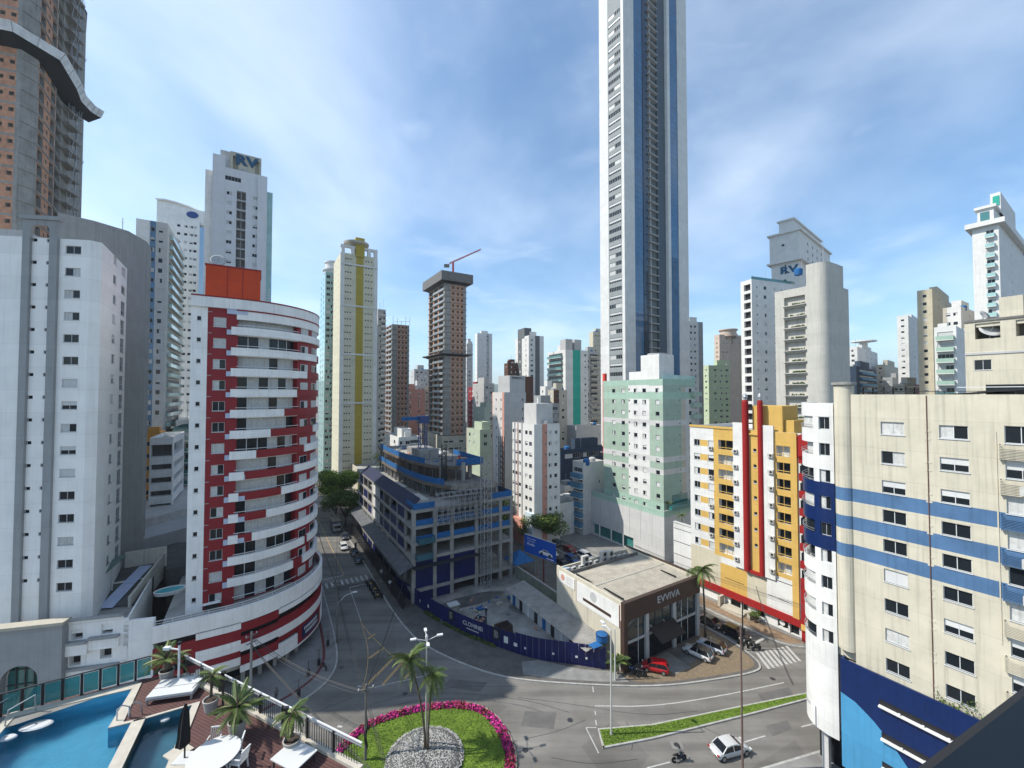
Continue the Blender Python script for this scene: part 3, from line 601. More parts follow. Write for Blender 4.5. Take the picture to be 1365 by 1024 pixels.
b = tw('parking_podium', 'white podium with slot windows at the foot of the crane-topped unfinished tower', 570, 590, 628, 582, 192, STONE, F=(.12, .3, .48, .66, .84), L=(.2, .5, .8), win=(2.0, .9), fl=3.3, rot=25, zmin=2); b.build()
raw_tower('unfinished_tower', 'shorter raw brick tower with open floors and hanging net', 511, 522, 545, 432, 235, 15, [(0, 0, 0, 0)][:0])
nt_ = thing('scaffold_frame', 'rough scaffold of poles on the roof of the shorter unfinished tower', 'scaffold', (*D(523, 236), ZH(434, 236)))
mb = MB()
for k in range(5): mb.beam((k*2.4, .5, 0), (k*2.4, .5, 2.5+random.random()*3.5), .16)
mb.beam((0, .5, 2.2), (9.6, .5, 2.4), .14); mb.build('poles', STEEL, nt_)
# low and middle pieces between them
SP = [
 ('apartment_block', 'low white block with open balconies behind the building site', 514, 532, 561, 583, 165, WHITE, (.3, .7), (.15, .4), (1.8, 1.4), [('F', .5, .9, WHITE, WHITE, 1.0)], (), 31.5),
 ('apartment_block', 'stepped white block far behind the low balconied block', 547, 552, 571, 492, 300, GREYL, (.5,), (.2, .5, .8), (1.8, 1.3), [], (), 20),
 ('apartment_block', 'off-white far block with dark roof tank between the unfinished towers', 549, 553, 566, 514, 270, WHITE2, (), (.25, .5, .75), (1.6, 1.2), [], (), 20),
 ('apartment_tower', 'slim white tower with glazed top standing alone far off', 633, 636, 656, 444, 310, WHITE, (.5,), (.7,), (1.1, 1.0), [], [('F', .62, .8, GREYL)], 20),
 ('apartment_tower', 'pale sliver of a tower beside the crane-topped unfinished tower', 619, 622, 630, 458, 290, WHITE2, (.5,), (.5,), (1.1, 1.0), [], (), 20),
 ('apartment_block', 'dark red gridded block behind pale green houses', 624, 632, 648, 516, 245, BRED, (.3, .7), (.2, .5, .8), (1.7, 1.3), [('F', .4, .8, GREYL, BRED, .8)], (), 25),
 ('apartment_block', 'grey-white block with roof tank beside the dark red block', 630, 645, 659, 511, 232, GREYL, (.4,), (.3, .7), (1.3, 1.2), [], (), 31.5),
 ('apartment_block', 'pale green old block with shallow roofs behind the scaffold', 622, 640, 664, 573, 150, wallm('faded_green_render', (.42, .48, .36)), (.25, .6), (.3, .7), (1.3, 1.3), [], [('L', 0, .1, STONE)], 31.5),
 ('apartment_block', 'grey-green block above the pale green old block', 632, 646, 664, 543, 185, wallm('grey_green_render', (.36, .41, .35)), (.4,), (.5,), (1.3, 1.2), [], (), 31.5),
 ('apartment_tower', 'dark-capped white tower with black vertical stripe', 687, 705, 725, 447, 230, WHITE, (.35, .8), (.2,), (1.5, 1.3), [], [('F', .42, .72, GREYD), ('L', .2, .5, GREYD)], 25),
 ('apartment_tower', 'brown tower half hidden behind the dark-capped white tower', 672, 677, 691, 484, 240, BROWN, (.5,), (.3, .7), (1.2, 1.2), [], (), 25),
 ('apartment_tower', 'teal tower of green glass balconies with broad teal stripe', 730, 754, 784, 466, 200, WHITE, (), (.88,), (1.0, 1.0), [('L', .08, .85, WHITE, GLASST, 1.1)], [('F', .32, .66, TEALP)], 25),
 ('apartment_tower', 'beige tower of stacked balconies right of the teal striped tower', 774, 780, 797, 468, 215, GREYL, (.5,), (.25,), (1.2, 1.2), [('F', .4, .98, STONE, STONE, 1.2)], (), 25),
 ('apartment_tower', 'cream tower of small windows with brown roof by the skyscraper foot', 789, 791, 808, 442, 240, CREAM, (), (.2, .4, .6, .8), (.9, .9), [], (), 25),
 ('apartment_block', 'dim grey block behind the flat-roofed white block', 700, 716, 745, 538, 155, GREYW, (.3, .7), (.25, .5, .75), (1.4, 1.2), [('F', .55, .95, GREYL, GREYW, .8)], (), 31.5),
 ('apartment_block', 'brown and cream block beside the teal striped tower', 730, 738, 756, 520, 165, STONE, (.5,), (.3, .7), (1.2, 1.1), [], [('F', 0, .4, BROWN)], 31.5),
 ('apartment_block', 'white set-back block above the dim grey block', 720, 727, 741, 515, 185, WHITE, (.5,), (.5,), (1.0, 1.0), [], (), 31.5),
 ('water_tower_block', 'blank grey concrete block below the teal striped tower', 756, 768, 803, 568, 165, GREYL, (), (), (1, 1), [], (), 31.5),
 ('shopping_gallery', 'long navy glazed gallery with white roof edge', 745, 747, 815, 600, 140, NAVYW, (), (.15, .32, .49, .66, .83), (3.4, 1.5), [], (), 31.5),
 ('apartment_tower', 'plain white tower with grey side just right of the skyscraper', 906, 916, 938, 428, 190, WHITE, (), (.28, .52), (1.1, 1.0), [], [('F', .72, 1, GREYW)], 20),
 ('apartment_tower', 'lime green tower with rows of small windows', 938, 945, 988, 487, 205, LGREEN, (.5,), (.2, .38, .56), (1.4, 1.0), [], [('F', .68, 1, wallm('lime_shade_render', (.45, .58, .34)))], 10),  # right part of the front in a greener lime
 ('apartment_tower', 'beige tower with round drum roof behind the lime green tower', 953, 960, 992, 446, 260, PEACH, (.5,), (.15, .3), (1.0, 1.0), [('F', .5, .95, GREYL, STONE, 1.2)], (), 15),
 ('apartment_tower', 'peach sliver of tower left of the white tower', 982, 986, 997, 458, 170, PEACH, (), (.4,), (1.2, 1.0), [], (), 31.5),
 ('apartment_block', 'white far block with overhanging roof disc', 1138, 1144, 1175, 462, 240, WHITE, (.5,), (.15, .4, .65, .88), (1.4, 1.3), [], (), 40),
 ('apartment_block', 'dark slate-blue block with long balconies', 1138, 1142, 1169, 488, 200, NAVYW, (), (.5,), (1.2, 1.2), [('F', .15, .9, BLUEG, BLUEG, 1.0)], (), 40),
 ('apartment_block', 'beige low block far behind the striped building roof', 1172, 1180, 1203, 486, 260, BEIGE, (.5,), (.3, .7), (1.4, 1.2), [], (), 40),
 ('apartment_block', 'grey brown low block with red panels behind the roof pergola', 1180, 1190, 1240, 503, 230, GREYW, (.5,), (.2, .4, .6, .8), (1.4, 1.2), [], [('F', .3, .5, BRED)], 40),
 ('apartment_tower', 'slim white tower with slate edge at the far right', 1209, 1213, 1245, 420, 200, WHITE, (.5,), (.28, .7), (1.2, .9), [], [('F', .45, .58, GREYL)], 40),
 ('apartment_tower', 'buttery yellow tower with terrace top', 1238, 1246, 1303, 385, 150, wallm('butter_render', (.50, .455, .34)), (.5,), (.2, .5, .75), (1.1, 1.1), [], [('F', .62, 1, STONE)], 40),
 ('apartment_block', 'white stepped block with roof house right of the buttery tower', 1262, 1284, 1306, 408, 128, WHITE, (.3, .7), (.5,), (1.0, 1.0), [], [('L', 0, .25, STONE)], 31.5),
 ('apartment_block', 'tan low block with red gable wall near the far hills', 1196, 1206, 1232, 512, 180, BEIGE, (.3, .7), (.3, .7), (1.2, 1.1), [], [('F', .5, .8, BRED)], 31.5),
 ('apartment_block', 'low pale block beyond the street tree tops', 560, 566, 590, 560, 250, STONE, (.5,), (.2, .5, .8), (1.6, 1.2), [], (), 25),
 ('apartment_block', 'distant grey block under the teal round tower', 425, 430, 446, 585, 215, GREYL, (.5,), (.3, .7), (1.5, 1.2), [('F', .2, .9, WHITE, WHITE, .8)], (), 15),
]
TWB = {}
for nm, lb, xl, xc, xr, yt, Y, wm, L_, F_, wn, bal, stp, rt in SP:
    b = tw(nm, lb, xl, xc, xr, yt, Y, wm, L=L_, F=F_, win=wn, balc=bal, stripes=stp, rot=rt, zmin=max(3, 40-75*Y/550))
    TWB[lb[:18]] = b
    if nm != 'water_tower_block': penthouse(b, .3, .75, .25, .8, random.uniform(2, 4), wm).build()
    b.build()
b = TWB['teal tower of green'.strip()[:18]]
for f in (.1, .5): MB().box(f*b.W, f*b.W+4, 2, 7, b.H-.9, b.H+5.5).build('roof_house', GREYL, b.t)
b = TWB['dark-capped white '[:18]]; MB().box(-.1, b.W*.45, b.Dd*.3, b.Dd*.8, b.H-.9, b.H+5).build('dark_cap', GREYD, b.t)
b = TWB['beige tower with r'[:18]]; MB().lathe([(4.8, b.H-.9), (4.8, b.H+2.5), (5.6, b.H+3), (5.6, b.H+3.6), (3, b.H+4)], 24).build('roof_drum', PEACH, b.t, (b.W*.45, b.Dd*.4, 0))
b = TWB['white far block wi'[:18]]; MB().lathe([(2, b.H-.9), (2, b.H+4.4), (6.5, b.H+5), (6.5, b.H+5.6), (1, b.H+5.8)], 24).build('roof_disc', WHITE, b.t, (b.W*.45, b.Dd*.4, 0))
b = TWB['slim white tower w'[:18]]
# white tower with the name board PRIMAX L
b = tw('apartment_tower', 'narrow white tower with grey front and dark letters at its top', 656, 672, 701, 523, 125, wallm('warm_white_render', (.56, .53, .50)), L=(.35, .75), F=(.86,), win=(.55, .8), stripes=[('F', 0, 1, GREYL), ('L', .85, 1, SALM), ('L', 0, .06, SALM)], zmin=8); 
k = Blk(b.t, [(2.2, .4), (b.W, .4), (b.W, b.Dd), (2.2, b.Dd)], b.H-.9, b.H+5.2, [GREYL], name='upper_wall'); k.build()
text('PRIMAX L', 1.05, BLACK, b.t, (b.W*.66, .33, b.H+4.4), (FM(90), 0, 0)); MB().box(b.W+.003, b.W+3.2, .6, b.Dd, 0, b.H+5).build('brown_side', BROWN, b.t); b.build()
# white block with salmon stripe
b = tw('apartment_block', 'white flat block with salmon stripe on its front and salmon base', 683, 712, 746, 566, 108, WHITE, L=(.06, .2, (.36, 1.1, 1.0), (.66, 1.2, 1.1), (.84, 1.3, 1.1)), F=((.46, .5, .5), .62, .84), win=(1.0, 1.0), stripes=[('F', .3, .5, SALM)], zmin=9); 
for f in (.12, .27, .46): b.box(3, f*b.Dd, f*b.Dd+.18, 6, b.H, .2, SALM if f == .27 else GREYL, 'downpipe')
b.box(3, .02*b.Dd, .7*b.Dd, 0, 6.5, 1.2, SALM, 'salmon_base'); b.box(3, .7*b.Dd, b.Dd, 0, 9, .8, wallm('pale_blue_render', (.52, .60, .66)), 'blue_base')
MB().box(.25*b.W, .9*b.W, 2, 8, b.H-.9, b.H+5.4).build('roof_house', WHITE2, b.t); MB().tube([(.5*b.W, 4, b.H+5.4), (.5*b.W, 4, b.H+7)], .4).build('chimney', WHITE, b.t); b.build()
# blue-balconied narrow block, small houses
b = tw('apartment_block', 'narrow white block with slate-blue balconies on its corner', 763, 777, 805, 617, 118, WHITE2, F=(), L=(), zmin=5)
bl = wallm('steel_blue_render', (.085, .20, .31)); n = 6
for k in range(n):
    z = b.H-3.2-k*2.75
    b.win(3, b.Dd*.5, z+.9, b.Dd*.78, 1.25, random.choice(['left', 'right', 'dark'])); 
    o = b.box(3, .04*b.Dd, .97*b.Dd, z-1.4, z-.1, 1.1, bl, 'balcony_front'); b.box(3, .04*b.Dd, .97*b.Dd, z-1.6, z-1.4, 1.1, WHITE, 'balcony_slab')
b.win(0, .75*b.W, b.H-6, .7, 1.0); b.win(0, .75*b.W, b.H-11, .7, 1.0); b.build()
for nm, lb, xl, xc, xr, yt, Y, wm in (('small_house', 'small white house with flat roof near the leafy tree', 723, 744, 765, 672, 117, WHITE), ('small_house', 'small pale blue-grey house beside the salmon-striped block', 712, 722, 745, 660, 124, wallm('blue_grey_render', (.50, .54, .58))), ('small_house', 'white upper house with sheet roof behind the flat-roofed white house', 745, 752, 767, 648, 132, WHITE)):
    b = tw(nm, lb, xl, xc, xr, yt, Y, wm, L=(.3, .7), F=(.4,), win=(1.0, 1.2), zmin=2, fl=3.0); MB().box(.2*b.W, .8*b.W, 1, b.Dd-1, b.H-.9, b.H+1.2).build('roof_house', GREYW, b.t); b.build()
MB_ = thing('red_fin_wall', 'thin bright red wall edge left of the skyscraper', 'wall', P(VU(D(806, 132))[0], VU(D(806, 132))[1]), RG); MB().box(0, 1.0, 0, .9, 0, ZH(498, 132)).build('panel', mat('bright_red', (.62, .05, .03), .6), MB_)
# right: pale tower with sheltered ledges, white tower, lettered tower
r_ = 31.5
b = tw('apartment_tower', 'big pale grey-beige tower with plant ledges and rounded stair shaft', 1034, 1105, 1137, 347, 99, wallm('pale_putty_render', (.47, .455, .41), .08, .22), fl=2.9, rot=r_, zmin=60)
b.t.location.z = 0; Dd = b.Dd; H0 = ZH(383, 104)
b.poly = rect(b.W, b.Dd); 
k = Blk(b.t, [(.3, 4.4), (b.W, 4.4), (b.W, b.Dd), (.3, b.Dd)], 0, H0, b.mats[:1], name='ledge_wing'); L3 = k.L(3)
LED = mat('ledge_concrete', (.45, .43, .38), .85)
for j in range(13):
    z = H0-4.2-j*2.9
    if z < 6: break
    k.hole(3, .30*L3, .94*L3, z-.1, z+2.2, .9, b.mats[0]); q = k.at(3, .30*L3)
    o = link('ledge', MB().box(-.2, .64*L3+.2, -.5, .9, -.15, .05).mesh('ledge', LED), b.t, (*q, z-.1), k.ang(3))
    a_, _ = winmesh(1.3, 1.0, random.choice(STY), False, ALU); link('window', a_, b.t, (*k.at(3, .58*L3, -.85), z+.7), k.ang(3))
    a_, _ = winmesh(.5, .8, 'small', False, ALU); link('window', a_, b.t, (*k.at(3, .82*L3, -.85), z+.7), k.ang(3))
    mb = MB()
    for _ in range(26): x = random.uniform(1.5, .6*L3); s = random.uniform(.1, .3); y = random.uniform(-.3, .3); mb.face([(x, y, .05), (x+s, y+.1, .05), (x+s*.8, y, .05+s*2), (x-s*.2, y-.1, .05+s*1.6)])
    mb.build('ledge_plants', mat('ledge_leaf', (.06, .09, .03), .8), b.t, (*q, z-.1), k.ang(3))
k.build()
rr = 2.2; sp_ = [(0, 4.4), (0, rr)]+arc(rr, rr, rr, 180, 270, 8)+[(b.W*.7, 0), (b.W*.7, 4.4)]; sp_ = sp_[::-1]
sp_ = [(0, rr)]+arc(rr, rr, rr, 180, 270, 10)[1:]+[(b.W*.68, 0), (b.W*.68, 4.4), (0, 4.4)]
k = Blk(b.t, sp_, 0, b.H, b.mats[:1], name='stair_shaft'); k.build()
MB().box(b.W*.68+.003, b.W, .5, 4.39, 0, b.H-5.2).build('side_wing', b.mats[0], b.t)
b = tw('apartment_tower', 'white tower with black corner slots and a glazed roof edge', 993, 1004, 1062, 372, 128, WHITE, F=((.12, .5, .6), .3, (.52, .5, .5), (.68, .5, .5)), win=(1.2, 1.1), rot=20, zmin=18)
for z in b.zs: b.hole(3, .3*b.Dd, .9*b.Dd, z-1, z+1, .8, BLACK)
b.box(0, 0, b.W, b.H, b.H+.9, 0, GLASST, 'roof_glass_rail', .08); b.build()
b = tw('apartment_tower', 'tall white classical tower with cornices and RV board', 1031, 1068, 1108, 312, 155, WHITE, L=(.5,), F=(.2, .45, .7), win=(.9, 1.0), rot=40, zmin=70)
k = Blk(b.t, offset(rect(b.W, b.Dd), -.4), ZH(345, 155), b.H+1.5, [WHITE], name='upper_wall', parapet=.6)
for z in (b.H-1.6, b.H-4.6, b.H-7.6):
    for x in (.25, .4, .55, .7): k.win(0, x*b.W, z, 1.2, 1.3, 'dark')
k.win(3, .5*b.Dd, b.H-3, 1, .9, 'dark'); k.build()
for zz, o_ in ((ZH(345, 155)-.5, 1.3), (b.H+1.3, 1.1)): MB().prism(offset(rect(b.W, b.Dd), -o_), zz, zz+.6).build('cornice', WHITE, b.t)
MB().prism(offset(rect(b.W, b.Dd), 2.2), b.H+1.9, b.H+7).prism(offset(rect(b.W, b.Dd), 1.6), b.H+7, b.H+7.6).build('roof_house', WHITE, b.t)
text('RV', 3.6, mat('sign_blue', (.008, .085, .17), .5), b.t, (-.05, b.Dd*.36, ZH(357, 155)), (FM(90), 0, FM(-90)), ext=.08, sx=1.35, bold=.16); b.build()
# far right
b = tw('apartment_tower', 'tall white tower with curved turquoise balconies behind the cream wall', 1302, 1338, 1400, 298, 118, WHITE, L=(), F=(.35,), win=(.8, .8), rot=40, zmin=45, balc=[('L', .5, .85, WHITE, GLASSP, .9)])
MB().prism(offset(rect(b.W, b.Dd), -1.3), b.H, b.H+1.4).build('cornice', WHITE, b.t); MB().prism(offset(rect(b.W, b.Dd), 1.0), b.H+1.4, b.H+5.5).build('roof_house', WHITE, b.t)
MB().prism(offset(rect(b.W, b.Dd), .4), b.H+5.5, b.H+6.3).build('roof_cornice', WHITE, b.t); MB().box(-.03+1, 1.0, b.Dd*.35, b.Dd*.7, b.H+2, b.H+4.6).box(.9, .98, b.Dd*.35, b.Dd*.7, b.H+2, b.H+4.6).build('roof_glazing', GLASST, b.t)
MB().box(b.W*.15, b.W*.6, b.Dd*.1, b.Dd*.5, b.H+5.5, b.H+12).build('lift_tower', WHITE, b.t); MB().box(b.W*.15-.2, b.W*.15-.01, b.Dd*.15, b.Dd*.4, b.H+8, b.H+11).build('green_board', TEALP, b.t); b.build()
b = tw('apartment_block', 'white block with rounded mint balconies', 1248, 1277, 1300, 434, 105, WHITE, F=(.5,), win=(.8, .9), rot=40, zmin=24, balc=[('L', .1, .9, WHITE, MINTP, 1.2)]); b.build()
t = thing('apartment_block', 'cream block with big satellite dish and open roof loggias', 'building', P(90.8, -6), RG)
yF = lambda px: onv(px, 90.8)+6; Dd = yF(1288); b = Blk(t, rect(12, Dd), 0, ZH(428, 62)-.3, [CREAM], parapet=.8); X = lambda px: Dd-yF(px)
for p0, p1, yc in ((1300, 1323, 486), (1385, 1405, 486)): b.win(3, (X(p0)+X(p1))/2, ZH(yc, 60), X(p1)-X(p0), 1.5, 'dark', True)
b.hole(3, X(1302), X(1336), ZH(431, 60)-2.2, ZH(431, 60)+.1, 2.5, CONCD); b.hole(3, X(1357), X(1400), ZH(431, 60)-2.2, ZH(431, 60)+.1, 2.5, CONCD); b.build(); Hb = b.z1
b.box(3, 0, Dd, ZH(452, 60)-2.2, ZH(452, 60)-1.9, .12, GREYL, 'wall_band'); b.box(3, -.1, Dd, Hb, Hb+.3, .15, CONCD, 'roof_coping', .5)
MB().box(1.5, 8, yF(1365), yF(1332), Hb-.8, Hb+3.4).build('tank_house', CREAM, t)
def dish(loc, r, rz, label, tilt=50):
    t = thing('satellite_dish', label, 'satellite dish', loc, rz); mb = MB(); mb.lathe([(.05, 0), (r*.5, .07*r), (r, .28*r), (r*1.01, .3*r), (r*.5, .1*r), (.05, .03)], 20)
    o = mb.build('reflector', GREYL, t, (0, 0, .8*r), smooth=True); o.rotation_euler = (FM(tilt), 0, 0); MB().tube([(0, 0, 0), (0, 0, .8*r)], .06, 8).build('post', STEEL, t)
    mb = MB(); mb.beam((0, 0, 0), (0, 0, .8*r), .04); f = mb.build('feed_arm', STEEL, t, (0, 0, .8*r)); f.rotation_euler = (FM(tilt), 0, 0)
q = P(91.6, yF(1320)-6); dish((*q, ZH(431, 60)-2.2), 1.3, FM(-20), 'large pale satellite dish in the roof loggia of the cream block')
q = P(91.8, yF(1311)-6); dish((*q, Hb+.3), .8, FM(10), 'smaller satellite dish on the roof edge of the cream block', 60)
# ground-hugging far town: small blocks to the horizon, each its own house
random.seed(5)
WCOL = [WHITE, WHITE2, GREYL, BEIGE, STONE, PEACH, GREYW, CREAM, MINT, SALM]
fw = [winmesh(1.4, 1.2, s_, False, ALU)[0] for s_ in ('dark', 'half', 'curt')]
for k in range(64):
    px = random.choice([random.uniform(430, 660), random.uniform(640, 830), random.uniform(900, 1000), random.uniform(1120, 1300), random.uniform(170, 260)]); Y = random.uniform(260, 620); w = random.uniform(11, 20); d = random.uniform(10, 18); h = random.uniform(14, 36) if random.random() < .75 else random.uniform(34, 48)
    p = D(px, Y); rot = random.choice([20, 31.5, 40]); m = random.choice(WCOL)
    lb = 'small distant %s block of the far town' % m.name.split('_render')[0].replace('_', ' ')
    t = thing('distant_block', lb, 'building', (*p, 0), FM(rot), 'distant %s blocks' % m.name.split('_render')[0].replace('_', ' '))
    b = Blk(t, rect(w, d), 0, h, [m]); 
    for z in [h-2.2-3*i for i in range(int(min(h-3, 20)/3))]:
        for f in (.2, .5, .8): b.win(0, f*w, z, 1.4, 1.2)
    b.build(); MB().box(w*.3, w*.7, d*.3, d*.7, h-.8, h+random.uniform(1.5, 4)).build('roof_house', m, t)
random.seed(21)
# the blue-glass skyscraper
r_ = 36; rr = FM(r_); c, s = math.cos(rr), math.sin(rr); p = D(834, 146); v, u = p[0]*c+p[1]*s, -p[0]*s+p[1]*c
Dd = onv(801, v, rr)-u; H = 245
xs = [onu(q, u, rr)-v for q in (834, 848, 862, 868, 880, 890.5, 894, 904.5, 917)]
t = thing('skyscraper', 'very tall skyscraper of white piers, grey window strip and blue glass', 'skyscraper', (*p, 0), rr); Ww = xs[-1]
b = Blk(t, [(0, 0), (xs[1], 0), (xs[1], 1.2), (xs[6], 1.2), (xs[6], -.4), (Ww, -.4), (Ww, Dd), (0, Dd)], 0, H, [WHITE], parapet=0)
fl = 3.1; n = int((H-25)/fl); Lw = b.L(7); f0 = 1-10.8/ (Dd+6) if False else 0
gx0, gx1 = seg(812.5, P(0, 0), P(1, 1)) if False else None, None
d1 = (onv(812.5, v, rr)-u); d2 = (onv(830.5, v, rr)-u); La = Dd
x0, x1 = La-d1, La-d2
GREYT = wallm('slate_strip', (.27, .29, .29)); b.paint(7, x0, x1, 0, H, GREYT); b.paint(7, 0, x0-.001, 0, H, WHITE)
ww = (x1-x0-.6)
n = int((185-28)/fl)
for k in range(n):
    z = 28+k*fl; b.hole(7, x0+.3, x1-.3, z, z+1.5, .3)
    a_, _ = winmesh(ww, 1.5, random.choice(['half', 'left', 'right', 'dark', 'half']), False, ALU); link('window', a_, t, (*b.at(7, x0+.3), z), b.ang(7))
b.build()
def curtain(xa, xb, y, name, m, z0=20, z1=H-2, hh=3.1, nx=4):
    pm = MB().box(0, (xb-xa)/nx-.06, 0, .05, 0, hh/2-.06).mesh('glass_panel', m); MB().box(xa, xb, y+.06, y+.2, z0, z1).build(name, ALUD, t)
    nz = min(int((200-z0)/(hh/2)), int(290/nx))
    for i in range(nx):
        for j in range(nz): link('glass_panel', pm, t, (xa+.03+i*(xb-xa)/nx, y, z0+j*hh/2+.03))
    MB().box(xa+.03, xb-.03, y, y+.05, z0+nz*hh/2+.03, z1).build('glass_panel', m, t)
curtain(xs[1]+.02, xs[2], .9, 'curtain_wall_frame', GLASSB, 40, H-2, 4.2, 2); curtain(xs[6]+.05, xs[7], -.62, 'curtain_wall_frame', GLASSB, 40, H-2, 4.2, 1)
MB().box(xs[2], xs[3], .7, 1.15, 20, H).build('dark_glass_pier', mat('deep_blue_glass', (.01, .025, .05), .08, 0, .2, .3, ior=1.7), t)
MB().box(xs[4], xs[5], .3, 1.15, 20, H).build('slate_pier', wallm('slate_pier', (.09, .12, .145)), t); MB().box(xs[5], xs[6], -.9, 1.15, 20, H).build('white_fin', WHITE, t)
MB().box(xs[7], Ww+.05, -.9, -.42, 20, H).build('white_pier', WHITE, t); MB().box(xs[3], xs[4], 1.0, 1.15, 20, H).build('recess_wall', wallm('recess_slate', (.14, .17, .18)), t)
sm = MB().box(xs[3], xs[4], -.2, 1.0, -.14, .14).box(xs[3]+1.2, xs[3]+1.7, .5, 1.0, .14, fl-.14).mesh('balcony_slab', GREYL)
for k in range(int(190/fl)): link('balcony_slab', sm, t, (0, 0, 36+k*fl))
# ================================================================ left side
# --- white tower with grey arch frame
O = D(74, 53); t = thing('apartment_tower', 'broad white tower with grey pilasters joined by an arch at the roof', 'building')
Af = (-75.5, 49.6); A0 = D(0, 50.9); A2 = D(115, 53.7); A3 = D(131, 54.6); A4 = D(143, 58); A5 = D(165, 66)
fdir = FM(9.5)
def fpt(px): # on the front line through O
    k = seg(px, O, (O[0]+math.cos(fdir), O[1]+math.sin(fdir))); return k
FO = (O[0]-16*math.cos(fdir), O[1]-16*math.sin(fdir)); A2 = (O[0]+fpt(115)*math.cos(fdir), O[1]+fpt(115)*math.sin(fdir))
A3 = D(131, A2[1]+.9); A4 = D(143, A3[1]+3.4); A5 = D(165.5, A4[1]+8)
H = ZH(319, 53.2)
wm = wallm('left_tower_white', (.84, .82, .78), .07, .08)  # white raised in the colour to lighten this shaded front
b = Blk(t, [FO, A2, A3, A4, A5, (A5[0]-14, A5[1]+2), (-74, 62)], 0, H, [wm], parapet=.7)
xw = 16+(fpt(84)+fpt(101))/2; zr = [ZH(333.3, 53.3)-2.89*k for k in range(16)]
for i, z in enumerate(zr):
    b.win(0, xw, z, 1.75, 1.05, None, True)
    for q in (40.3, 59.8): b.win(0, 16+fpt(q), z+1.05, .55, .45, 'small')
    b.win(3, seg(149.3, A4, A5), z-.1+.9, 1.7, 1.3, None, True)
    b.win(3, seg(161, A4, A5), z-.2+.5, 2.5, 1.2 if i < 2 else 2.2, 'rail' if i >= 2 else None, True)
b.build()
for q0, q1 in ((27, 37), (63, 74)):
    MB().box(16+fpt(q0), 16+fpt(q1), -.35, .1, 8, H+2.2).build('pilaster', GREYW, t, (*FO, 0), fdir)
xa, xb = 16+fpt(37), 16+fpt(63); xo0, xo1 = 16+fpt(27), 16+fpt(74)
mb = MB(); n = 12; r = (xb-xa)/2; cz = H+1.0
ar = [(xa+r-r*math.cos(math.pi*k/n), cz+r*.55*math.sin(math.pi*k/n)) for k in range(n+1)]
for k in range(n):
    for y in (-.35, .1): mb.face([(ar[k][0], y, ar[k][1]), (ar[k+1][0], y, ar[k+1][1]), (ar[k+1][0], y, H+2.2), (ar[k][0], y, H+2.2)])
    mb.face([(ar[k][0], -.35, ar[k][1]), (ar[k+1][0], -.35, ar[k+1][1]), (ar[k+1][0], .1, ar[k+1][1]), (ar[k][0], .1, ar[k][1])])
mb.build('arch', GREYW, t, (*FO, 0), fdir); MB().box(xo0-.3, xo1+.3, -.55, .3, H+2.2, H+2.7).build('arch_cornice', GREYW, t, (*FO, 0), fdir)
MB().box(2, 11, 1, 7, H-.6, H+1.2).build('roof_canopy', GREYL, t, (*FO, 0), fdir)
# grey slab tower behind it
t = thing('apartment_tower', 'plain grey windowless tower behind the white arch tower', 'building')
C0 = D(70, 61); C1 = D(166, 68); C2 = D(192, 73); C3 = D(197.5, 76.5)
b = Blk(t, [C0, D(120, 64), C1, C2, C3, (C3[0]-14, C3[1]+10), (C0[0]-6, C0[1]+16)], 0, ZH(308, 68), [wallm('grey_slab_render', (.31, .31, .295), .1, .2)], parapet=.7)
for k in range(17): b.win(3, b.L(3)*.6, 62-2.95*k, .45, .5, 'small')
b.build()
for px, lb in ((92, 'small pale satellite dish beside the mast on the grey tower roof'), (118, 'round satellite dish on the grey tower roof edge')): dish((*D(px, 68), ZH(308, 68)-.6), .75, FM(20), lb, 55)
an = thing('antenna_mast', 'thin blue-grey antenna mast on the grey tower roof', 'antenna', (*D(158, 70), ZH(308, 68)-.7)); MB().tube([(0, 0, 0), (0, 0, 3.8)], .05, 6).build('mast', STEEL, an); MB().beam((-.4, 0, 3), (.4, 0, 3), .03).build('aerial', STEEL, an)
# --- unfinished tower at the far left
t = thing('unfinished_tower', 'huge curved raw brick tower with dark safety skirt above the arch tower', 'building')
Yt = 80; B0 = D(-70, 72); B1 = D(14, 74.5); B2 = D(38, 77); B3 = D(63, 84); B4 = D(72, 88); B5 = D(91, 92)
ZT = 132; poly = [B0, B1, B2, B3, B4, (B4[0]-10, B4[1]+14), (B0[0]-4, B0[1]+25)]
b = Blk(t, poly, 0, ZT, [CONC], parapet=.2, roof=CONC); fl = 2.95
L0, L1, L2, L3 = b.L(0), b.L(1), b.L(2), b.L(3); n = 26
sl = MB(); pth = [B1, B2, B3, B4]; strip(sl, pth, -.14, .14, -.1, .15); sl = sl.mesh('floor_edge', CONC)
bs = MB(); strip(bs, [B4, B5], -.14, .14, -3, 1.2); bs = bs.mesh('balcony_slab', CONC)
br = MB(); strip(br, [B4, B5], .5, .56, 1.1, 1.16); strip(br, [B4, B5], .95, 1.0, 1.1, 1.16); br = br.mesh('guard_rail', STEEL)
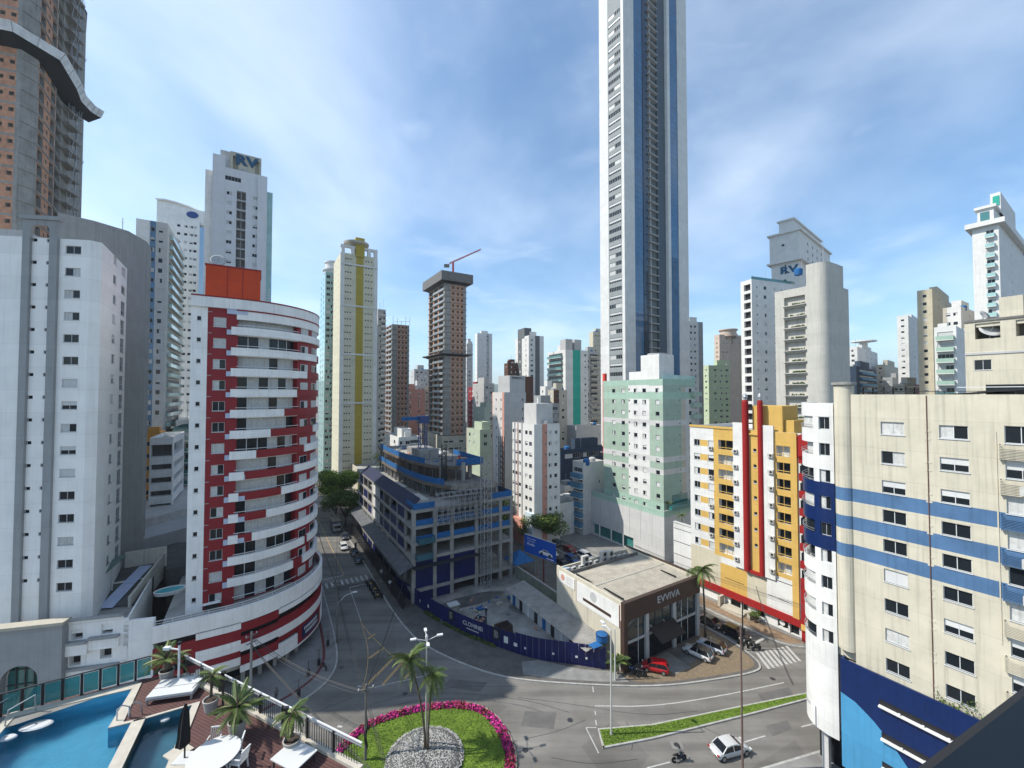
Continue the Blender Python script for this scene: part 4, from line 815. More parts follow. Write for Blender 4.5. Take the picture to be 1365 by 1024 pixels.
for k in range(n):
    z = 58+k*fl
    b.paint(0, L0-9, L0-.6, z+.2, z+fl-.2, BRICK)
    for x in (L0-1.55, L0-3.1, L0-5.2, L0-7): b.hole(0, x, x+.75, z+1.35, z+2.1, .5, CONCD)
    b.paint(2, .05*L2, L2, z+.2, z+fl-.2, BRICK)
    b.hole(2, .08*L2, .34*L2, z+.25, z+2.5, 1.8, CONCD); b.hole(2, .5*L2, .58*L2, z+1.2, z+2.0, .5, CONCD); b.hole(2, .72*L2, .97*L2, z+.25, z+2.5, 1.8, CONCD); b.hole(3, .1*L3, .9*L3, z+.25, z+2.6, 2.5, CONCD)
    link('floor_edge', sl, t, (0, 0, z)); o = link('balcony_slab', bs, t, (0, 0, z)); link('guard_rail', br, o)
    if k % 1 == 0:
        mb = MB(); q0, q1 = side([B4, B5], 1.0); 
        for j in range(5): f = random.random(); a0 = (q0[0]+(q1[0]-q0[0])*f, q0[1]+(q1[1]-q0[1])*f); mb.beam((*a0, .1), (a0[0]+random.uniform(-.6, .6), a0[1]+.4, fl-.2), .07)
        o2 = mb.build('prop', STEEL, o); o2['kind'] = 'stuff'
b.build(); MB().tube([(B5[0]+.2, B5[1], 40), (B5[0]+.2, B5[1], ZT)], .16, 6).build('hoist_rope', STEEL, t)
pth = [B0, B1, B2, B3, B4, (B5[0]-.3, B5[1]+.2), (B5[0]-.2, B5[1]+3)]
NETG = mat('pale_mesh_net', (.70, .72, .74), .8, 0, .3, .8); 
def skirt(ys, w, up):
    A = pth; Bq = side(pth, w); Cq = side(pth, w+.8); mb = MB()
    for i in range(len(pth)-1):
        zi, zj = ys[i], ys[i+1]
        mb.face([(*A[i], zi-.4), (*A[i+1], zj-.4), (*Bq[i+1], zj+.6), (*Bq[i], zi+.6)]); mb.face([(*Bq[i], zi+.6), (*Bq[i+1], zj+.6), (*Cq[i+1], zj+.6+up), (*Cq[i], zi+.6+up)], 1)
        mb.face([(*A[i], zi-.3), (*A[i+1], zj-.3), (*Bq[i+1], zj+.7), (*Bq[i], zi+.7)])
    o = mb.build('safety_skirt', [mat('black_tarp', (.012, .016, .02), .7, 0, .2), NETG], t); mb = MB()
    for i in range(1, len(pth)):
        for f in (0, .5):
            q = Bq[i-1][0]+(Bq[i][0]-Bq[i-1][0])*f, Bq[i-1][1]+(Bq[i][1]-Bq[i-1][1])*f; c_ = Cq[i-1][0]+(Cq[i][0]-Cq[i-1][0])*f, Cq[i-1][1]+(Cq[i][1]-Cq[i-1][1])*f; z = ys[i-1]+(ys[i]-ys[i-1])*f+.6
            mb.beam((*q, z), (*c_, z+up), .1)
    mb.build('net_post', STEEL, o)
z1 = ZH(72, 76); skirt([z1]*len(pth), 3.0, 1.5); z2 = ZH(5, 88)+14; skirt([z2-6]*len(pth), 2.6, 2.0)
# --- towers between the grey slab and the red building
b = tw('apartment_tower', 'beige tower with blue glass strip and corner balconies behind the grey tower', 176, 219, 241, 298, 118, WHITE2, F=((.52, .9, 1.2), (.78, 1.0, 1.3)), L=(), win=(1, 1.2), rot=31.5, side_='R', zmin=10, balc=[('L', .1, .85, WHITE2, GLASSP, .9)], stripes=[('F', 0, .42, WHITEL), ('F', .44, .62, GLASSB)]); b.build()
b = tw('apartment_tower', 'white tower with oval blue badge and curved roof crown', 228, 262, 274, 296, 150, WHITEL, F=(.16, .44, .66, .82), win=(1.0, .9), rot=25, side_='R', zmin=25, stripes=[('L', 0, 1, GLASSB)]); b.build()
mb = MB(); hh = b.H; cv = [(-6.0, hh+6.6), (-3.4, hh+6.9), (0, hh+6.5), (4, hh+5.6), (7.2, hh+4.5)]
for i in range(4):
    (xa, za), (xb, zb) = cv[i], cv[i+1]; mb.face([(xa, 3, za), (xb, 3, zb), (xb, 3, hh-3 if xa >= 0 else 20), (xa, 3, hh-3 if xa >= 0 else 20)]); mb.face([(xa-.3, 2.2, za+.5), (xb, 2.2, zb+.5), (xb, 10, zb+.5), (xa-.3, 10, za+.5)]); mb.face([(xa, 2.2, za), (xb, 2.2, zb), (xb, 2.2, zb+.5), (xa-.3, 2.2, za+.5)])
mb.face([(-6, 3, 20), (-6, 3, hh+6.6), (-6, 11, hh+6.6), (-6, 11, 20)]); mb.build('curved_crown', WHITEL, b.t); MB().box(1.5, 8.5, .6, 3, hh-.9, hh+4.4).build('badge_wall', WHITEL, b.t)
o = MB().lathe([(1.5, 0), (1.5, .12)], 24).build('oval_badge', mat('badge_blue', (.02, .07, .25), .4), b.t, (5, .55, hh+2.4)); o.rotation_euler = (FM(90), 0, 0); o.scale = (1.2, .8, 1)
# RV tower
b = tw('apartment_tower', 'tall pale grey-white tower with central dark loggias and RV roof board', 278, 352, 371, 236, 125, wallm('cool_white_render', (.70, .70, .71), .05, .1), F=(.30, .78), L=((.3, .8, 1.2), (.65, .8, 1.2)), win=(1.35, 1.0), rot=31.5, side_='R', zmin=40, top=6.0)
for z in b.zs: b.hole(0, .43*b.W, .60*b.W, z-1.25, z+1.25, 1.2, CONCD)
Wb = b.W; H = b.H
for z in b.zs: MB().box(.51*Wb, .52*Wb, .1, .3, z-1.25, z+1.25).box(.43*Wb, .60*Wb, .0, .2, z-1.5, z-1.25).build('loggia_divider', GREYL, b.t)
b.win(0, .36*Wb, H-3.0, 4.0, 1.3, 'dark'); b.build()
for f0, f1, o_, zt in ((0, .22, .5, H+3.0), (.82, 1.0, .5, H-.4)): MB().box(f0*Wb-.003, f1*Wb+.003, -o_, 2, 10, zt).build('front_pier', b.mats[0], b.t)
MB().box(-1.8, .0, 1, b.Dd, 10, H-1.5).build('side_bay', WHITEL, b.t); MB().box(Wb+.003, Wb+1.5, 1.5, b.Dd, 10, H-4).build('side_bay', GLASSP, b.t)
k = Blk(b.t, [(.30*Wb, 1.2), (.88*Wb, 1.2), (.88*Wb, 9), (.30*Wb, 9)], H-.9, H+5.8, [CREAM], name='roof_house', parapet=.2); k.hole(0, .12*Wb*.4, .24*Wb*.6, H, H+4.6, .8, STONE); k.hole(0, .46*Wb, .54*Wb, H, H+4.6, .8, STONE); k.build()
MB().box(.12*Wb, .30*Wb, 1.5, 8, H-.9, H+5.6).build('roof_house', WHITE2, b.t)
text('RV', 3.9, mat('sign_blue', (.008, .085, .17), .5), b.t, (.60*Wb, 1.1, H+3.6), (FM(90), 0, 0), ext=.08, sx=1.2, bold=.2)
# small blocks low between grey tower and red building
b = tw('apartment_block', 'low orange-fronted block with dark window bands', 178, 189, 206, 580, 98, wallm('ochre_orange', (.45, .22, .05)), F=(), L=(), side_='R', zmin=12)
for k in range(6): b.win(0, b.W*.5, b.H-2.2-2.9*k, b.W*.7, 1.1, 'dark'); 
b.build()
b = tw('apartment_block', 'low white block with deep grey balconies by the roof terraces', 201, 224, 240, 583, 92, WHITEL, side_='R', zmin=9, F=(), L=())
for k in range(5):
    z = b.H-4.2-2.9*k; hh = 2.6 if k == 0 else 1.2; b.hole(0, .05*b.W, .95*b.W, z, z+hh, 1.5, CONCD); b.hole(1, .1*b.Dd, .9*b.Dd, z, z+hh, 1.5, CONCD)
b.build()
b = tw('apartment_block', 'teal glazed low block beside the low white block', 231, 240, 252, 570, 110, GLASST, side_='R', zmin=9, F=(.5,), L=(), balc=[('F', .1, .9, WHITEL, GLASST, .8)]); b.build()
b = tw('apartment_block', 'white block with open balconies behind the red and white building', 235, 252, 270, 560, 125, WHITEL, side_='R', F=(), balc=[('F', .2, .95, WHITEL, WHITEL, 1.0)], zmin=9); b.build()
# roof terraces
t = thing('terrace_podium', 'stepped grey roof terraces with pergola behind the ramp', 'building')
q = [G(188, 742, 13), G(262, 742, 13), G(262, 655, 13), G(188, 655, 13)]
MB().prism([G(186, 720, 14), G(262, 700, 14), G(300, 640, 14), G(186, 640, 14)], 0, 14).build('wall', GREYL, t)
MB().prism([G(188, 690, 16), G(262, 672, 16), G(290, 630, 16), G(188, 640, 16)], 14.0, 15.5).build('upper_terrace', mat('terrace_tile', (.52, .49, .46), .8, 0, .25, .8), t)
MB().prism([G(190, 700, 14), G(245, 688, 14), G(248, 680, 14), G(190, 690, 14)], 14.004, 15.2).build('pale_blue_roof', wallm('pale_blue_roof', (.45, .50, .58)), t)
pg = thing('pergola', 'wooden pergola with slatted top on the roof terrace', 'pergola', (*G(214, 650, 15.5), 15.5), RG); mb = MB()
for x in (0, 5.5):
    for y in (0, 4): mb.box(x, x+.2, y, y+.2, 0, 2.6)
mb.build('post', BROWN, pg)
for k in range(14): MB().box(-.4, 6.2, k*.33, k*.33+.12, 2.6, 2.75).build('slat', GREYL, pg)
for j, (px, py) in enumerate(((196, 668), (203, 669), (210, 665))):
    tb = thing('terrace_table', 'small dark table set on the pale roof terrace', 'table', (*G(px, py, 15.5), 15.5), j, 'tables on the roof terrace'); MB().lathe([(.5, .7), (.5, .75)], 12).build('top', BLACK, tb); MB().lathe([(.04, 0), (.04, .7)], 8).build('leg', BLACK, tb)
# --- podium under the arch tower with the big grey gate
t = thing('entrance_podium', 'white podium with tall grey arched gate and ramp on its roof', 'building')
zp = 12.5; p0 = G(6, 832.5, zp); p1 = G(100, 822.5, zp); p2 = G(172, 815, zp); pr = G(212, 812, zp); dd = math.atan2(p2[1]-p0[1], p2[0]-p0[0])
pm1 = (p0[0]-14*math.cos(dd), p0[1]-14*math.sin(dd))
back = [(p2[0]-.5225*14, p2[1]+.8526*14), (pm1[0], pm1[1]+9)]
b = Blk(t, [pm1, p2, back[0], back[1]], 0, 11.7, [WHITEL], parapet=1.3, roof=mat('terrace_grey', (.30, .30, .28), .9, 0, .3, .5)); X = lambda px: seg(px, pm1, p2)
zA, zB = ZH(845, 51.5), ZH(875, 51.5)
for px in (109.5, 149.5):
    for z in (ZH(845, 51.5), ZH(878, 51.5)):
        pass
for px, z_ in ((111, 10.35), (150.5, 10.6), (109, 7.2), (149.5, 7.6)): b.hole(0, X(px)-.6, X(px)+.6, z_-.62, z_+.62, .8, BLACK)
b.build()
mb = MB(); pw = X(100)-X(6); n = 16; w0, w1 = X(22)-X(6), X(70)-X(6); cxm = (w0+w1)/2; rw = (w1-w0)/2; zs = 6.1; H1 = zp-.3
arc_ = [(cxm-rw*math.cos(math.pi*k/n), zs+rw*math.sin(math.pi*k/n)) for k in range(n+1)]
for y in (-1.0, -.3):
    mb.face([(0, y, 0), (w0, y, 0), (w0, y, zs), (w0, y, H1), (0, y, H1)]); mb.face([(w1, y, 0), (pw, y, 0), (pw, y, H1), (w1, y, H1), (w1, y, zs)])
    for k in range(n): mb.face([(arc_[k][0], y, arc_[k][1]), (arc_[k+1][0], y, arc_[k+1][1]), (arc_[k+1][0], y, H1), (arc_[k][0], y, H1)])
for k in range(n): mb.face([(arc_[k][0], -1, arc_[k][1]), (arc_[k+1][0], -1, arc_[k+1][1]), (arc_[k+1][0], -.3, arc_[k+1][1]), (arc_[k][0], -.3, arc_[k][1])])
mb.face([(w0, -1, 0), (w0, -1, zs), (w0, -.3, zs), (w0, -.3, 0)]); mb.face([(pw, -1, 0), (pw, -.0, 0), (pw, 0, H1), (pw, -1, H1)]); mb.face([(0, -1, H1), (pw, -1, H1), (pw, 0, H1), (0, 0, H1)]); mb.face([(0, -1, 0), (0, 0, 0), (0, 0, H1), (0, -1, H1)])
gx = X(6); gq = (pm1[0]+gx*math.cos(dd), pm1[1]+gx*math.sin(dd))
g = mb.build('gate_wall', GREYW, t, (*gq, 0), dd)
MB().prism([(w0, zs-6), (w1, zs-6)]+[(a, z) for a, z in arc_[::-1]], -.02, .02).build('arch_glass', GLASST, t, (*gq, 0), dd).rotation_euler = (FM(90), 0, dd)
g2 = MB()
for f in (.25, .5, .75): g2.box(w0+f*(w1-w0)-.05, w0+f*(w1-w0)+.05, -.2, -.1, 0, zs+rw*.8)
for z in (5.2, 7): g2.box(w0, w1, -.2, -.1, z, z+.08)
g2.build('arch_mullion', ALUD, t, (*gq, 0), dd)
MB().box(-.2, pw+.2, -1.25, .15, H1, H1+.35).build('gate_cornice', STONE, t, (*gq, 0), dd)
for x0, x1, z0, z1, o in ((X(100), X(172), 11.72, 12.1, .15), (X(100), X(128), 8.0, 9.35, .5), (X(128), X(168), 8.35, 9.6, .35), (X(100), X(168), 4.6, 6.1, .3)):
    MB().box(x0, x1, -o, -.003, z0, z1).build('balcony_band', WHITEL, t, (*pm1, 0), dd); MB().box(x0, x1, -o-.2, .0, z1, z1+.3).build('band_coping', GREYW, t, (*pm1, 0), dd)
MB().box(X(172)+.003, X(212), .0, .4, 0, 11.3).build('blank_wall', WHITEL, t, (*pm1, 0), dd)
# ramp with pale blue strip and its walls
DKR = mat('ramp_asphalt', (.10, .10, .095), .9, 0, .3, .6)
def quad3(name, pts, m, parent, th=.15):
    mb = MB(); up = [tuple(p) for p in pts]; lo = [(p[0], p[1], p[2]-th) for p in pts]; mb.face(up); mb.face(lo[::-1])
    for i in range(len(pts)): j = (i+1) % len(pts); mb.face([lo[i], lo[j], up[j], up[i]])
    return mb.build(name, m, parent)
g3 = lambda px, py, z: (*G(px, py, z), z)
quad3('ramp', [g3(96, 812, 10.6), g3(180, 806, 10.6), g3(218, 748, 12.4), g3(160, 757, 12.4)], DKR, t, 2.5)
quad3('ramp_strip', [g3(130, 811, 10.66), g3(150, 810, 10.66), g3(203, 753, 12.46), g3(186, 755, 12.46)], wallm('pale_blue_strip', (.50, .57, .74)), t, .04)
def wall3(name, a, b_, h, th, m, parent):
    mb = MB(); A, Bv = Vector(a), Vector(b_); d = (Bv-A).to_2d().normalized(); n_ = Vector((-d.y, d.x, 0))*th
    lo = [A-Vector((0, 0, 2.5)), Bv-Vector((0, 0, 2.5)), Bv-Vector((0, 0, 2.5))+n_, A-Vector((0, 0, 2.5))+n_]; hi = [A+Vector((0, 0, h)), Bv+Vector((0, 0, h)), Bv+Vector((0, 0, h))+n_, A+Vector((0, 0, h))+n_]
    mb.face(hi); 
    for i in range(4): j = (i+1) % 4; mb.face([lo[i], lo[j], hi[j], hi[i]])
    return mb.build(name, m, parent)
PW = wallm('ramp_wall_cream', (.58, .56, .49), .15, .3)
wall3('ramp_wall', g3(92, 812, 10.6), g3(162, 757, 12.4), 1.3, .3, PW, t); wall3('ramp_wall', g3(174, 808, 10.6), g3(220, 748, 12.4), 1.3, .3, PW, t); wall3('ramp_wall', g3(166, 757, 12.4), g3(222, 748, 12.4), 2.4, .3, PW, t)
wall3('ramp_wall', g3(196, 722, 12.4), g3(240, 690, 13.4), 1.3, .3, PW, t)
MB().prism([P(*VU(G(183, 722, 12.4))), G(262, 716, 12.4), G(262, 745, 12.4), G(222, 752, 12.4)], 0, 11.6).build('rear_court', DKR, t)
# glass canopy and terrace pieces at the foot of the tower
quad3('glass_canopy', [g3(103, 774, 14.6), g3(131, 772, 14.6), g3(168, 741, 15.4), g3(160, 740, 15.8)], mat('canopy_green_glass', (.12, .19, .17), .15, 0, .2, 1, ior=1.6), t, .1)
for a, b_ in (((104, 776), 13.4), ((131, 774), 13.4), ((150, 757), 13.8)): x, y = G(*a, 14.5); MB().box(x-.07, x+.07, y-.07, y+.07, 10, 14.5).build('canopy_post', RAILW, t)
quad3('sun_terrace', [g3(22, 826, 11.4), g3(95, 818, 11.4), g3(100, 800, 11.4), g3(26, 806, 11.4)], mat('white_terrace_tile', (.60, .59, .56), .7, 0, .15, 1), t, 1.0)
MB().box(0, 4.6, 0, .35, 11.4, 13.0).build('planter', BROWN, t, (*G(52, 806, 11.4), 0), dd)
lg = thing('sun_lounger', 'dark red sun lounger on the white terrace under the arch tower', 'lounger', (*G(72, 816, 11.4), 11.4), FM(60)); MB().box(0, 1.2, -.3, .3, .2, .32).build('seat', BRED, lg); o = MB().box(0, .7, -.3, .3, 0, .1).build('backrest', BRED, lg, (1.2, 0, .25)); o.rotation_euler = (0, FM(-35), 0)
for x, y in ((.1, -.25), (.1, .25), (1.1, -.25), (1.1, .25)): MB().box(x-.03, x+.03, y-.03, y+.03, 0, .2).build('leg', BRED, lg)
# --- the red and white curved building
VO, UO = -8.2, 71.9; t = thing('apartment_tower', 'curved dark red and white tower with stepped white balcony bands', 'building', P(VO, UO), RG)
xf = lambda px: onu(px, UO)-VO
R0 = 11.6; X0 = 5.5; cx_, cy_ = X0, R0
tp = [(0, 0), (X0, 0)]+arc(cx_, cy_, R0, -90, 12, 26)[1:]+[(X0+R0*.98, 24), (0, 24)]
def angpx(px, rad=R0):
    x, y, d = ray(px, 526); k = math.hypot(x, y); vx, vu = VU((x, y)); vx /= k; vu /= k; ox, oy = -VO-cx_, -UO-cy_
    bq = ox*vx+oy*vu; cq = ox*ox+oy*oy-rad*rad; dis = bq*bq-cq
    if dis < 0: return 12
    s_ = -bq-math.sqrt(dis); return math.degrees(math.atan2(oy+s_*vu, ox+s_*vx))
RZ0, RH = 10.0, 53.8; FLN = [50.4-3.0*k for k in range(14)]
aG0, aG1 = angpx(314), angpx(396)
core = [(0, 0), (X0, 0)]+arc(cx_, cy_, R0-.9, aG0, aG1, 14)+arc(cx_, cy_, R0, aG1, 12, 14)+[(X0+R0*.98, 24), (0, 24)]
b = Blk(t, core, RZ0-.5, RH, [WHITEL], parapet=.9)
ne = len(core)
b.paint(0, xf(275), X0, RZ0, 52.4, BRED)
for e in range(1, ne-3): b.paint(e, 0, b.L(e), RZ0, 51.4, BRED)
for z in FLN:
    b.win(0, xf(263.5), z-.0+.3, .5, .6, 'small', True); b.win(0, (xf(283)+xf(300))/2, z-.05, xf(300)-xf(283), 1.35, random.choice(['curt', 'left', 'shut', 'right', 'dark']), True)
b.build()
def aband(name, a0, a1, z0, z1, o0, o1, m, parent=t, cc=(cx_, cy_), rad=R0, n=None):
    n = n or max(2, int(abs(a1-a0)/4)); mb = MB(); strip(mb, arc(cc[0], cc[1], rad, a0, a1, n), z0, z1, o0, o1); return mb.build(name, m, parent)
LA = [431, 418, 406, 393, 377, 360, 342, 327, 320, 320, 320, 405, 391, 0]; LB = [0, 0, 0, 0, 0, 415, 404, 391, 375, 356, 338, 409, 403, 0]
LAV = wallm('lavender_box', (.46, .51, .62)); REDT = BRED
for k, z in enumerate(FLN):
    z0, z1 = z-1.75, z-.62
    if k < 13:
        end = 12; a_ = angpx(LA[k]) if LA[k] else aG0; a_ = end if LA[k] >= 430 else a_; bb = angpx(LB[k]) if LB[k] else end
        if LA[k]: aband('balcony_band', aG0-3, min(a_, bb), z0, z1, -.1, .45, WHITEL)
        if bb > a_+1: aband('balcony_band', a_+.05, min(bb, end), z0, z1-.0, -.1, .28, REDT)
        if LB[k]: aband('balcony_band', max(bb, a_+.05), end, z0, z1, -.1, .45, WHITEL)
    # loggia glazing
    na = 6; da = (aG1-aG0)/na
    for j in range(na):
        m_ = random.choice([GLASS, GLASS, CURT, GLASS, CURT, CURT]) if k not in (0,) else CURT
        aband('glass_panel', aG0+j*da+.25, aG0+(j+1)*da-.25, z-1.2, z+1.15, -.9, -.84, m_, n=3)
        mb = MB(); p_ = arc(cx_, cy_, R0-.8, aG0+j*da, aG0+j*da+.01, 1)[0]; mb.box(p_[0]-.05, p_[0]+.05, p_[1]-.05, p_[1]+.05, z-1.2, z+1.15); mb.build('mullion', ALU, t)
    aband('slab_edge', aG0, aG1, z+1.15, z+1.3, -1.0, .1, WHITEL); rl = aband('hand_rail', aG0, aG1, z-.36, z-.28, .25, .32, RAILW, n=12)
    # windows in the red curve
    for pa, pb, hh in ((400, 409.5, 1.3), (414.5, 421, 1.3), (425, 429, 1.7)):
        a0, a1 = angpx(pa), angpx(pb)
        if pb == 429: a1 = a0+6
        m_ = random.choice([GLASS, CURT, CURT, GLASS]); f_ = aband('window', a0, a1, z-.75, z-.75+hh, -.02, .05, ALU, n=4); am = (a0+a1)/2
        aband('pane', a0+.35, am-.15, z-.68, z-.82+hh, .03, .07, m_, f_, n=2); aband('pane', am+.15, a1-.35, z-.68, z-.82+hh, .03, .07, random.choice([GLASS, CURT]), f_, n=2)
    # lavender boxes
    MB().box(xf(301), xf(301)+2.5, -.32, .8, z+1.22, z+1.92).build('lavender_box', LAV, t)
    MB().box(xf(275), xf(281), -.03, .0, z+1.28, z+1.36).build('joint_line', GREYL, t)
rp = [(0, 0), (X0, 0)]+arc(cx_, cy_, R0, -90, 12, 26)[1:]
for z0, z1, o, m_ in ((52.35, 53.8, .35, WHITEL), (50.9, 52.15, .3, WHITEL)):
    mb = MB(); pp_ = rp if z0 > 52 else [(X0-.2, 0)]+rp[2:]; strip(mb, pp_, z0, z1, -.2, o); mb.build('roof_band', m_, t)
for z in (53.8, 52.15): mb = MB(); strip(mb, rp if z > 53 else [(X0-.2, 0)]+rp[2:], z+.003, z+.2, -.22, .4); mb.build('red_trim', BRED, t)
MB().prism([(q[0], q[1]) for q in offset(tp, .35)], RH-1, RH-.4).build('roof_deck', ROOFC, t)
q0, q1 = onu(271, UO+7)-VO, onu(345, UO+7)-VO
ob = MB().box(q0, q1, 7, 13, RH-.5, ZH(364, 68)).build('orange_tank_room', ORANGE, t); MB().box(q0-.1, q1+.1, 6.9, 13.1, ZH(364, 68), ZH(364, 68)+.2).build('tank_coping', BRED, ob)
for f in (.38, .66): MB().box(q0+f*(q1-q0), q0+f*(q1-q0)+.08, 6.95, 7.0, RH, ZH(365, 68)).build('panel_joint', BRED, ob)
w_ = P(VO+q0+1.5, UO+8.5); dish((*w_, ZH(364, 68)+.2), 1.1, FM(30), 'grey satellite dish on the orange roof room', 60)
ld = MB(); 
for z in range(9): ld.box(q1+.6, q1+1.3, 8, 8.05, RH+z*.45, RH+z*.45+.05)
ld.box(q1+.6, q1+.65, 8, 8.05, RH, RH+4); ld.box(q1+1.25, q1+1.3, 8, 8.05, RH, RH+4); ld.build('roof_ladder', RAILW, t)
# its podium: banded, curved
PX0, PR = onu(211, 68.2)-VO, 13.6; pc = (X0-1.2, UO and (68.2-UO)+PR); pth = [(PX0, pc[1]-PR), (pc[0], pc[1]-PR)]+arc(pc[0], pc[1], PR, -90, 15, 30)[1:]
core = pth+[(pc[0]+PR-1.0, 26), (PX0, 26)]
Blk(t, offset(core, .5), 3.2, 10.0, [BLACK], name='podium_core', parapet=0, roof=mat('podium_deck', (.34, .33, .31), .9, 0, .3, .5)).build()
Blk(t, offset(core, 2.6), 0, 3.2, [CONCD], name='ground_floor', parapet=0).build()
S = lambda px: None
PLen = path_len(pth); flat = pc[0]-PX0
def sx(px):       # distance along the podium edge seen at picture column px
    best = None
    for i in range(400):
        s_ = PLen*i/399; (x, y), _ = path_at(pth, s_); w = P(VO+x, UO+y); q = CX+FPX*w[0]/w[1]
        if best is None or abs(q-px) < best[0]: best = (abs(q-px), s_)
    return best[1]
secs = [(sx(211), sx(268)), (sx(268), sx(326)), (sx(326), sx(375)), (sx(375), PLen)]
bandsP = [[('w', 10.9, 8.9), ('r', 8.1, 5.7), ('r', 4.8, 3.9), ('w', 3.9, 3.2)],
          [('w', 10.9, 8.95), ('w', 8.8, 8.0), ('r', 8.0, 6.5), ('w', 6.5, 5.1), ('r', 5.1, 4.2), ('w', 4.2, 3.2)],
          [('w', 10.9, 8.8), ('r', 8.65, 7.5), ('r', 6.9, 5.9), ('w', 5.9, 4.9), ('r', 4.2, 3.0), ('w', 3.0, 2.1)],
          [('w', 10.9, 8.9), ('w', 8.7, 8.0), ('r', 7.2, 5.9), ('w', 5.9, 4.7), ('r', 4.7, 3.9), ('w', 3.6, 1.6)]]
for (s0, s1), bs_ in zip(secs, bandsP):
    for c_, zt, zb in bs_:
        mb = MB(); strip(mb, path_cut(pth, s0, s1), zb, zt-.004, -.1, .3 if c_ == 'w' else .2); mb.build('podium_band', WHITEL if c_ == 'w' else BRED, t)
mb = MB(); strip(mb, pth, 11.5, 11.57, .1, .16); strip(mb, pth, 11.2, 11.24, .1, .14); mb.build('terrace_rail', RAILW, t); mb = MB()
for k in range(18): (x, y), _ = path_at(pth, k*PLen/17); mb.box(x-.03, x+.03, y-.03, y+.03, 10.9, 11.5)
mb.build('rail_post', RAILW, t)
# blue name board low on the curve
s0, s1 = sx(404), sx(424); mb = MB(); strip(mb, path_cut(pth, s0-.8, s1+1.2), 1.9, 4.6, .1, .34); mb.build('red_sign_wall', BRED, t)
mb = MB(); strip(mb, path_cut(pth, s0, s1), 2.3, 4.2, .36, .42); sg = mb.build('name_board', mat('board_navy', (.012, .014, .07), .4), t)
mb = MB(); 
for r_i, zz in enumerate((3.45, 2.75)):
    s_ = s0+.4+r_i*.3
    while s_ < s1-.5: w = random.uniform(.18, .34); strip(mb, path_cut(pth, s_, s_+w), zz, zz+.45, .43, .45); s_ += w+.12
mb.build('board_marks', RAILW, sg)
for px in (300, 330, 352, 372, 388, 400):
    (x, y), a = path_at(pth, sx(px)); MB().box(x-.25, x+.25, y+.9, y+1.4, 0, 3.2).build('column', CONC, t)
mb = MB(); strip(mb, path_cut(side(pth, -2.55), 2, 22), .3, 2.6, -.1, .03); mb.build('shop_front', GLASS, t)
mb = MB(); strip(mb, path_cut(side(pth, -.8), 6, 18), 2.2, 2.9, -.05, .1); mb.build('shop_awning', STONE, t)
# terrace things: round pool, grill, red parasol
pl = thing('plunge_pool', 'oval turquoise plunge pool on the terrace beside the white tower wall', 'pool', (*G(227, 789, 10.1), 10.0), RG)
mb = MB(); mb.lathe([(1.5, 0), (1.62, .5), (1.5, .55), (1.4, .4)], 28); mb.build('rim', WHITEL, pl).scale = (1.25, .8, 1); mb = MB(); mb.lathe([(1.4, .3), (1.4, .42)], 28); mb.build('water', mat('pool_turquoise', (.06, .45, .52), .08, 0, .08, 1), pl).scale = (1.25, .8, 1)
gr = thing('terrace_grill', 'white-topped grill table on the curved building terrace', 'table', (*G(282, 812, 10), 10.0), RG); MB().box(-1, 1, -.5, .5, .85, .95).build('top', WHITEL, gr); MB().box(-.8, .8, -.4, .4, 0, .85).build('cabinet', BLACK, gr)
ps = thing('folded_parasol', 'round dark red parasol on the curved building terrace', 'parasol', (*P(VO+14.2, UO+6.2), 10.0)); MB().tube([(0, 0, 0), (0, 0, 2.2)], .04, 6).build('pole', RAILW, ps); MB().lathe([(1.1, 1.5), (.9, 1.9), (.45, 2.25), (.04, 2.4)], 14).build('canopy', BRED, ps)
# ================================================================ building site
VO, UO = 25.5, 77.8; t = thing('building_under_construction', 'concrete frame of a new building wrapped in blue safety nets', 'building', P(VO, UO), RG)
xF = lambda px: onu(px, UO)-VO
W_, D_ = xF(683), 52.0; LV = [2.5, 5.4, 8.4, 11.4, 14.5, 17.6]
cols = [xF(q) for q in (553, 581, 603.5, 636, 667.5, 681.8)]; cm = MB().box(-.35, .35, 0, .7, 0, 17.6).mesh('column', CONC)
for x in cols: link('column', cm, t, (x, 0, 0))
cl2 = MB().box(0, .5, -.3, .3, 0, 17.6).mesh('column', CONC)
ys = [5.5*k for k in range(1, 10)]
for y in ys: link('column', cl2, t, (0, y, 0)); link('column', cl2, t, (W_-.5, y, 0))
ci = MB().box(-.3, .3, -.3, .3, 0, 17.6).mesh('column', CONCD)
for y in (6, 12, 20, 30, 40):
    for x in (6, 12, 17): link('column', ci, t, (x, y, 0))
for z in LV[0:1]+LV[2:]:
    f = MB().box(-.3, W_+.2, -.12, .85, z-.45, z+.12).box(-.25, .5, .85, D_, z-.45, z+.12).box(.5, W_-.1, .85, D_, z-.16, z+.1).build('floor_slab', CONC, t)
    if z > 9 and z < 17:
        for i in range(len(cols)-1):
            if True: MB().box(cols[i]+.4, cols[i+1]-.4, .05, .1, z+.15, z+1.25).build('safety_net', NETB, f)
    if 8 < z < 17:
        for i in range(len(ys)-1):
            mm = random.choice([NAVY, NAVY, BLACK]); hh = random.choice([1.2, 2.6, 2.6]); MB().box(.1, .16, ys[i]+.4, ys[i+1]-.4, z+.15, z+hh).build('side_net', mm, f)
for i in (0, 1): MB().box(cols[i]+.37, cols[i+1]-.37, .2, .28, .1, 7.9 if i else 2.0).build('hoarding_panel', NAVY, t)
for i in (0, 2): MB().box(cols[i]+.37, cols[i+1]-.37, .2, .28, 2.7, 7.9).build('hoarding_panel', NAVY, t)
MB().box(.08, .3, .5, D_, .2, 2.4).build('hoarding_panel', NAVY, t)
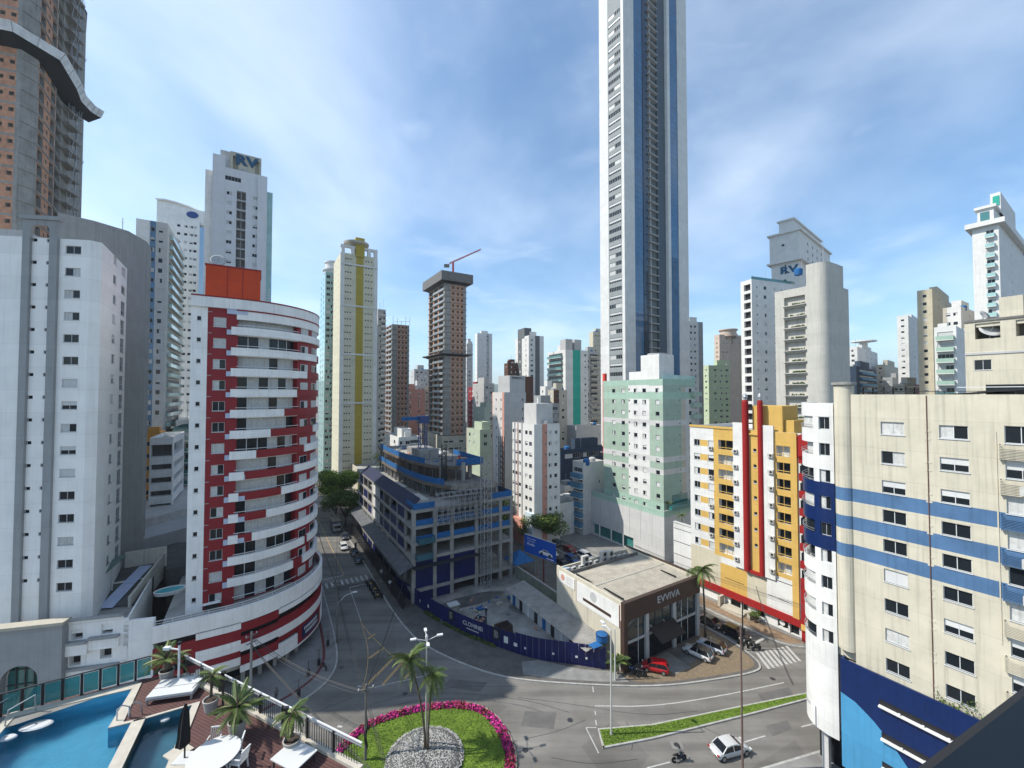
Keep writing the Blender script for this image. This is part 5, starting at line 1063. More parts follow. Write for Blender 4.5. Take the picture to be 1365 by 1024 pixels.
# dark pedestrian canopy along the street and its front edge
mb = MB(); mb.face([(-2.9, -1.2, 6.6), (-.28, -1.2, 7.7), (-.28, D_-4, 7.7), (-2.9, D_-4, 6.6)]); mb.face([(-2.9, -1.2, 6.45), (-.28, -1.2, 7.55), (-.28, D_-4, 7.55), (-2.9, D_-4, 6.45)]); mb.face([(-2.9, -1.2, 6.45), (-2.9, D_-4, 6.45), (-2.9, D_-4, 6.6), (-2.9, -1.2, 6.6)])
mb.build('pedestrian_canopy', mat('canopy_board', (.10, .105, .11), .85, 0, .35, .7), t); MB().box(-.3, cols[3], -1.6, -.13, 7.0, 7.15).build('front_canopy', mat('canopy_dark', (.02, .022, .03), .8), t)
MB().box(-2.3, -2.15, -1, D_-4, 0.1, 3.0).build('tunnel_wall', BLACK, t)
mb = MB(); mb.face([(-.27, 1, 17.7), (-.27, D_-6, 17.7), (1.8, D_-6, 19.6), (1.8, 1, 19.6)]); mb.face([(-.27, 1, 17.6), (1.8, 1, 19.5), (1.8, D_-6, 19.5), (-.27, D_-6, 17.6)]); mb.build('roof_edge_net', mat('dark_navy_net', (.01, .014, .045), .8, 0, .3), t)
MB().box(.02, .08, 26, 34, 8.6, 17.5).build('white_sheet', WHITE, t)
MB().box(.5, W_-.6, 9, 9.2, .2, 17.4).build('core_wall', CONCD, t); MB().box(3.0, 3.2, 9.2, D_-2, .2, 17.4).build('core_wall', CONCD, t)  # inner walls added to darken the open floors behind the columns
# open balconies with blue nets on the front
for x, z in ((cols[0]+.6, 11.5), (cols[0]+.2, 8.5)): MB().box(x, x+3.2, -1.4, -.13, z-.1, z+.05).box(x, x+3.2, -1.42, -1.38, z+.05, z+1.1).box(x+3.16, x+3.2, -1.38, -.13, z+.05, z+1.1).box(x, x+.04, -1.38, -.13, z+.05, z+1.1).build('cantilever_platform', mat('platform_teal', (.03, .10, .13), .8, 0, .3), t)
# top deck clutter
for x0, x1, y0, y1 in ((1.9, 5.2, 6, 12), (2.2, 5, 20, 27), (16.5, 20.5, 3, 9)): MB().box(x0, x1, y0, y1, 17.7, 18.0).build('material_stack', mat('pale_boards', (.55, .52, .46), .8, 0, .3, 1), t)
nets = [(0.2, cols[1], .3, .36, 17.75, 18.9), (cols[4]-2, W_, .3, .36, 17.75, 18.9)]
for n_ in nets: MB().box(*n_).build('safety_net', NETB, t)
MB().box(W_-.2, W_-.14, .4, 12, 17.75, 18.9).build('safety_net', NETB, t); MB().box(.2, .26, .4, 5, 17.75, 18.9).build('safety_net', NETB, t)
MB().box(15, 20.6, 4, 10, 17.7, 20.2).build('site_cabin', GREYD, t)
# bow-shaped upper levels
bow = smooth([(5.2, 50), (4.6, 30), (5.0, 16), (6.5, 7), (9.5, 2.2), (12.5, .8), (18.2, .2)], 2); bow2 = [(x, y) for x, y in smooth([(5.6, 50), (5.0, 32), (5.6, 20), (7.2, 12.5), (10, 8.5), (13, 7)], 2)]
for z, pth_, m_ in ((20.9, bow, CONCD), (24.2, bow2, CONCD)):
    poly = pth_+[(18.6, pth_[-1][1]), (18.6, 50)]; s_ = MB().prism(poly, z-.25, z).build('floor_slab', m_, t)
    mb = MB(); strip(mb, pth_, z-.75, z-.25, -.3, .05); mb.build('edge_beam', mat('form_timber', (.16, .12, .085), .85, 0, .4, 2), s_)
    nl = path_len(pth_); mb = MB(); strip(mb, path_cut(pth_, 2, nl*.80), z+.02, z+1.25, -.02, .05); mb.build('safety_net', NETB, s_)
    for k in range(16):
        (x, y), _ = path_at(pth_, nl*(k+.5)/16); MB().box(x+.4, x+.75, y+.3, y+.65, z-3.2, z-.25).build('column', CONCD, t)
        MB().box(x-.03, x+.03, y-.03, y+.03, z, z+1.5).build('guard_post', STEEL, s_)
mb = MB(); strip(mb, path_cut(bow, path_len(bow)*.83, path_len(bow)), 20.1, 21.4, .0, .12); mb.build('form_panel', mat('weathered_ply', (.24, .225, .20), .85, 0, .35, 1), t)
MB().box(12, 18.5, 6.9, 7.0, 24.2, 25.6).build('safety_net', NETB, t); MB().box(18.6, 18.7, 7, 24, 24.2, 25.5).build('safety_net', NETB, t)
for x, y, h in ((9, 9, 5), (13, 6, 4), (16, 9, 3.5), (12, 14, 3.4)): MB().box(x, x+.7, y, y+.7, 20.9, 20.9+h).build('column', CONC, t)
MB().box(8, 13, 20, 30, 24.2, 26.4).build('core_wall', CONC, t)
random.seed(3)
for k in range(60):
    x, y = random.uniform(7, 17), random.uniform(12, 48); s = random.uniform(.4, 2.2)
    MB().box(x, x+s, y, y+s*random.uniform(.3, 1.5), 24.2, 24.2+random.uniform(.1, .7)).build('material_stack', random.choice([WHITE2, STONE, BRICK, NETB, CONCD, GREYL]), t)
for k in range(30):
    x, y = random.uniform(7, 18), random.uniform(2, 44); z = 20.9 if y < 10 else 24.2; MB().tube([(x, y, z), (x+random.uniform(-.05, .05), y, z+random.uniform(1.2, 3.2))], .05, 5).build('starter_bar', ALUD, t)
# props under the bow slab and the tube scaffold at the front
mb = MB()
for k in range(190):
    (x, y), _ = path_at(bow, random.uniform(8, path_len(bow))); mb.beam((x+random.uniform(.3, 1.5), y+random.uniform(.2, 1.2), 17.7), (x+random.uniform(.3, 1.5), y+random.uniform(.2, 1.2), 20.3), .07)
o = mb.build('prop', STEEL, t); o['kind'] = 'stuff'
mb = MB()
for k in range(120):
    (x, y), _ = path_at(bow2, random.uniform(10, path_len(bow2))); x += random.uniform(-.6, 1.2); y += random.uniform(-.8, 1.0); mb.beam((x, y, 20.95), (x+random.uniform(-.2, .2), y+random.uniform(-.2, .2), 24.0), .07)
for k in range(70):
    (x, y), a = path_at(bow, random.uniform(20, path_len(bow))); z = random.uniform(17.8, 23); mb.beam((x+.1, y-.15, z), (x+1.6*math.cos(a), y+1.6*math.sin(a)-.15, z+random.choice([0, 0, .8])), .06)
o = mb.build('prop', mat('rusty_tube', (.17, .13, .10), .7, .2, .3, 2), t); o['kind'] = 'stuff'
sc = thing('scaffolding', 'bare steel tube scaffolding standing against the concrete frame front', 'scaffolding', P(VO, UO), RG)
x0, x1 = cols[1]+.1, cols[3]+.6; nx = 9; nz = 8
for i in range(nx):
    x = x0+(x1-x0)*i/(nx-1)
    for y in (-.9, -.2): MB().tube([(x, y, 14.2), (x, y, 20.6)], .05, 5).build('standard', STEEL, sc)
for j in range(nz):
    z = 14.5+j*.85
    for y in (-.9, -.2): MB().tube([(x0-.3, y, z), (x1+.3, y, z)], .04, 5).build('ledger', STEEL, sc)
    if j % 2 == 0: MB().box(x0, x1, -.85, -.25, z-.03, z+.02).build('walk_board', mat('weathered_ply', (.30, .29, .26)), sc)
for i in range(nx-1): a = x0+(x1-x0)*i/(nx-1); b_ = x0+(x1-x0)*(i+1)/(nx-1); MB().tube([(a, -.95, 14.3), (b_, -.95, 17.5)], .035, 5).tube([(b_, -.95, 17.5), (a, -.95, 20.5)], .035, 5).build('brace', STEEL, sc)
def lattice(name, label, cat, loc, w, h, m, step, group=None, rz=RG, r=.06):
    q = thing(name, label, cat, loc, rz, group); n = int(h/step)
    for x in (0, w):
        for y in (0, w): MB().beam((x, y, 0), (x, y, h), r*1.8).build('leg', m, q)
    for k in range(n):
        mb = MB(); z = k*step; z2 = z+step
        mb.beam((0, 0, z), (w, 0, z), r).beam((0, w, z), (w, w, z), r).beam((0, 0, z), (0, w, z), r).beam((w, 0, z), (w, w, z), r).beam((0, 0, z), (w, 0, z2), r).beam((0, 0, z), (0, w, z2), r).beam((w, 0, z), (w, w, z2), r); mb.build('lattice_section', m, q)
    return q
lt = lattice('hoist_tower', 'scaffold hoist tower from yard to roof of the concrete frame', 'scaffolding', (*P(VO+xF(640), UO-2.0), 0), 1.7, 27, STEEL, 1.5)
q = P(VO+9, UO+22); crn = lattice('crane_mast', 'dark blue lattice crane mast rising from the new building', 'crane', (*q, 24.2), 1.6, 9.5, mat('crane_blue', (.02, .05, .16), .5), 1.6, r=.1); MB().box(-.4, 2, -.4, 2, 8.6, 10.4).build('slew_cab', mat('crane_blue', (.02, .05, .16)), crn); MB().box(-4.5, -.41, .4, 1.4, 9.4, 10.2).build('machine_deck', NETB, crn)
q = P(VO+20.2, UO+1.5); cr2 = lattice('crane_mast', 'slim black lattice mast at the right end of the upper decks', 'crane', (*q, 17.7), .9, 13, BLACK, 1.2, r=.07)
q = P(VO+9.2, UO+8); lattice('crane_mast', 'short black lattice mast in the middle of the upper decks', 'crane', (*q, 20.9), .9, 8, BLACK, 1.2, r=.07)
# navy hoarding round the yard: panels on posts
hf = thing('site_fence', 'navy blue hoarding with white lettering curving round the building yard', 'fence')
fp = [G(q[0], q[1]) for q in ((543, 778), (551, 797), (560, 812))]; fp = [P(24.2, 84.5), P(25.6, 79.5)]+[G(*q) for q in ((562, 813), (590, 830), (620, 846), (660, 862), (711, 880), (760, 886), (808, 894))]
fp = smooth(fp, 2); FL_ = path_len(fp); npan = 46
for k in range(npan):
    s0, s1 = FL_*k/npan, FL_*(k+1)/npan-.05; h = 3.0 if s1 < FL_*.70 else 3.3
    mb = MB(); strip(mb, path_cut(fp, s0, s1), .14, h, -.03, .03); 
    for f in (.25, .5, .75): (x, y), a = path_at(fp, s0+(s1-s0)*f); mb.box(x-.04, x+.04, y-.07, y+.04, .14, h)
    mb.build('hoarding_panel', NAVY, hf)
def fs(px):
    best = (1e9, 0)
    for i in range(500):
        s_ = FL_*i/499; (x, y), _ = path_at(fp, s_); e = abs(CX+FPX*x/y-px)
        if e < best[0]: best = (e, s_)
    return best[1]
(x, y), a = path_at(fp, fs(631)); nn = (math.sin(a)*.1, -math.cos(a)*.1); text('CLOHINEI', .95, WHITE, hf, (x+nn[0], y+nn[1], 1.95), (FM(90), 0, a), ext=.01); MB().box(-1.3, 1.3, -.1, -.09, 1.12, 1.3).build('small_print', GREYL, hf, (x, y, 0), a)
for px, w, h, m_ in ((603, 1.3, 1.9, BLACK), (662, 1.4, 1.9, BLACK), (675, .75, 1.0, WHITE), (687.5, .6, .5, WHITE), (700, .3, .3, WHITE), (737, .3, .3, WHITE), (767, .35, .3, WHITE), (780, .3, .3, WHITE), (573, .4, .5, WHITE), (562, .2, .5, WHITE)):
    (x, y), a = path_at(fp, fs(px)); MB().box(-w/2, w/2, -.1, -.085, 1.2, 1.2+h if h < 1.5 else 2.9).build('poster', m_, hf, (x, y, 0), a)
    if m_ is BLACK:
        mb = MB()
        for r_ in range(6): mb.box(-w*.3, w*.3*random.uniform(.3, 1), -.115, -.105, 1.5+r_*.2, 1.56+r_*.2)
        mb.build('poster_text', GREYL, hf, (x, y, 0), a)
LEAF = [mat('leaf_dark', (.045, .075, .015), .7, 0, .3, 4), mat('leaf_mid', (.085, .13, .022), .7, 0, .3, 4), mat('leaf_light', (.13, .19, .035), .7, 0, .3, 4)]
pts = []
for k in range(900): s_ = FL_*random.choice([random.uniform(.25, .34), random.uniform(.36, .62)]); (x, y), a = path_at(fp, s_); o_ = random.uniform(.1, .6); pts.append((x+math.sin(a)*o_, y-math.cos(a)*o_, .15+random.random()*.3))
scatter('weeds', pts, LEAF[:2], .16, 'dark weeds growing along the foot of the navy hoarding', 'weeds', .8, 2)
# site hut with sheet roof
SHR = mat('fibre_cement_sheet', (.26, .25, .23), .9, 0, .3, .8, .2)
sh = thing('site_hut', 'long low white hut with grey corrugated roof inside the yard', 'hut', P(41.4, 46.6), RG)
MB().box(.3, 3.3, 0, 22, 0, 2.7).build('wall', WHITE2, sh)
for k in range(9): MB().box(.22, .3, 1.0+k*2.4, 1.9+k*2.4, 0.15, 2.2).build('door' if k % 2 else 'window', [NETB, BLACK, WHITE, BLACK][k % 4], sh)
mb = MB(); n = 88
for k in range(n): y0, y1 = -.5+k*23/n, -.5+(k+1)*23/n; za, zb = (.05 if k % 2 else 0), (0 if k % 2 else .05); mb.face([(-.6, y0, 2.75+za), (3.6, y0, 3.35+za), (3.6, y1, 3.35+zb), (-.6, y1, 2.75+zb)])
mb.build('roof', SHR, sh)
tk = thing('water_tank', 'round blue water tank on a small stand at the hut end', 'water tank', (*P(44.0, 46.2), 3.3)); MB().lathe([(.75, 0), (.85, .1), (.9, 1.0), (.8, 1.1), (.2, 1.25)], 20).build('barrel', NETB, tk); MB().lathe([(.92, .98), (.92, 1.08)], 20).build('lid_rim', BLUED, tk)
sp_ = thing('blue_lean_to', 'small flat blue sheet roof beside the water tank', 'roof', (*P(42.4, 45.7), 3.0), RG); MB().box(-1, .6, -.6, .6, .5, .56).build('sheet', NETB, sp_); 
for x in (-.9, .5):
    for y in (-.5, .5): MB().box(x-.04, x+.04, y-.04, y+.04, 0, .5).build('post', STEEL, sp_)
# yard things
RUST = mat('rusty_skip', (.06, .05, .045), .8, 0, .4, 2)
def skip(px, py, rz, label, m, fill, w=2.6, d=1.8, h=1.5):
    q = thing('waste_skip', label, 'skip', (*G(px, py), .148), rz); mb = MB(); mb.box(-w/2, w/2, -d/2, d/2, 0, .1)
    for (a, b_, c, e) in ((-w/2, w/2, -d/2, -d/2+.08), (-w/2, w/2, d/2-.08, d/2), (-w/2, -w/2+.08, -d/2+.08, d/2-.08), (w/2-.08, w/2, -d/2+.08, d/2-.08)): mb.box(a, b_, c, e, .1, h)
    mb.build('bin', m, q)
    for x in (-w/4, w/4): MB().box(x-.05, x+.05, -d/2-.06, -d/2, .1, h).build('rib', m, q)
    if fill:
        mb = MB()
        for _ in range(40): x, y = random.uniform(-w*.4, w*.4), random.uniform(-d*.4, d*.4); s = random.uniform(.1, .35); mb.box(x-s/2, x+s/2, y-s/2, y+s/2, h*.3, h*random.uniform(.6, 1.25), random.randrange(3))
        o = mb.build('rubble', [GREYL, CONCD, BRICK], q); o['kind'] = 'stuff'
for k in range(34):
    v, u = random.uniform(28, 41), random.uniform(56, 74)
    if (v-25)+(u-45)*.62 < 17: continue
    s = random.uniform(.25, 1.1); q = thing('material_pile', 'small heap of %s lying about the concrete yard' % ['broken blocks', 'grey rubble', 'boards', 'blue sheeting', 'sand bags'][k % 5], 'rubble', (*P(v, u), .148), random.uniform(0, 3), 'loose materials in the yard'); m_ = [BRICK, CONCD, STONE, NETB, GREYL][k % 5]
    for j in range(5): a_ = random.uniform(-.5, .5)*s*2; c_ = random.uniform(-.5, .5)*s; MB().box(a_, a_+s*.6, c_, c_+s*.35, .05*j, .05*j+.12*s+.05).build('piece', m_, q, (0, 0, 0), random.uniform(-.4, .4))
for a in ([(27.5, 74), (33, 75.5), (40, 75), (44, 72.5), (38, 71), (31, 71.5)], [(40, 68), (43.5, 67), (42.5, 63), (40.5, 64)], [(33, 66), (35, 66.6), (34.6, 64.8)]): struct(sheet('wet_patch', [P(*q) for q in closed_smooth(a)], .1495, mat('damp_concrete', (.12, .118, .11), .35, 0, .4, .6)))
skip(671, 846, RG, 'dark open steel skip in the building yard', RUST, False); skip(637, 838, RG+.6, 'blue skip heaped with rubble by the hoarding', NAVYW, True, 3.2, 1.8, 1.2)
q = thing('sand_pile', 'heap of yellow sand and boards beside the dark skip', 'heap', (*G(658, 842), .148)); MB().lathe([(1.4, 0), (1.0, .35), (.4, .7), (.05, .8)], 11).build('heap', mat('sand', (.48, .36, .20), .95, 0, .3, 2), q); MB().beam((-1.2, .4, .5), (1.3, .2, .6), .3, .06).build('board', STONE, q)
q = thing('site_toilet', 'grey-green upright cabin at the edge of the yard', 'cabin', (*G(604, 826), .148), RG); MB().box(-.9, .9, -.7, .7, 0, 2.5).build('body', wallm('cabin_green', (.22, .24, .19)), q); MB().box(-1.0, 1.0, -.8, .8, 2.5, 2.65).build('roof', GREYL, q); MB().box(-.5, .4, -.73, -.7, .1, 2.1).build('door', GREYW, q)
q = thing('steel_bundle', 'dark bundle of steel bars under blue sheet in the yard', 'steel bars', (*G(697, 812), .148), RG)
for k in range(10): MB().tube([(-.5+k*.1, -5, .1+.05*(k % 3)), (-.5+k*.1, 5, .1+.05*(k % 3))], .05, 5).build('bar', RUST, q)
MB().box(-.7, .7, 1.5, 4.5, .3, .55).build('blue_sheet', NETB, q)
for k, (px, py) in enumerate(((714, 824), (717, 827), (722, 830), (724, 833))): q = thing('barrel', 'dark barrel standing by the hut doors', 'barrel', (*G(px, py), .148), 0, 'barrels by the hut'); MB().lathe([(.32, 0), (.34, .3), (.32, .6), (.34, .62), (.32, .95)], 14).build('drum', NAVYW if k % 2 else BLACK, q); MB().lathe([(.3, .95), (.3, .98)], 14).build('lid', GREYW, q)
# pyramid canopy and billboard behind
cp = thing('market_canopy', 'pointed blue fabric canopy beside the concrete frame', 'canopy', P(50.3, 79), RG); h0 = 3.0; mb = MB(); A = [(-2.6, -2.6, h0), (2.6, -2.6, h0), (2.6, 2.6, h0), (-2.6, 2.6, h0)]
for i in range(4): mb.face([A[i], A[(i+1) % 4], (0, 0, h0+2.2)])
mb.build('fabric', NETB, cp)
for a in A: MB().tube([(a[0], a[1], 0), a], .05, 6).build('post', STEEL, cp)
sw = thing('yard_wall', 'grey boundary wall between yard and parking', 'wall', P(48.2, 58.6), RG); MB().box(0, .25, 0, 19, 0, 2.6).build('wall', wallm('mossy_wall', (.24, .26, .20), .3, .3), sw); MB().box(-.05, .3, 0, 19, 2.6, 2.75).build('coping', CONC, sw)
# billboard
BBL = mat('billboard_blue', (.006, .065, .34), .5, 0, .08)
A_, B_ = Vector((*D(699, 88), 0)), Vector((*D(740, 82), 0)); ang = math.atan2(B_.y-A_.y, B_.x-A_.x); wd = (B_-A_).length
bb = thing('billboard', 'blue car-advert billboard with white car on a brown pole', 'billboard', (A_.x, A_.y, 0), ang); zt = ZH(712, 88); zb = ZH(734, 88)-.2
MB().box(0, wd, 0, .18, zb, zt).build('panel', BBL, bb); MB().box(-.06, wd+.06, -.0, .24, zt, zt+.08).box(-.06, wd+.06, 0, .24, zb-.08, zb).build('frame', STEEL, bb); MB().tube([(wd*.6, .3, 0), (wd*.6, .3, zb)], .18, 10).build('pole', mat('brown_steel', (.10, .025, .03), .5), bb)
text('Quer comprar', .42, WHITE, bb, (wd*.24, -.02, zt-.55), (FM(90), 0, 0), ext=.005); text('o seu carro?', .42, WHITE, bb, (wd*.23, -.02, zt-1.05), (FM(90), 0, 0), ext=.005); text('Movidka', .62, WHITE, bb, (wd*.22, -.02, zt-1.7), (FM(90), 0, 0), ext=.005, bold=.01); MB().box(wd*.72, wd*.95, -.02, -.01, zb+.2, zb+.36).build('small_print', WHITE, bb)
mb = MB(); cs = [(-1.4, .1), (-1.35, .45), (-.9, .6), (-.5, .95), (.35, .95), (.85, .6), (1.35, .5), (1.45, .15), (1.2, .05), (-1.2, .05)]
sxm = wd*.2; mb.face([(wd*.70+x*sxm*.75, -.03, zb+.75+z*1.1) for x, z in cs]); mb.build('advert_car', WHITE, bb)
mb = MB(); mb.face([(wd*.70+x*sxm*.75, -.035, zb+.75+z*1.1) for x, z in [(-.75, .62), (-.45, .87), (.3, .87), (.7, .62)]])
for wx in (-.85, .85): mb.face([(wd*.70+wx*sxm*.75+.36*math.cos(k*.4488), -.04, zb+.85+.36*math.sin(k*.4488)) for k in range(14)])
mb.build('advert_car_trim', BLACK, bb)
# ================================================================ shop
VO, UO = 45.0, 43.0; t = thing('shop_building', 'low showroom with brown fascia lettered EVVIVA and cream side wall', 'shop', P(VO, UO), RG); xF = lambda px: onu(px, UO)-VO
W_, D_, H = 17.4, 15.4, 10.0; FAS = mat('brown_fascia', (.055, .032, .024), .5, 0, .15, .8); CRW = wallm('shop_cream', (.52, .48, .385), .08, .2)
MB().box(0, .3, 0, D_, 0, H).build('side_wall', CRW, t); MB().box(W_-.3, W_, .8, D_, 0, H).build('side_wall', CRW, t); MB().box(.3, W_-.3, D_-.3, D_, 0, H-.4).build('rear_wall', CRW, t)
for y in (3.6, 7.4, 11.2): MB().box(-.015, 0, y, y+.06, 0, 8).build('wall_joint', CONC, t)
MB().box(-.002, W_+.2, -.35, .3, 7.3, H+.003).build('fascia', FAS, t); MB().box(.31, W_-.31, .31, D_-.31, 6.9, 7.1).build('ceiling', CONCD, t)
MB().box(-.004, .75, -.3, .45, 0, 7.3).build('corner_column', FAS, t); MB().box(.31, W_-.31, 3.0, 3.2, 0, 7).build('rear_glazing', GLASS, t)
cxs = [xF(860), xF(896), xF(927)]
for x in cxs: MB().box(x-.35, x+.35, -.1, .6, 0.14, 7.3).build('column', GREYL, t)
xs_ = [.75]+cxs; 
for i in range(3):
    a, b_ = xs_[i]+.36, xs_[i+1]-.36; MB().box(a, b_, .25, .29, .2, 3.7).build('glass_panel', GLASS, t); MB().box(a, b_, .25, .29, 4.05, 7.25).build('glass_panel', mat('showroom_glass', (.03, .045, .05), .03, 0, .3, .6, spec=.6, ior=1.6), t); MB().box(a, b_, .1, .5, 3.7, 4.05).build('transom', GREYL, t)
    for f in ((.62,) if i == 0 else (.3, .6)): MB().box(a+f*(b_-a), a+f*(b_-a)+.08, .18, .24, .2, 7.25).build('mullion', ALU if i != 1 else ALUD, t)
mb = MB(); mb.face([(cxs[0]+.4, -.1, 4.9), (cxs[1]-.4, -.1, 4.9), (cxs[1]-.4, -2.4, 3.7), (cxs[0]+.4, -2.4, 3.7)]); mb.face([(cxs[0]+.4, -.1, 4.8), (cxs[0]+.4, -2.4, 3.6), (cxs[1]-.4, -2.4, 3.6), (cxs[1]-.4, -.1, 4.8)]); mb.build('awning', BLACK, t)
text('EVVIVA', 1.45, GREYL, t, (xF(886), -.4, 8.7), (FM(90), 0, 0), ext=.05, sx=1.15)
# roof: corrugated sheets with a shallow ridge inside a parapet
CRS = mat('corrugated_beige', (.33, .30, .245), .8, 0, .25, .6, .25); mb = MB(); n = 64
for k in range(n):
    x0, x1 = .35+k*(W_-.8)/n, .35+(k+1)*(W_-.8)/n; za, zb = (.1 if k % 2 else 0), (0 if k % 2 else .1)
    mb.face([(x0, .35, 9.3+za), (x1, .35, 9.3+zb), (x1, 6.4, 9.75+zb), (x0, 6.4, 9.75+za)]); mb.face([(x0, 6.4, 9.75+za), (x1, 6.4, 9.75+zb), (x1, 12.6, 9.3+zb), (x0, 12.6, 9.3+za)])
mb.build('roof_sheets', CRS, t); MB().box(.35, W_-.45, 6.25, 6.55, 9.79, 9.85).build('ridge_cap', mat('ridge_grey', (.38, .36, .31), .8), t); MB().box(.31, W_-.31, 12.6, D_-.31, 7.1, 9.0).build('plant_deck', ROOFD, t)
for x, y0, y1 in ((1.3, 1.2, 5.2), (1.0, 7.2, 11.5), (W_-3, 2, 5)): MB().box(x, x+.3, y0, y1, 9.62, 9.74).build('roof_gutter', BLACK, t)
MB().box(W_-.29, W_+.05, .31, D_, H, H+.25).build('parapet_coping', FAS, t); MB().box(.31, W_-.31, 12.4, 12.6, 9, 9.9).build('deck_parapet', CONCD, t)
# signs on the side wall
bn = thing('wall_banner', 'long white banner with dark bar and round badge on the shop side wall', 'banner', P(VO, UO), RG); MB().box(-.09, -.02, .6, 10.0, 6.2, 9.4).build('panel', WHITE, bn); MB().box(-.11, -.09, 2.2, 8.4, 6.9, 7.35).build('dark_bar', FAS, bn)
o = MB().lathe([(.75, 0), (.75, .01), (.6, .011)], 20).build('badge', GREYL, bn, (-.1, 6, 8.35)); o.rotation_euler = (0, FM(-90), 0); MB().box(-.11, -.09, 5.5, 6.5, 8.2, 8.4).build('badge_mark', FAS, bn)
for y in (.55, 10.0): MB().box(-.1, -.0, y, y+.06, 6.15, 9.45).build('frame', BRED, bn)
bn = thing('wall_sign', 'small white sign with pink round mark near the rear of the shop wall', 'sign', P(VO, UO), RG); MB().box(-.09, -.02, 10.5, 14.6, 7.6, 9.4).build('panel', WHITE, bn); o = MB().lathe([(.5, 0), (.5, .012)], 18).build('mark', SALM, bn, (-.1, 13.6, 8.6)); o.rotation_euler = (0, FM(-90), 0)
for z in (8.9, 8.5, 8.1): MB().box(-.1, -.09, 11, 12.7, z, z+.12).build('text_line', GREYL, bn)
# air conditioners
def ac_mesh():
    mb = MB().box(-.42, .42, -.16, .16, 0, .62); k = len(mb.v); return mb
ACB = mat('ac_white', (.48, .47, .44), .6, 0, .15, 3); acm = ac_mesh().mesh('casing', ACB); acf = MB().lathe([(.22, 0), (.22, .02), (.06, .03)], 14).mesh('fan_grille', ALUD)
def ac(loc, rz, label, group, sc_=1, bracket=True):
    q = thing('air_conditioner', label, 'air conditioner', loc, rz, group); c_ = link('casing', acm, q); f = link('fan_grille', acf, q, (.12, -.16, .31)); f.rotation_euler = (FM(90), 0, 0); q.scale = (sc_, sc_, sc_); return q
for k in range(11):
    x = 1.2+k*1.35+random.uniform(-.2, .2); y = 13.6+random.uniform(-.4, .5); tall = k in (3, 6, 7); w_ = P(VO+x, UO+y)
    ac((*w_, 9.0), RG+random.uniform(-.2, .2), ('big lower cooling unit of a stacked pair on the shop roof edge' if tall else 'squat white cooling unit standing singly on the shop roof edge'), 'cooling units on the shop roof', 1.7 if tall else 1.25)
    if tall: ac((*w_, 10.05), RG, 'big upper cooling unit of a stacked pair on the shop roof edge', 'cooling units on the shop roof', 1.7)
tk = thing('roof_tank', 'round pale blue tank sunk in the shop roof corner', 'water tank', (*P(VO+1.2, UO+14.3), 9.0)); MB().lathe([(.7, 0), (.75, .5), (.6, .6)], 18).build('barrel', wallm('tank_blue', (.18, .33, .46)), tk); MB().lathe([(.3, .6), (.3, .66)], 12).build('lid', wallm('tank_blue', (.18, .33, .46)), tk)
# ================================================================ yellow building
VO, UO = 76.0, 33.2; t = thing('apartment_block', 'ochre and white block with twin red pillars and red base band', 'building', P(VO, UO), RG)
yF = lambda px: onv(px, VO)-UO; W_, D_ = 15.0, yF(919); H = 33.6
b = Blk(t, rect(W_, D_), 3.2, H, [WHITE], parapet=.8); e = 3; X = lambda px: D_-yF(px)
def pnt(p0, p1, z0, z1, m): b.paint(3, X(p0), X(p1), z0, z1, m)
rows = [30.3-2.82*k for k in range(8)]; CRP = wallm('podium_cream', (.53, .485, .37))
zp = 9.0
pnt(919, 958, 3.2, zp+.5, CRP); pnt(950, 978.5, zp, H, YEL); pnt(1031, 1062, zp, H, YEL); pnt(957.5, 992.5, 3.2, 7.8, YEL); pnt(992.5, 1018, 3.2, zp, CRP); pnt(998, 1012.5, 8.0, H, YEL)
for z in rows:
    for p0, p1 in ((924.5, 932), (943, 950.5)): b.win(3, (X(p0)+X(p1))/2, z, (X(p1)-X(p0)), 1.25, None, True)
    pnt(932.3, 942.7, z-.62, z+.62, YEL)
    for p0, p1 in ((956.5, 977), (1033.5, 1052.5)):
        x0, x1 = X(p0), X(p1); b.hole(3, x0, x1, z-1.0, z+.95, 1.1, CONCD); q = b.at(3, x0); ln = x1-x0
        o = link('balcony_window', MB().box(0, ln, .95, 1.0, 0, 1.95).mesh('balcony_window', random.choice([GLASS, GLASS, CURT])), t, (*q, z-1.0), b.ang(3))
        link('balcony_rail', MB().box(0, ln, .02, .08, .5, .6).box(0, ln, .02, .08, .02, .2).box(ln/2-.03, ln/2+.03, .02, .08, 0, 1.95).mesh('balcony_rail', YEL), o)
    for p0, p1 in ((1023, 1026),): pass
for z in [30.0-2.82*k for k in range(7)]: b.win(3, (X(1003)+X(1007))/2, z, .55, .55, 'small', True)
b.build()
for p0, p1, zt, pr in ((977.5, 990, H+1.2, .35), (1014.5, 1031, H+1.0, .35)): b.box(3, X(p0), X(p1), 8.2, zt, pr, WHITE, 'white_pier')
for p0, p1 in ((990.2, 998.2), (1010.5, 1017.5)):
    x0, x1 = X(p0), X(p1); r = (x1-x0)/2; q = b.at(3, (x0+x1)/2, .3); MB().lathe([(r, 8.2), (r, 38.6), (r*.8, 39.0)], 20).build('red_pillar', REDP, t, (*q, 0)); c_ = MB().lathe([(r*.5, 39), (r*.5, 39.4), (r*.9, 39.5), (r*.7, 39.9), (.1, 40.2)], 14).build('chimney_cowl', STEEL, t, (*q, 0))
b.box(3, X(998), X(1012), 8.0, 8.5, .5, REDP, 'red_sill'); b.box(3, X(998), X(1011), 32.7, 33.0, .25, YEL, 'shaft_beam')
MB().box(.6, 6, yF(1040), yF(1000), H-.8, 38.0).build('stair_house', YEL, t); MB().box(1.2, 6, yF(1053), yF(1040.5), H-.8, 35.6).build('stair_house', YEL, t)
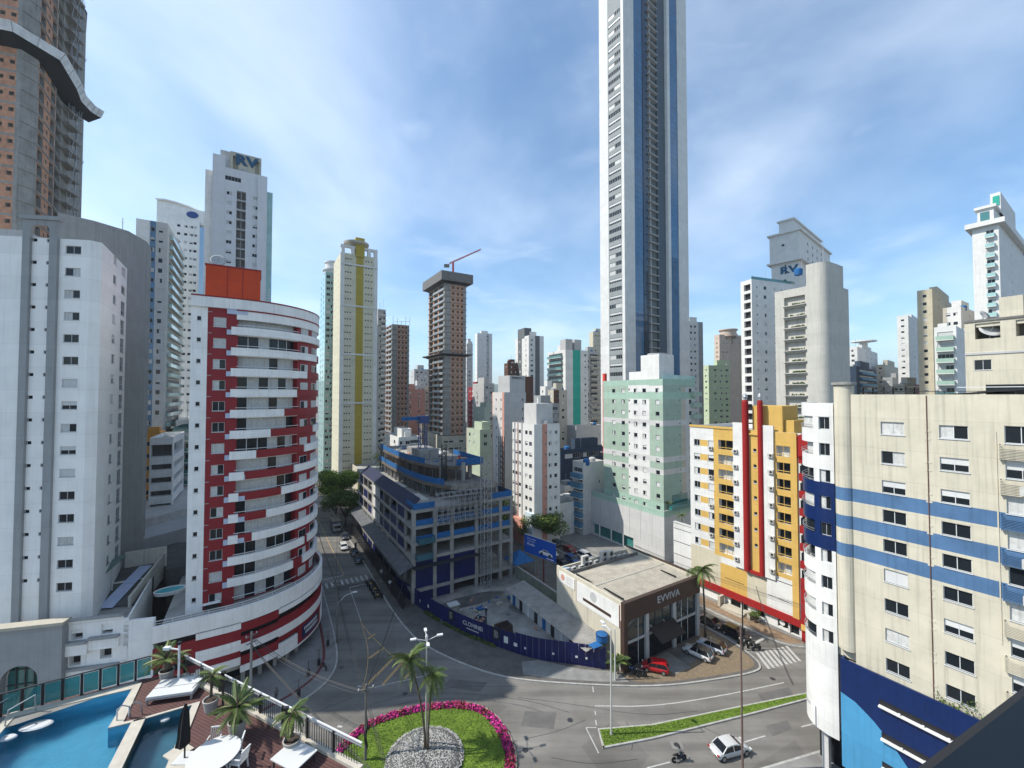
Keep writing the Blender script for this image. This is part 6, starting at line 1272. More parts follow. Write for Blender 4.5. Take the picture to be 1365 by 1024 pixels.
b.box(3, X(1053), X(1061.5), 3.2, H, .3, YEL, 'yellow_pier'); b.box(3, 0, X(978), H-.2, H+.25, .15, YEL, 'roof_coping')
# corner red loggias
x0 = X(1061.5); b.box(3, X(1061.6), D_-.02, 29.5, H-.6, .1, REDP, 'red_corner')
rb = MB()
for k, z in enumerate(rows): MB().box(-.9, 4, -2.2, .0, z-1.5, z-.3).build('red_balcony', REDP, t); MB().box(-.5, 4, -1.6, -.02, z-.3, z+.9).build('dark_glazing', GLASS, t)
MB().box(-.9, 4, -2.2, 0, 29.4, H-.2).build('red_corner_head', REDP, t); MB().box(-.9, 4, -2.2, .0, 3.0, 9.2).build('red_corner_base', REDP, t); MB().box(-1.0, 4, -2.3, -.0, 2.1, 3.0).build('yellow_lintel', YEL, t); MB().box(-.6, .1, -.7, .1, 0.14, 3.2).build('red_column', REDP, t); MB().box(.4, 4, -1.9, -.1, .14, 2.1).build('corner_shop', GLASS, t)
# podium: red band, shopfronts
mb = MB(); mb.box(-.35, .0, -.1, D_+.1, 2.0, 3.2); mb.build('red_band', REDP, t); b2_ = Blk(t, [(.25, 0), (W_, 0), (W_, D_), (.25, D_)], .1, 2.0, [WHITE], name='ground_floor', parapet=0)
for p0, p1, z0, z1, m_ in ((969.5, 982.5, .15, 1.95, BLACK), (985, 992, .5, 1.8, GLASS), (1003, 1014, .5, 1.8, GLASS), (1031, 1044.5, .5, 1.9, GLASS), (1047, 1059, .2, 1.9, GLASS)):
    b2_.hole(3, X(p0), X(p1), z0, z1, .4, m_); MB().box(X(p0)-.08, X(p0), -.05, .3, z0, z1).box(X(p1), X(p1)+.08, -.05, .3, z0, z1).build('shop_frame', ALU, t, (*b2_.poly[3], 0), b2_.ang(3))
b2_.build()
MB().lathe([(.45, 0), (.45, .02)], 18).build('round_sign', WHITE, t, (.2, yF(1037), 1.3)).rotation_euler = (0, FM(-90), 0)
b.box(3, X(1019), X(1055), 3.5, 8.2, .06, WHITE, 'white_panel'); b.box(3, X(1020), X(1054), 5.2, 5.28, .09, ALUD, 'panel_joint'); b.box(3, X(1020), X(1054), 8.2, 8.28, .09, ALUD, 'panel_joint'); b.box(3, X(963), X(988), 5.2, 5.28, .03, ALUD, 'panel_joint')
st_ = MB()
for k in range(3): MB().box(-2.2+k*.5, .2, yF(993), yF(965), .14+k*.16, .30+k*.16).build('entrance_step', STONE, t)
MB().box(-1.6, -.2, yF(963), yF(960), .14, 2.0).build('entrance_pier', STONE, t); MB().box(-1.6, -.2, yF(1002), yF(998), .14, 1.4).build('planter_box', STONE, t)
# white lower wing left of it
wl = thing('garden_wall', 'tall white wall with dark grooves between mint podium and ochre block', 'wall', P(VO+.6, UO+D_+.01), RG); ln = onv(896, VO+.6)-UO-D_; MB().box(0, .5, 0, ln, 0, 12.5).build('wall', WHITE, wl)
for z in (11.3, 8.6, 5.9): MB().box(-.03, -.003, .1, ln-.1, z, z+.1).build('groove', ALUD, wl)
MB().box(-.1, .6, 0, ln, 12.5, 12.7).build('coping', WHITE2, wl)
for p0 in (980.5, 1027.5, 944):
    for k, z in enumerate(rows):
        if p0 == 944 and k % 2: continue
        px = p0 if p0 != 944 else 946.5; zz = z-1.15; out = .55 if p0 != 944 else .2
        q = b.at(3, X(px), out); w_ = P(VO+q[0], UO+q[1]); ac((*w_, zz), RG+b.ang(3), 'boxy cooling unit by the %s of the ochre block, %s floor from its roof' % ({980.5: 'left balconies', 1027.5: 'right balconies', 944: 'paired windows'}[p0], ['first', 'second', 'third', 'fourth', 'fifth', 'sixth', 'seventh', 'eighth'][k]), 'cooling units on the ochre block wall', 1.05)
# ================================================================ mint green building
VO, UO = 82.0, 65.0; t = thing('apartment_block', 'mint and white block on a tall pale panelled podium', 'building', P(VO, UO), RG); yF = lambda px: onv(px, VO)-UO
Dp = yF(788); Wp = 14.5; zt = 12.4
b = Blk(t, rect(Wp, Dp), 0, zt, [wallm('podium_panel_white', (.50, .495, .48), .06, .2)], name='podium_wall', parapet=1.0)
b.paint(3, 0, Dp, zt-1.5, zt, MINTP); b.paint(0, 0, Wp, zt-1.5, zt, MINTP); b.hole(3, .02*Dp, .62*Dp, .3, 3.3, .8, GLASST); b.build(); n = 7
for k in range(1, n): x = Dp*k/n; b.box(3, x-.05, x+.05, 3.5, zt-1.5, .03, GREYL, 'panel_joint')
for z in (4.2, 7.5): b.box(0, 0, Wp, z, z+.05, .02, GREYW, 'panel_joint')
for x in (.12, .3, .47): b.box(3, x*Dp, x*Dp+.5, .14, 3.4, .05, WHITE, 'shop_pier')
v2 = 1.2; y2 = 1.0; Dt = onv(804, VO+v2)-UO-y2; Wt = 12.6; H = 43.8
k_ = [(v2, y2), (v2+Wt, y2), (v2+Wt, y2+Dt), (v2, y2+Dt)]; b = Blk(t, k_, zt-.9, H, [MINT], parapet=.9)
def bd(z0, z1, m):
    b.paint(3, 0, Dt, z0, z1, m); b.paint(0, 0, Wt, z0, z1, m)
f0, f1 = .46, .80
b.paint(3, f0*Dt, f1*Dt, zt+1, H-1, WHITE); b.paint(0, .55*Wt, .68*Wt, zt+1, H-2, BEIGE); b.paint(0, .68*Wt, Wt, zt+1, H-2, WHITE2); b.paint(3, f0*Dt, Dt, H-3.4, H-1.6, WHITE)
bd(H-4.9, H-3.1, MINTP); bd(H-1.4, H, MINTP); 
for zc in (33.0, 24.2, 21.2): bd(zc-.65, zc+.65, WHITE2)
bd(zt-.9, zt+1.4, MINTP)
rows = [41.2-2.86*k for k in range(11)]
for i, z in enumerate(rows):
    if abs(z-38.9) < 1 and False: continue
    for f in (.2, .37, .58, .72, .92): b.win(3, f*Dt, z-.2, 1.15, 1.05, None, True)
    b.win(3, .475*Dt, z+.1, .4, .5, 'small')
    b.win(0, .84*Wt, z-.2, 1.1, 1.1, 'dark', True); b.win(0, .5*Wt, z+.2, .4, .4, 'small')
b.build()
MB().box(v2-1, v2+6, y2+.5, y2+6.5, zt+.01, zt+2.2).build('terrace_glass', GLASST, t) if False else None
k2 = Blk(t, [(v2+.6, y2+1.5), (v2+6.2, y2+1.5), (v2+6.2, y2+7.2), (v2+.6, y2+7.2)], H-.9, H+6.2, [WHITE], name='lift_house', parapet=.2); k2.build(); MB().box(v2+1.5, v2+9, y2+7.3, y2+12, H-.9, H+2.2).build('roof_house', WHITE, t)
MB().lathe([(2.4, H+6.3), (2.4, H+6.6)], 20).build('tank_lid', GREYL, t, (v2+3.4, y2+4.3, 0)); MB().box(v2, v2+Wt, y2-.02, y2+.06, H, H+1.0).build('roof_glass', GLASSP, t)
for z in [41-2.86*k for k in range(0, 6)]: MB().box(v2+Wt-2, v2+Wt+1.4, y2-1.0, y2-.003, z-1.4, z-.3).build('corner_balcony', MINT, t)
MB().box(v2+.6, Wp+.3, -.8, -.0, zt, zt+1.0).build('terrace_rail', GLASST, t); MB().box(v2+3, v2+9, y2-.05, y2-.003, zt+.9, zt+3).build('terrace_glazing', GLASST, t)
# ================================================================ blue-striped cream building
VO, UO = 51.0, -9.0; t = thing('apartment_block', 'cream block with sky-blue stripes and cobalt tiled base', 'building', P(VO, UO), RG); yF = lambda px: onv(px, VO)-UO
D_ = 17.7-UO; W_ = 14; H = 40.0; CRB = wallm('stained_cream_render', (.53, .49, .39), .12, .30)
b = Blk(t, [(0, 0), (W_, 0), (W_, D_), (0, D_)], 13.2, H, [CRB], parapet=.7); X = lambda px: D_-yF(px); L3 = D_
rows = [36.85-2.79*k for k in range(9)]
xl, xr = (X(1174)+X(1203))/2, (X(1252.5)+X(1287))/2; xb = X(1331)
for z0, z1 in ((29.25, 30.55), (26.45, 27.75), (23.65, 24.95)): b.paint(3, 0, L3, z0, z1, BLUEB)
for i, z in enumerate(rows):
    b.win(3, xl, z-.05, 1.7, 1.2, ['curt', 'right', 'half', 'dark', 'dark', 'shut', 'dark', 'curt', 'dark'][i], True); b.win(3, xr, z-.1, 1.75, 1.15, ['left', 'half', 'half', 'dark', 'dark', 'dark', 'half', 'dark', 'dark'][i], True)
    b.hole(3, xb+.25, xb+2.8, z-.75, z+.65, .3); a_, c_ = winmesh(2.55, 1.4, random.choice(['dark', 'left', 'dark', 'half']), True, ALU); o = link('window', a_, t, (*b.at(3, xb+.25), z-.75), b.ang(3)); link('pane', c_, o)
    b.hole(3, xb+3.6, xb+6, z-.75, z+.65, .3, GLASS)
b.build()
for i, z in enumerate(rows):
    g = MB(); 
    for k in range(10): g.box(xb+.0, xb+2.95, -.32, -.27, z-2.05+k*.12, z-1.99+k*.12)
    g.box(xb-.05, xb, -.32, -.0, z-2.1, z-.8); g.box(xb+2.95, xb+3.0, -.32, 0, z-2.1, z-.8); g.build('utility_grille', CRB if not 2 <= i <= 4 else BLUEB, t, (*b.poly[3], 0), b.ang(3))
    if i in (3, 4, 5, 7, 1): q = b.at(3, xb+1.5, .6); ac((*P(VO+q[0], UO+q[1]), z-1.9), RG+b.ang(3), 'wall cooling unit in the grille bay of the blue-striped block, %s floor from its roof' % ['first', 'second', 'third', 'fourth', 'fifth', 'sixth', 'seventh', 'eighth'][i], 'cooling units on the blue-striped block', 1.1)
    for xx in (xr-1.6,): MB().box(xx-.2, xx+.2, -.03, 0, z-.2, z-.05).box(xx-.2, xx+.2, -.03, 0, z-.9, z-.75).build('wall_vent', CREAM, t, (*b.poly[3], 0), b.ang(3))
b.box(3, X(1234), X(1234)+.06, 13.3, H-.1, .06, BROWN, 'downpipe'); b.box(3, xb-.25, xb-.17, 20, H-3, .05, CRB, 'conduit')
# round column, curved white balcony tower at the street corner
cy0 = 17.7-UO; q = (.55, cy0+.75); 
mb = MB(); segs = [(14.2, 23.65, 0), (23.65, 24.95, 1), (24.95, 26.45, 0), (26.45, 27.75, 1), (27.75, 29.25, 0), (29.25, 30.55, 1), (30.55, 40.9, 0)]
for z0, z1, m_ in segs:
    pr = arc(q[0], q[1], .85, 0, 360, 24)[:-1]
    for i in range(24): j = (i+1) % 24; mb.face([(*pr[i], z0), (*pr[j], z0), (*pr[j], z1), (*pr[i], z1)], m_)
mb.build('round_column', [CRB, BLUEB], t, smooth=True); MB().lathe([(.8, 40.9), (1.05, 41.0), (1.05, 41.25), (.2, 41.3)], 20).build('column_cap', CONC, t, (*q, 0))
MB().box(.5, 3, cy0-.01, cy0+1.6, 13.2, 39.9).build('link_wall', CRB, t)
dy = -UO; cv = smooth([(.2, 19.3+dy), (.05, 20.3+dy), (.35, 21.7+dy), (1.4, 22.8+dy), (3.0, 23.4+dy), (7, 23.8+dy)], 3)[::-1]
cvp = cv; NL = path_len(cvp); core = offset(cvp+[(7, 19.3+dy)], .0)
rowsB = [36.9-2.79*k for k in range(9)]; sc_ = lambda pxx: None
tc = Blk(t, offset(cvp+[(7.0, 19.32+dy)], .55), 4.4, 39.0, [WHITE], name='balcony_core', parapet=.5); tc.build()
def cband(name, f0, f1, z0, z1, o0, o1, m_, parent=t): mb = MB(); strip(mb, path_cut(cvp, f0*NL, f1*NL), z0, z1, o0, o1); return mb.build(name, m_, parent)
BL = {2: 0, 3: 1, 4: 1}
for i, z in enumerate(rowsB):
    m_ = BLUED if i in (3, 4) else WHITE; mb_ = BLUED if i in (2, 3, 4) else WHITE
    cband('balcony_band', 0, 1, z-2.05, z-.62, -.3, .0, mb_ if i < 8 else WHITE)
    cband('balcony_pier', .80, .862, z-.62, z+.74, -.35, -.01, m_); cband('balcony_pier', .965, 1, z-.62, z+.74, -.35, -.01, m_)
    w = cband('window', .862, .965, z-.6, z+.74, -.32, -.22, ALU); cband('pane', .868, .911, z-.52, z+.66, -.24, -.2, random.choice([GLASS, CURT]), w); cband('pane', .917, .959, z-.52, z+.66, -.24, -.2, GLASS, w)
    if i in (1, 2, 5): cband('balcony_glazing', .2, .8, z-.62, z+.74, -.55, -.5, random.choice([CURT, GLASS]))
    else: 
        cband('balcony_glazing', .2, .56, z-.62, z+.74, -.25, -.2, CURT); cband('balcony_glazing', .57, .8, z-.62, z+.74, -.25, -.2, random.choice([CURT, GLASS]))
    rr_ = MB(); strip(rr_, path_cut(cvp, .2*NL, .8*NL), z-.2, z-.15, .02, .07); strip(rr_, path_cut(cvp, .2*NL, .8*NL), z-.42, z-.38, .02, .07); rr_.build('hand_rail', STEEL, t)
cband('balcony_band', 0, 1, rowsB[0]+.74, 39.1, -.3, .0, WHITE); cband('base_wall', 0, 1, 4.5, rowsB[-1]-2.05, -.3, -.0, WHITE)
# tiled base with light-blue sweep
bs = Blk(t, [(-.35, -2), (2.5, -2), (2.5, 18.9+dy), (-.35, 18.9+dy)], 2.6, 13.3, [BLUED], name='tiled_base', parapet=.4); LB = bs.L(3)
bs.build(); XB = lambda px: bs.L(3)-(onv(px, VO-.35)-UO+2)
cvx = [(0, 9.9), (1.2, 9.6), (2.6, 8.7), (4.0, 7.4), (5.4, 5.6), (6.6, 3.6), (7.1, 2.6), (0, 2.6)]
mb = MB(); mb.face([(x, -.012, z) for x, z in cvx]); mb.face([(x, 0, z) for x, z in cvx]); 
for i in range(len(cvx)): j = (i+1) % len(cvx); mb.face([(cvx[i][0], -.012, cvx[i][1]), (cvx[j][0], -.012, cvx[j][1]), (cvx[j][0], 0, cvx[j][1]), (cvx[i][0], 0, cvx[i][1])])
mb.build('light_blue_panel', BLUEL, t, (*bs.poly[3], 0), bs.ang(3))
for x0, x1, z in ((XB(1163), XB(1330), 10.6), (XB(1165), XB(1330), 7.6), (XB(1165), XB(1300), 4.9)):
    MB().box(x0, x1, -.35, -.013, z-.14, z).build('light_shelf', WHITE, t, (*bs.poly[3], 0), bs.ang(3)); MB().box(x0, x1, -.02, -.013, z+.003, z+.5).build('shadow_slot', BLACK, t, (*bs.poly[3], 0), bs.ang(3))  # white shelf with a flat black strip on the wall above it
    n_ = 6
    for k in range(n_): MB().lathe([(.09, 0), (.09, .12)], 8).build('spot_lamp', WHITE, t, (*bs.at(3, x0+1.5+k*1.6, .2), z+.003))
# tile joints of the cobalt base: fine ribs
tj = MB()
for k in range(60): x = LB-26+k*.43+26-60*.43; tj.box(x, x+.03, -.006, -.0, 2.7, 13.2)
tj.build('tile_joint', BLUED, t, (*bs.poly[3], 0), bs.ang(3))
MB().box(1.2, 8, 12+dy, 18.6+dy, .1, 2.6).build('ground_floor', GLASS, t); MB().box(1.0, 1.6, 20.6+dy, 21.2+dy, 0, 4.5).build('ground_column', WHITE2, t); MB().box(2.5, 8, 19+dy, 22+dy, 0, 4.4).build('corner_shop', GLASS, t)
# planter hedge on the base ledge
mb = MB()
for k in range(1500):
    y = random.uniform(2.5, 12)+dy; p = (random.uniform(-.3, .5), y, 13.1+random.random()*.9*(1+.6*math.sin(y*2.1))); a = random.uniform(0, 6.28); s = random.uniform(.06, .16)
    mb.face([(p[0], p[1], p[2]), (p[0]+s*math.cos(a), p[1]+s*math.sin(a), p[2]+s*.4), (p[0]+s*.4*math.cos(a+1), p[1]+s*.4*math.sin(a+1), p[2]+s*1.3)], random.randrange(3))
hd = mb.build('hedge', LEAF, None, (*P(VO, UO), 0), RG); tag(hd, 'bushy green plants along the ledge above the cobalt tiles', 'plants', kind='stuff')
# roof pergolas
rp = thing('roof_pergola', 'black steel pergola with sloping glass roof on the blue-striped block', 'pergola', (*P(VO, UO), H-.7), RG)
ya, yb = yF(1270), -3
for y in (ya, (ya+yb)/2+1.5, yb+5.2, yb):
    for x in (1.2, 5.5): MB().box(x-.07, x+.07, y-.07, y+.07, 0, 2.9-.16*(y-yb) if True else 0).build('post', BLACK, rp)
mb = MB(); mb.face([(.8, ya+.4, .75), (6, ya+.4, .75), (6, yb, 3.1), (.8, yb, 3.1)]); mb.face([(.8, ya+.4, .65), (.8, yb, 3.0), (6, yb, 3.0), (6, ya+.4, .65)]); mb.face([(.8, ya+.4, .65), (.8, ya+.4, .75), (.8, yb, 3.1), (.8, yb, 3.0)]); mb.build('sloping_roof', BLACK, rp); MB().box(1.25, 1.3, yb, ya, 1.3, 1.36).build('rail', RAILW, rp); MB().box(5.4, 5.5, yb, ya-1, 0, 1.6).build('rear_glass', GLASS, rp)
rp = thing('roof_pergola', 'low flat black roof shelter near the round column', 'pergola', (*P(VO, UO), H-.7), RG)
y0, y1 = yF(1200), yF(1143)
for y in (y0, (y0+y1)/2, y1):
    for x in (1.5, 4): MB().box(x-.06, x+.06, y-.06, y+.06, 0, 1.4).build('post', BLACK, rp)
MB().box(1.2, 4.4, y0-.3, y1+.3, 1.4, 1.5).build('flat_roof', ALUD, rp)
fr = MB().box(.1, .14, -2, 26, .95, 1.0)
for k in range(14): fr.box(.1, .14, -2+k*2, -1.95+k*2, .6, .95)
rw = thing('roof_railing', 'thin dark railing along the cream roof edge', 'railing', (*P(VO, UO), H-.7), RG); fr.build('rail', BLACK, rw)
# ================================================================ pool deck of our own building
ZD = 23.5; g = lambda px, py: G(px, py, ZD)
DECK = mat('red_brown_deck', (.095, .042, .036), .75, 0, .25, 2.5, 0, .3, 18); COPE = mat('pool_coping', (.46, .42, .35), .8, 0, .15, 2); DSTONE = mat('grey_deck_stone', (.22, .21, .19), .85, 0, .25, 1.5)
def planks(m, rot, sc_):
    N = m.node_tree.nodes; Lk = m.node_tree.links; b_ = N['Principled BSDF']; src = b_.inputs['Base Color'].links[0].from_socket; ge = N.new('ShaderNodeNewGeometry'); mp = N.new('ShaderNodeMapping'); mp.inputs['Rotation'].default_value = (0, 0, rot); Lk.new(ge.outputs['Position'], mp.inputs[0])
    w = N.new('ShaderNodeTexWave'); w.bands_direction = 'Y'; w.inputs['Scale'].default_value = sc_; w.inputs['Distortion'].default_value = .1; Lk.new(mp.outputs[0], w.inputs['Vector']); mr = N.new('ShaderNodeMapRange'); mr.inputs[1].default_value = .0; mr.inputs[2].default_value = .3; mr.inputs[3].default_value = .45; mr.inputs[4].default_value = 1.08; Lk.new(w.outputs['Fac'], mr.inputs[0])
    vs = N.new('ShaderNodeVectorMath'); vs.operation = 'SCALE'; Lk.new(src, vs.inputs[0]); Lk.new(mr.outputs[0], vs.inputs['Scale']); Lk.new(vs.outputs[0], b_.inputs['Base Color'])
planks(DECK, FM(24), 2.2)
WAT = bpy.data.materials.new('pool_water'); WAT.use_nodes = True; _b = WAT.node_tree.nodes['Principled BSDF']; _b.inputs['Base Color'].default_value = (.75, .95, 1, 1); _b.inputs['Transmission Weight'].default_value = 1; _b.inputs['Roughness'].default_value = .02; _b.inputs['IOR'].default_value = 1.33
_n = WAT.node_tree.nodes.new('ShaderNodeTexNoise'); _n.inputs['Scale'].default_value = 2.2; _n.inputs['Detail'].default_value = 3; _g = WAT.node_tree.nodes.new('ShaderNodeNewGeometry'); WAT.node_tree.links.new(_g.outputs['Position'], _n.inputs['Vector']); _bp = WAT.node_tree.nodes.new('ShaderNodeBump'); _bp.inputs['Strength'].default_value = .12; _bp.inputs['Distance'].default_value = .1; WAT.node_tree.links.new(_n.outputs['Fac'], _bp.inputs['Height']); WAT.node_tree.links.new(_bp.outputs[0], _b.inputs['Normal'])
PT = mat('pool_tile_blue', (.08, .35, .52), .4, 0, .12, 1.2); PTD = mat('pool_tile_deep', (.045, .17, .24), .4, 0, .15, 1.2)
dk = thing('pool_deck', 'terrace with red-brown deck boards and sunken swimming pools', 'terrace')
e0, e1, e2 = g(-60, 940), g(190, 905), g(246, 898); rr0, rr1 = g(246, 905), g(482, 1026)
outl = [(-34, 14), (1.0, 14), (1.0, 14.9), g(482, 1026), e2, e1, g(-60, 966), (-34, 20)]
# pools (outer shapes)
poolA = [g(88, 1100), (-30, 16.2), (-30, g(-40, 965)[1]), g(8, 963), g(172, 921), g(148, 972), g(170, 972), g(134, 1040), g(88, 1100)][1:-1]
pa = [(-25, 14.6), g(-45, 1032), g(20, 956), g(176, 919.5), g(144, 972), g(175, 964.5), g(118, 1076)]
pb_ = [g(138, 1065), g(188, 961), g(256, 941), g(204, 1065)]
def ring_poly(mb, outer, inner, z, m=0):
    pass
# body: block with cut-outs made from strips: walls of the podium, floor slabs around the pools
MB().prism(outl, 0, ZD-2.2).build('podium_block', WHITE2, dk)
def tri_cap(name, outer, holes, z, m, parent):
    from mathutils.geometry import delaunay_2d_cdt
    vs = []; fs_ = []
    for q in [outer]+holes: k = len(vs); vs += [Vector((p[0], p[1])) for p in q]; fs_.append(list(range(k, k+len(q))))
    ed = [(f[i], f[(i+1) % len(f)]) for f in fs_ for i in range(len(f))]
    V_, E_, F_, *_r = delaunay_2d_cdt(vs, ed, [], 0, 1e-5); mb = MB(); mb.v = [(p.x, p.y, z) for p in V_]
    for f in F_:
        c_ = sum((V_[i] for i in f), Vector((0, 0)))/len(f)
        if inside(c_, outer) and not any(inside(c_, h) for h in holes): mb.f.append(tuple(f)); mb.m.append(0)
    return mb.build(name, m, parent)
def ccw(p): return p if area(p) > 0 else p[::-1]
outl, pa, pb_ = ccw(outl), ccw(pa), ccw(pb_)
tri_cap('deck_boards', outl, [pa, pb_], ZD, DECK, dk)
mb = MB(); strip(mb, outl+[outl[0]], ZD-2.2, ZD-.004, -.2, 0); mb.build('deck_edge', WHITE2, dk)
for nm, p_, dep, mt in (('swimming', pa, 1.5, PT), ('wading', pb_, 1.2, PTD)):
    mb = MB(); mb.prism(p_, ZD-2.1, ZD-dep).build('%s_pool_floor' % nm, mt, dk); mb = MB()
    for i in range(len(p_)): j = (i+1) % len(p_); mb.face([(*p_[i], ZD-2.1), (*p_[j], ZD-2.1), (*p_[j], ZD+.02), (*p_[i], ZD+.02)])
    mb.build('%s_pool_wall' % nm, mt, dk); mb = MB(); mb.face([(*q, ZD-.32) for q in p_]); mb.build('%s_pool_water' % nm, WAT, dk)
    mb = MB(); strip(mb, p_+[p_[0]], ZD-.02, ZD+.06, 0, .55 if nm == 'swimming' else .35); mb.build('%s_pool_coping' % nm, COPE, dk)
MB().prism(ccw([g(175, 964.5), g(118, 1076), g(138, 1065), g(188, 961)]), ZD-2.1, ZD+.065).build('pool_divider', COPE, dk)
# grey stone walkway by the glass rail
mb = MB(); mb.face([(*q, ZD+.015) for q in (g(-50, 969), g(190, 906), g(178, 914), g(-50, 990))]); mb.build('stone_walkway', DSTONE, dk)
mb = MB()
# deck board joints
for k in range(40):
    a = Vector(g(180, 1010)); d = Vector((math.cos(FM(-24)), math.sin(FM(-24)))); n_ = Vector((-d.y, d.x)); o = a+n_*(k*.3-4)
    mb.beam((*(o+d*1.2), ZD+.002), (*(o+d*1.2), ZD+.002), .01)
# glass rail along the far side, panel by panel
gr_ = thing('glass_railing', 'teal glass balustrade with black posts along the pool edge', 'railing'); GR = mat('rail_teal_glass', (.10, .36, .36), .03, 0, .05, spec=.6)
GR.node_tree.nodes['Principled BSDF'].inputs['Transmission Weight'].default_value = .65
fp2 = [g(-60, 973), g(203, 901)]; gl = path_len(fp2); n_ = 10
for k in range(n_):
    (x, y), a = path_at(fp2, gl*k/n_); (x2, y2), _ = path_at(fp2, gl*(k+1)/n_); MB().box(-.05, .05, -.05, .05, ZD, ZD+1.15).build('post', BLACK, gr_, (x, y, 0), a); ln = gl/n_
    MB().box(.08, ln-.08, -.012, .012, ZD+.1, ZD+1.1).build('glass_panel', GR, gr_, (x, y, 0), a)
MB().box(0, gl, -.04, .04, ZD+1.15, ZD+1.2).build('top_rail', ALUD, gr_, (*fp2[0], 0), a)
# bar railing on the street side
br = thing('bar_railing', 'white-topped bar railing on the street side of the pool deck', 'railing'); fp3 = [g(203, 901), g(246, 899), g(300, 924), g(482, 1024)]; fp3 = [g(246, 900), g(482, 1026)]; gl = path_len(fp3); (x, y), a = path_at(fp3, 0)
MB().box(0, gl, -.035, .035, ZD+1.12, ZD+1.17).build('top_rail', RAILW, br, (x, y, 0), a); MB().box(0, gl, -.03, .03, ZD+.98, ZD+1.02).build('second_rail', STEEL, br, (x, y, 0), a); MB().box(0, gl, -.2, .1, ZD+.005, ZD+.14).build('kerb', COPE, br, (x, y, 0), a)
n_ = int(gl/.16); bm = MB().box(-.012, .012, -.012, .012, ZD+.14, ZD+.98).mesh('bar', ALUD); pmh = MB().box(-.05, .05, -.05, .05, ZD+.1, ZD+1.12).mesh('post', BLACK)
for k in range(n_): link('bar', bm, br, (x+math.cos(a)*k*.16, y+math.sin(a)*k*.16, 0))
for k in range(0, n_, 11): link('post', pmh, br, (x+math.cos(a)*k*.16, y+math.sin(a)*k*.16, 0))
MB().box(0, path_len([g(200, 902), g(246, 899)]), -.03, .03, ZD+1.15, ZD+1.2).build('side_rail', ALUD, br, (*g(200, 902), 0), math.atan2(g(246, 899)[1]-g(200, 902)[1], g(246, 899)[0]-g(200, 902)[0]))
def dpost(px, py, h, label):
    q = thing('deck_lamp_post', label, 'lamp post', (*g(px, py), ZD)); MB().tube([(0, 0, 0), (0, 0, h)], .055, 8).build('post', RAILW if h > 2 else ALUD, q); MB().box(-.08, .08, -.08, .08, h, h+.14).build('cap', BLACK, q); return q
q = dpost(238, 914, 2.3, 'white deck shower post with side arm beside the sago palm'); MB().beam((0, 0, 2.0), (-.75, .1, 2.05), .06).build('arm', RAILW, q); MB().box(-.95, -.6, 0, .2, 1.95, 2.1).build('head', RAILW, q)
dpost(297, 944, 1.75, 'short white post at the bar railing between two palms'); dpost(381, 1006, 2.0, 'dark-footed post at the bar railing by the small palm')
# ladders
def ladder(pxs, label):
    q = thing('pool_ladder', label, 'ladder', (*g(*pxs[0]), ZD)); d = Vector(g(*pxs[1]))-Vector(g(*pxs[0])); 
    for f in (0, 1):
        o = Vector((d.x*f, d.y*f, 0)); MB().tube([o+Vector((.5, .2, 0)), o+Vector((.45, .18, .6)), o+Vector((.2, .08, .75)), o+Vector((0, 0, .6)), o+Vector((-.05, 0, -.9))], .03, 6).build('rail', STEEL, q, smooth=True)
    for z in (-.3, -.55, -.8): MB().beam((-.03, 0, z), (d.x-.03, d.y, z), .06).build('tread', STEEL, q)
ladder(((156, 962), (172, 957)), 'steel pool ladder at the step between the two pools')
q = thing('pool_handrail', 'pair of steel handrails at the far corner of the swimming pool', 'railing', (*g(10, 955), ZD)); 
for o in (0, 1.1): MB().tube([(o, .3, 0), (o, .25, .9), (o-.35, -.6, .75), (o-.4, -.7, 0)], .035, 6).build('rail', STEEL, q)
WHP = mat('white_plastic', (.56, .56, .545), .4, 0, .05)
for px, py, s_, lb in ((48, 968, .35, 'larger white pool float drifting on the swimming pool'), (8, 985, .22, 'small white pool float near the pool edge'), (220, 960, .16, 'tiny white float in the wading pool')):
    q = thing('pool_float', lb, 'pool float', (*G(px, py, ZD-.3), ZD-.32), FM(15)); o = MB().lathe([(s_, 0), (s_*1.15, .05), (s_, .1), (s_*.3, .12)], 16).build('disc', WHP, q); o.scale = (1.7 if s_ > .2 else 1.2, .9, 1)
    MB().tube([(0, 0, .1), (0, 0, .16)], .04, 6).build('knob', STEEL, q)
# double sun bed
sb = thing('sun_bed', 'wide white double sun bed between pool and railing', 'sun bed', (*g(194, 941), ZD), FM(13))
for k in (0, 1): MB().box(0, 2.15, k*.72, k*.72+.68, .30, .42).build('mattress', WHP, sb)
MB().box(-.03, 2.2, -.02, 1.42, .22, .29).build('frame', STEEL, sb)
for x in (.05, 2.1):
    for y in (.03, 1.36): MB().box(x-.04, x+.04, y-.04, y+.04, 0, .22).build('leg', STEEL, sb)
# folded umbrella
um = thing('folded_umbrella', 'closed black parasol standing between wading pool and table', 'umbrella', (*g(246, 1013), ZD)); MB().tube([(0, 0, 0), (0, 0, 2.5)], .035, 8).build('pole', BLACK, um); mb = MB(); n_ = 14; pr = [(.12, .55), (.30, .7), (.26, 1.1), (.22, 1.6), (.16, 2.1), (.05, 2.45)]; k0 = 0
for i, (r, z) in enumerate(pr):
    for j in range(n_): rj = r*(1.0 if j % 2 else .68)*random.uniform(.9, 1.1); mb.v.append((rj*math.cos(6.283*j/n_)-.12*(1-z/2.5), rj*math.sin(6.283*j/n_), z))
for i in range(len(pr)-1):
    for j in range(n_): q = i*n_; mb.f.append((q+j, q+(j+1) % n_, q+n_+(j+1) % n_, q+n_+j)); mb.m.append(0)
mb.build('canopy', mat('black_canvas', (.012, .012, .014), .9, 0, .2, 4), um); MB().box(-.35, .35, -.35, .35, 0, .1).build('base', WHP, um)
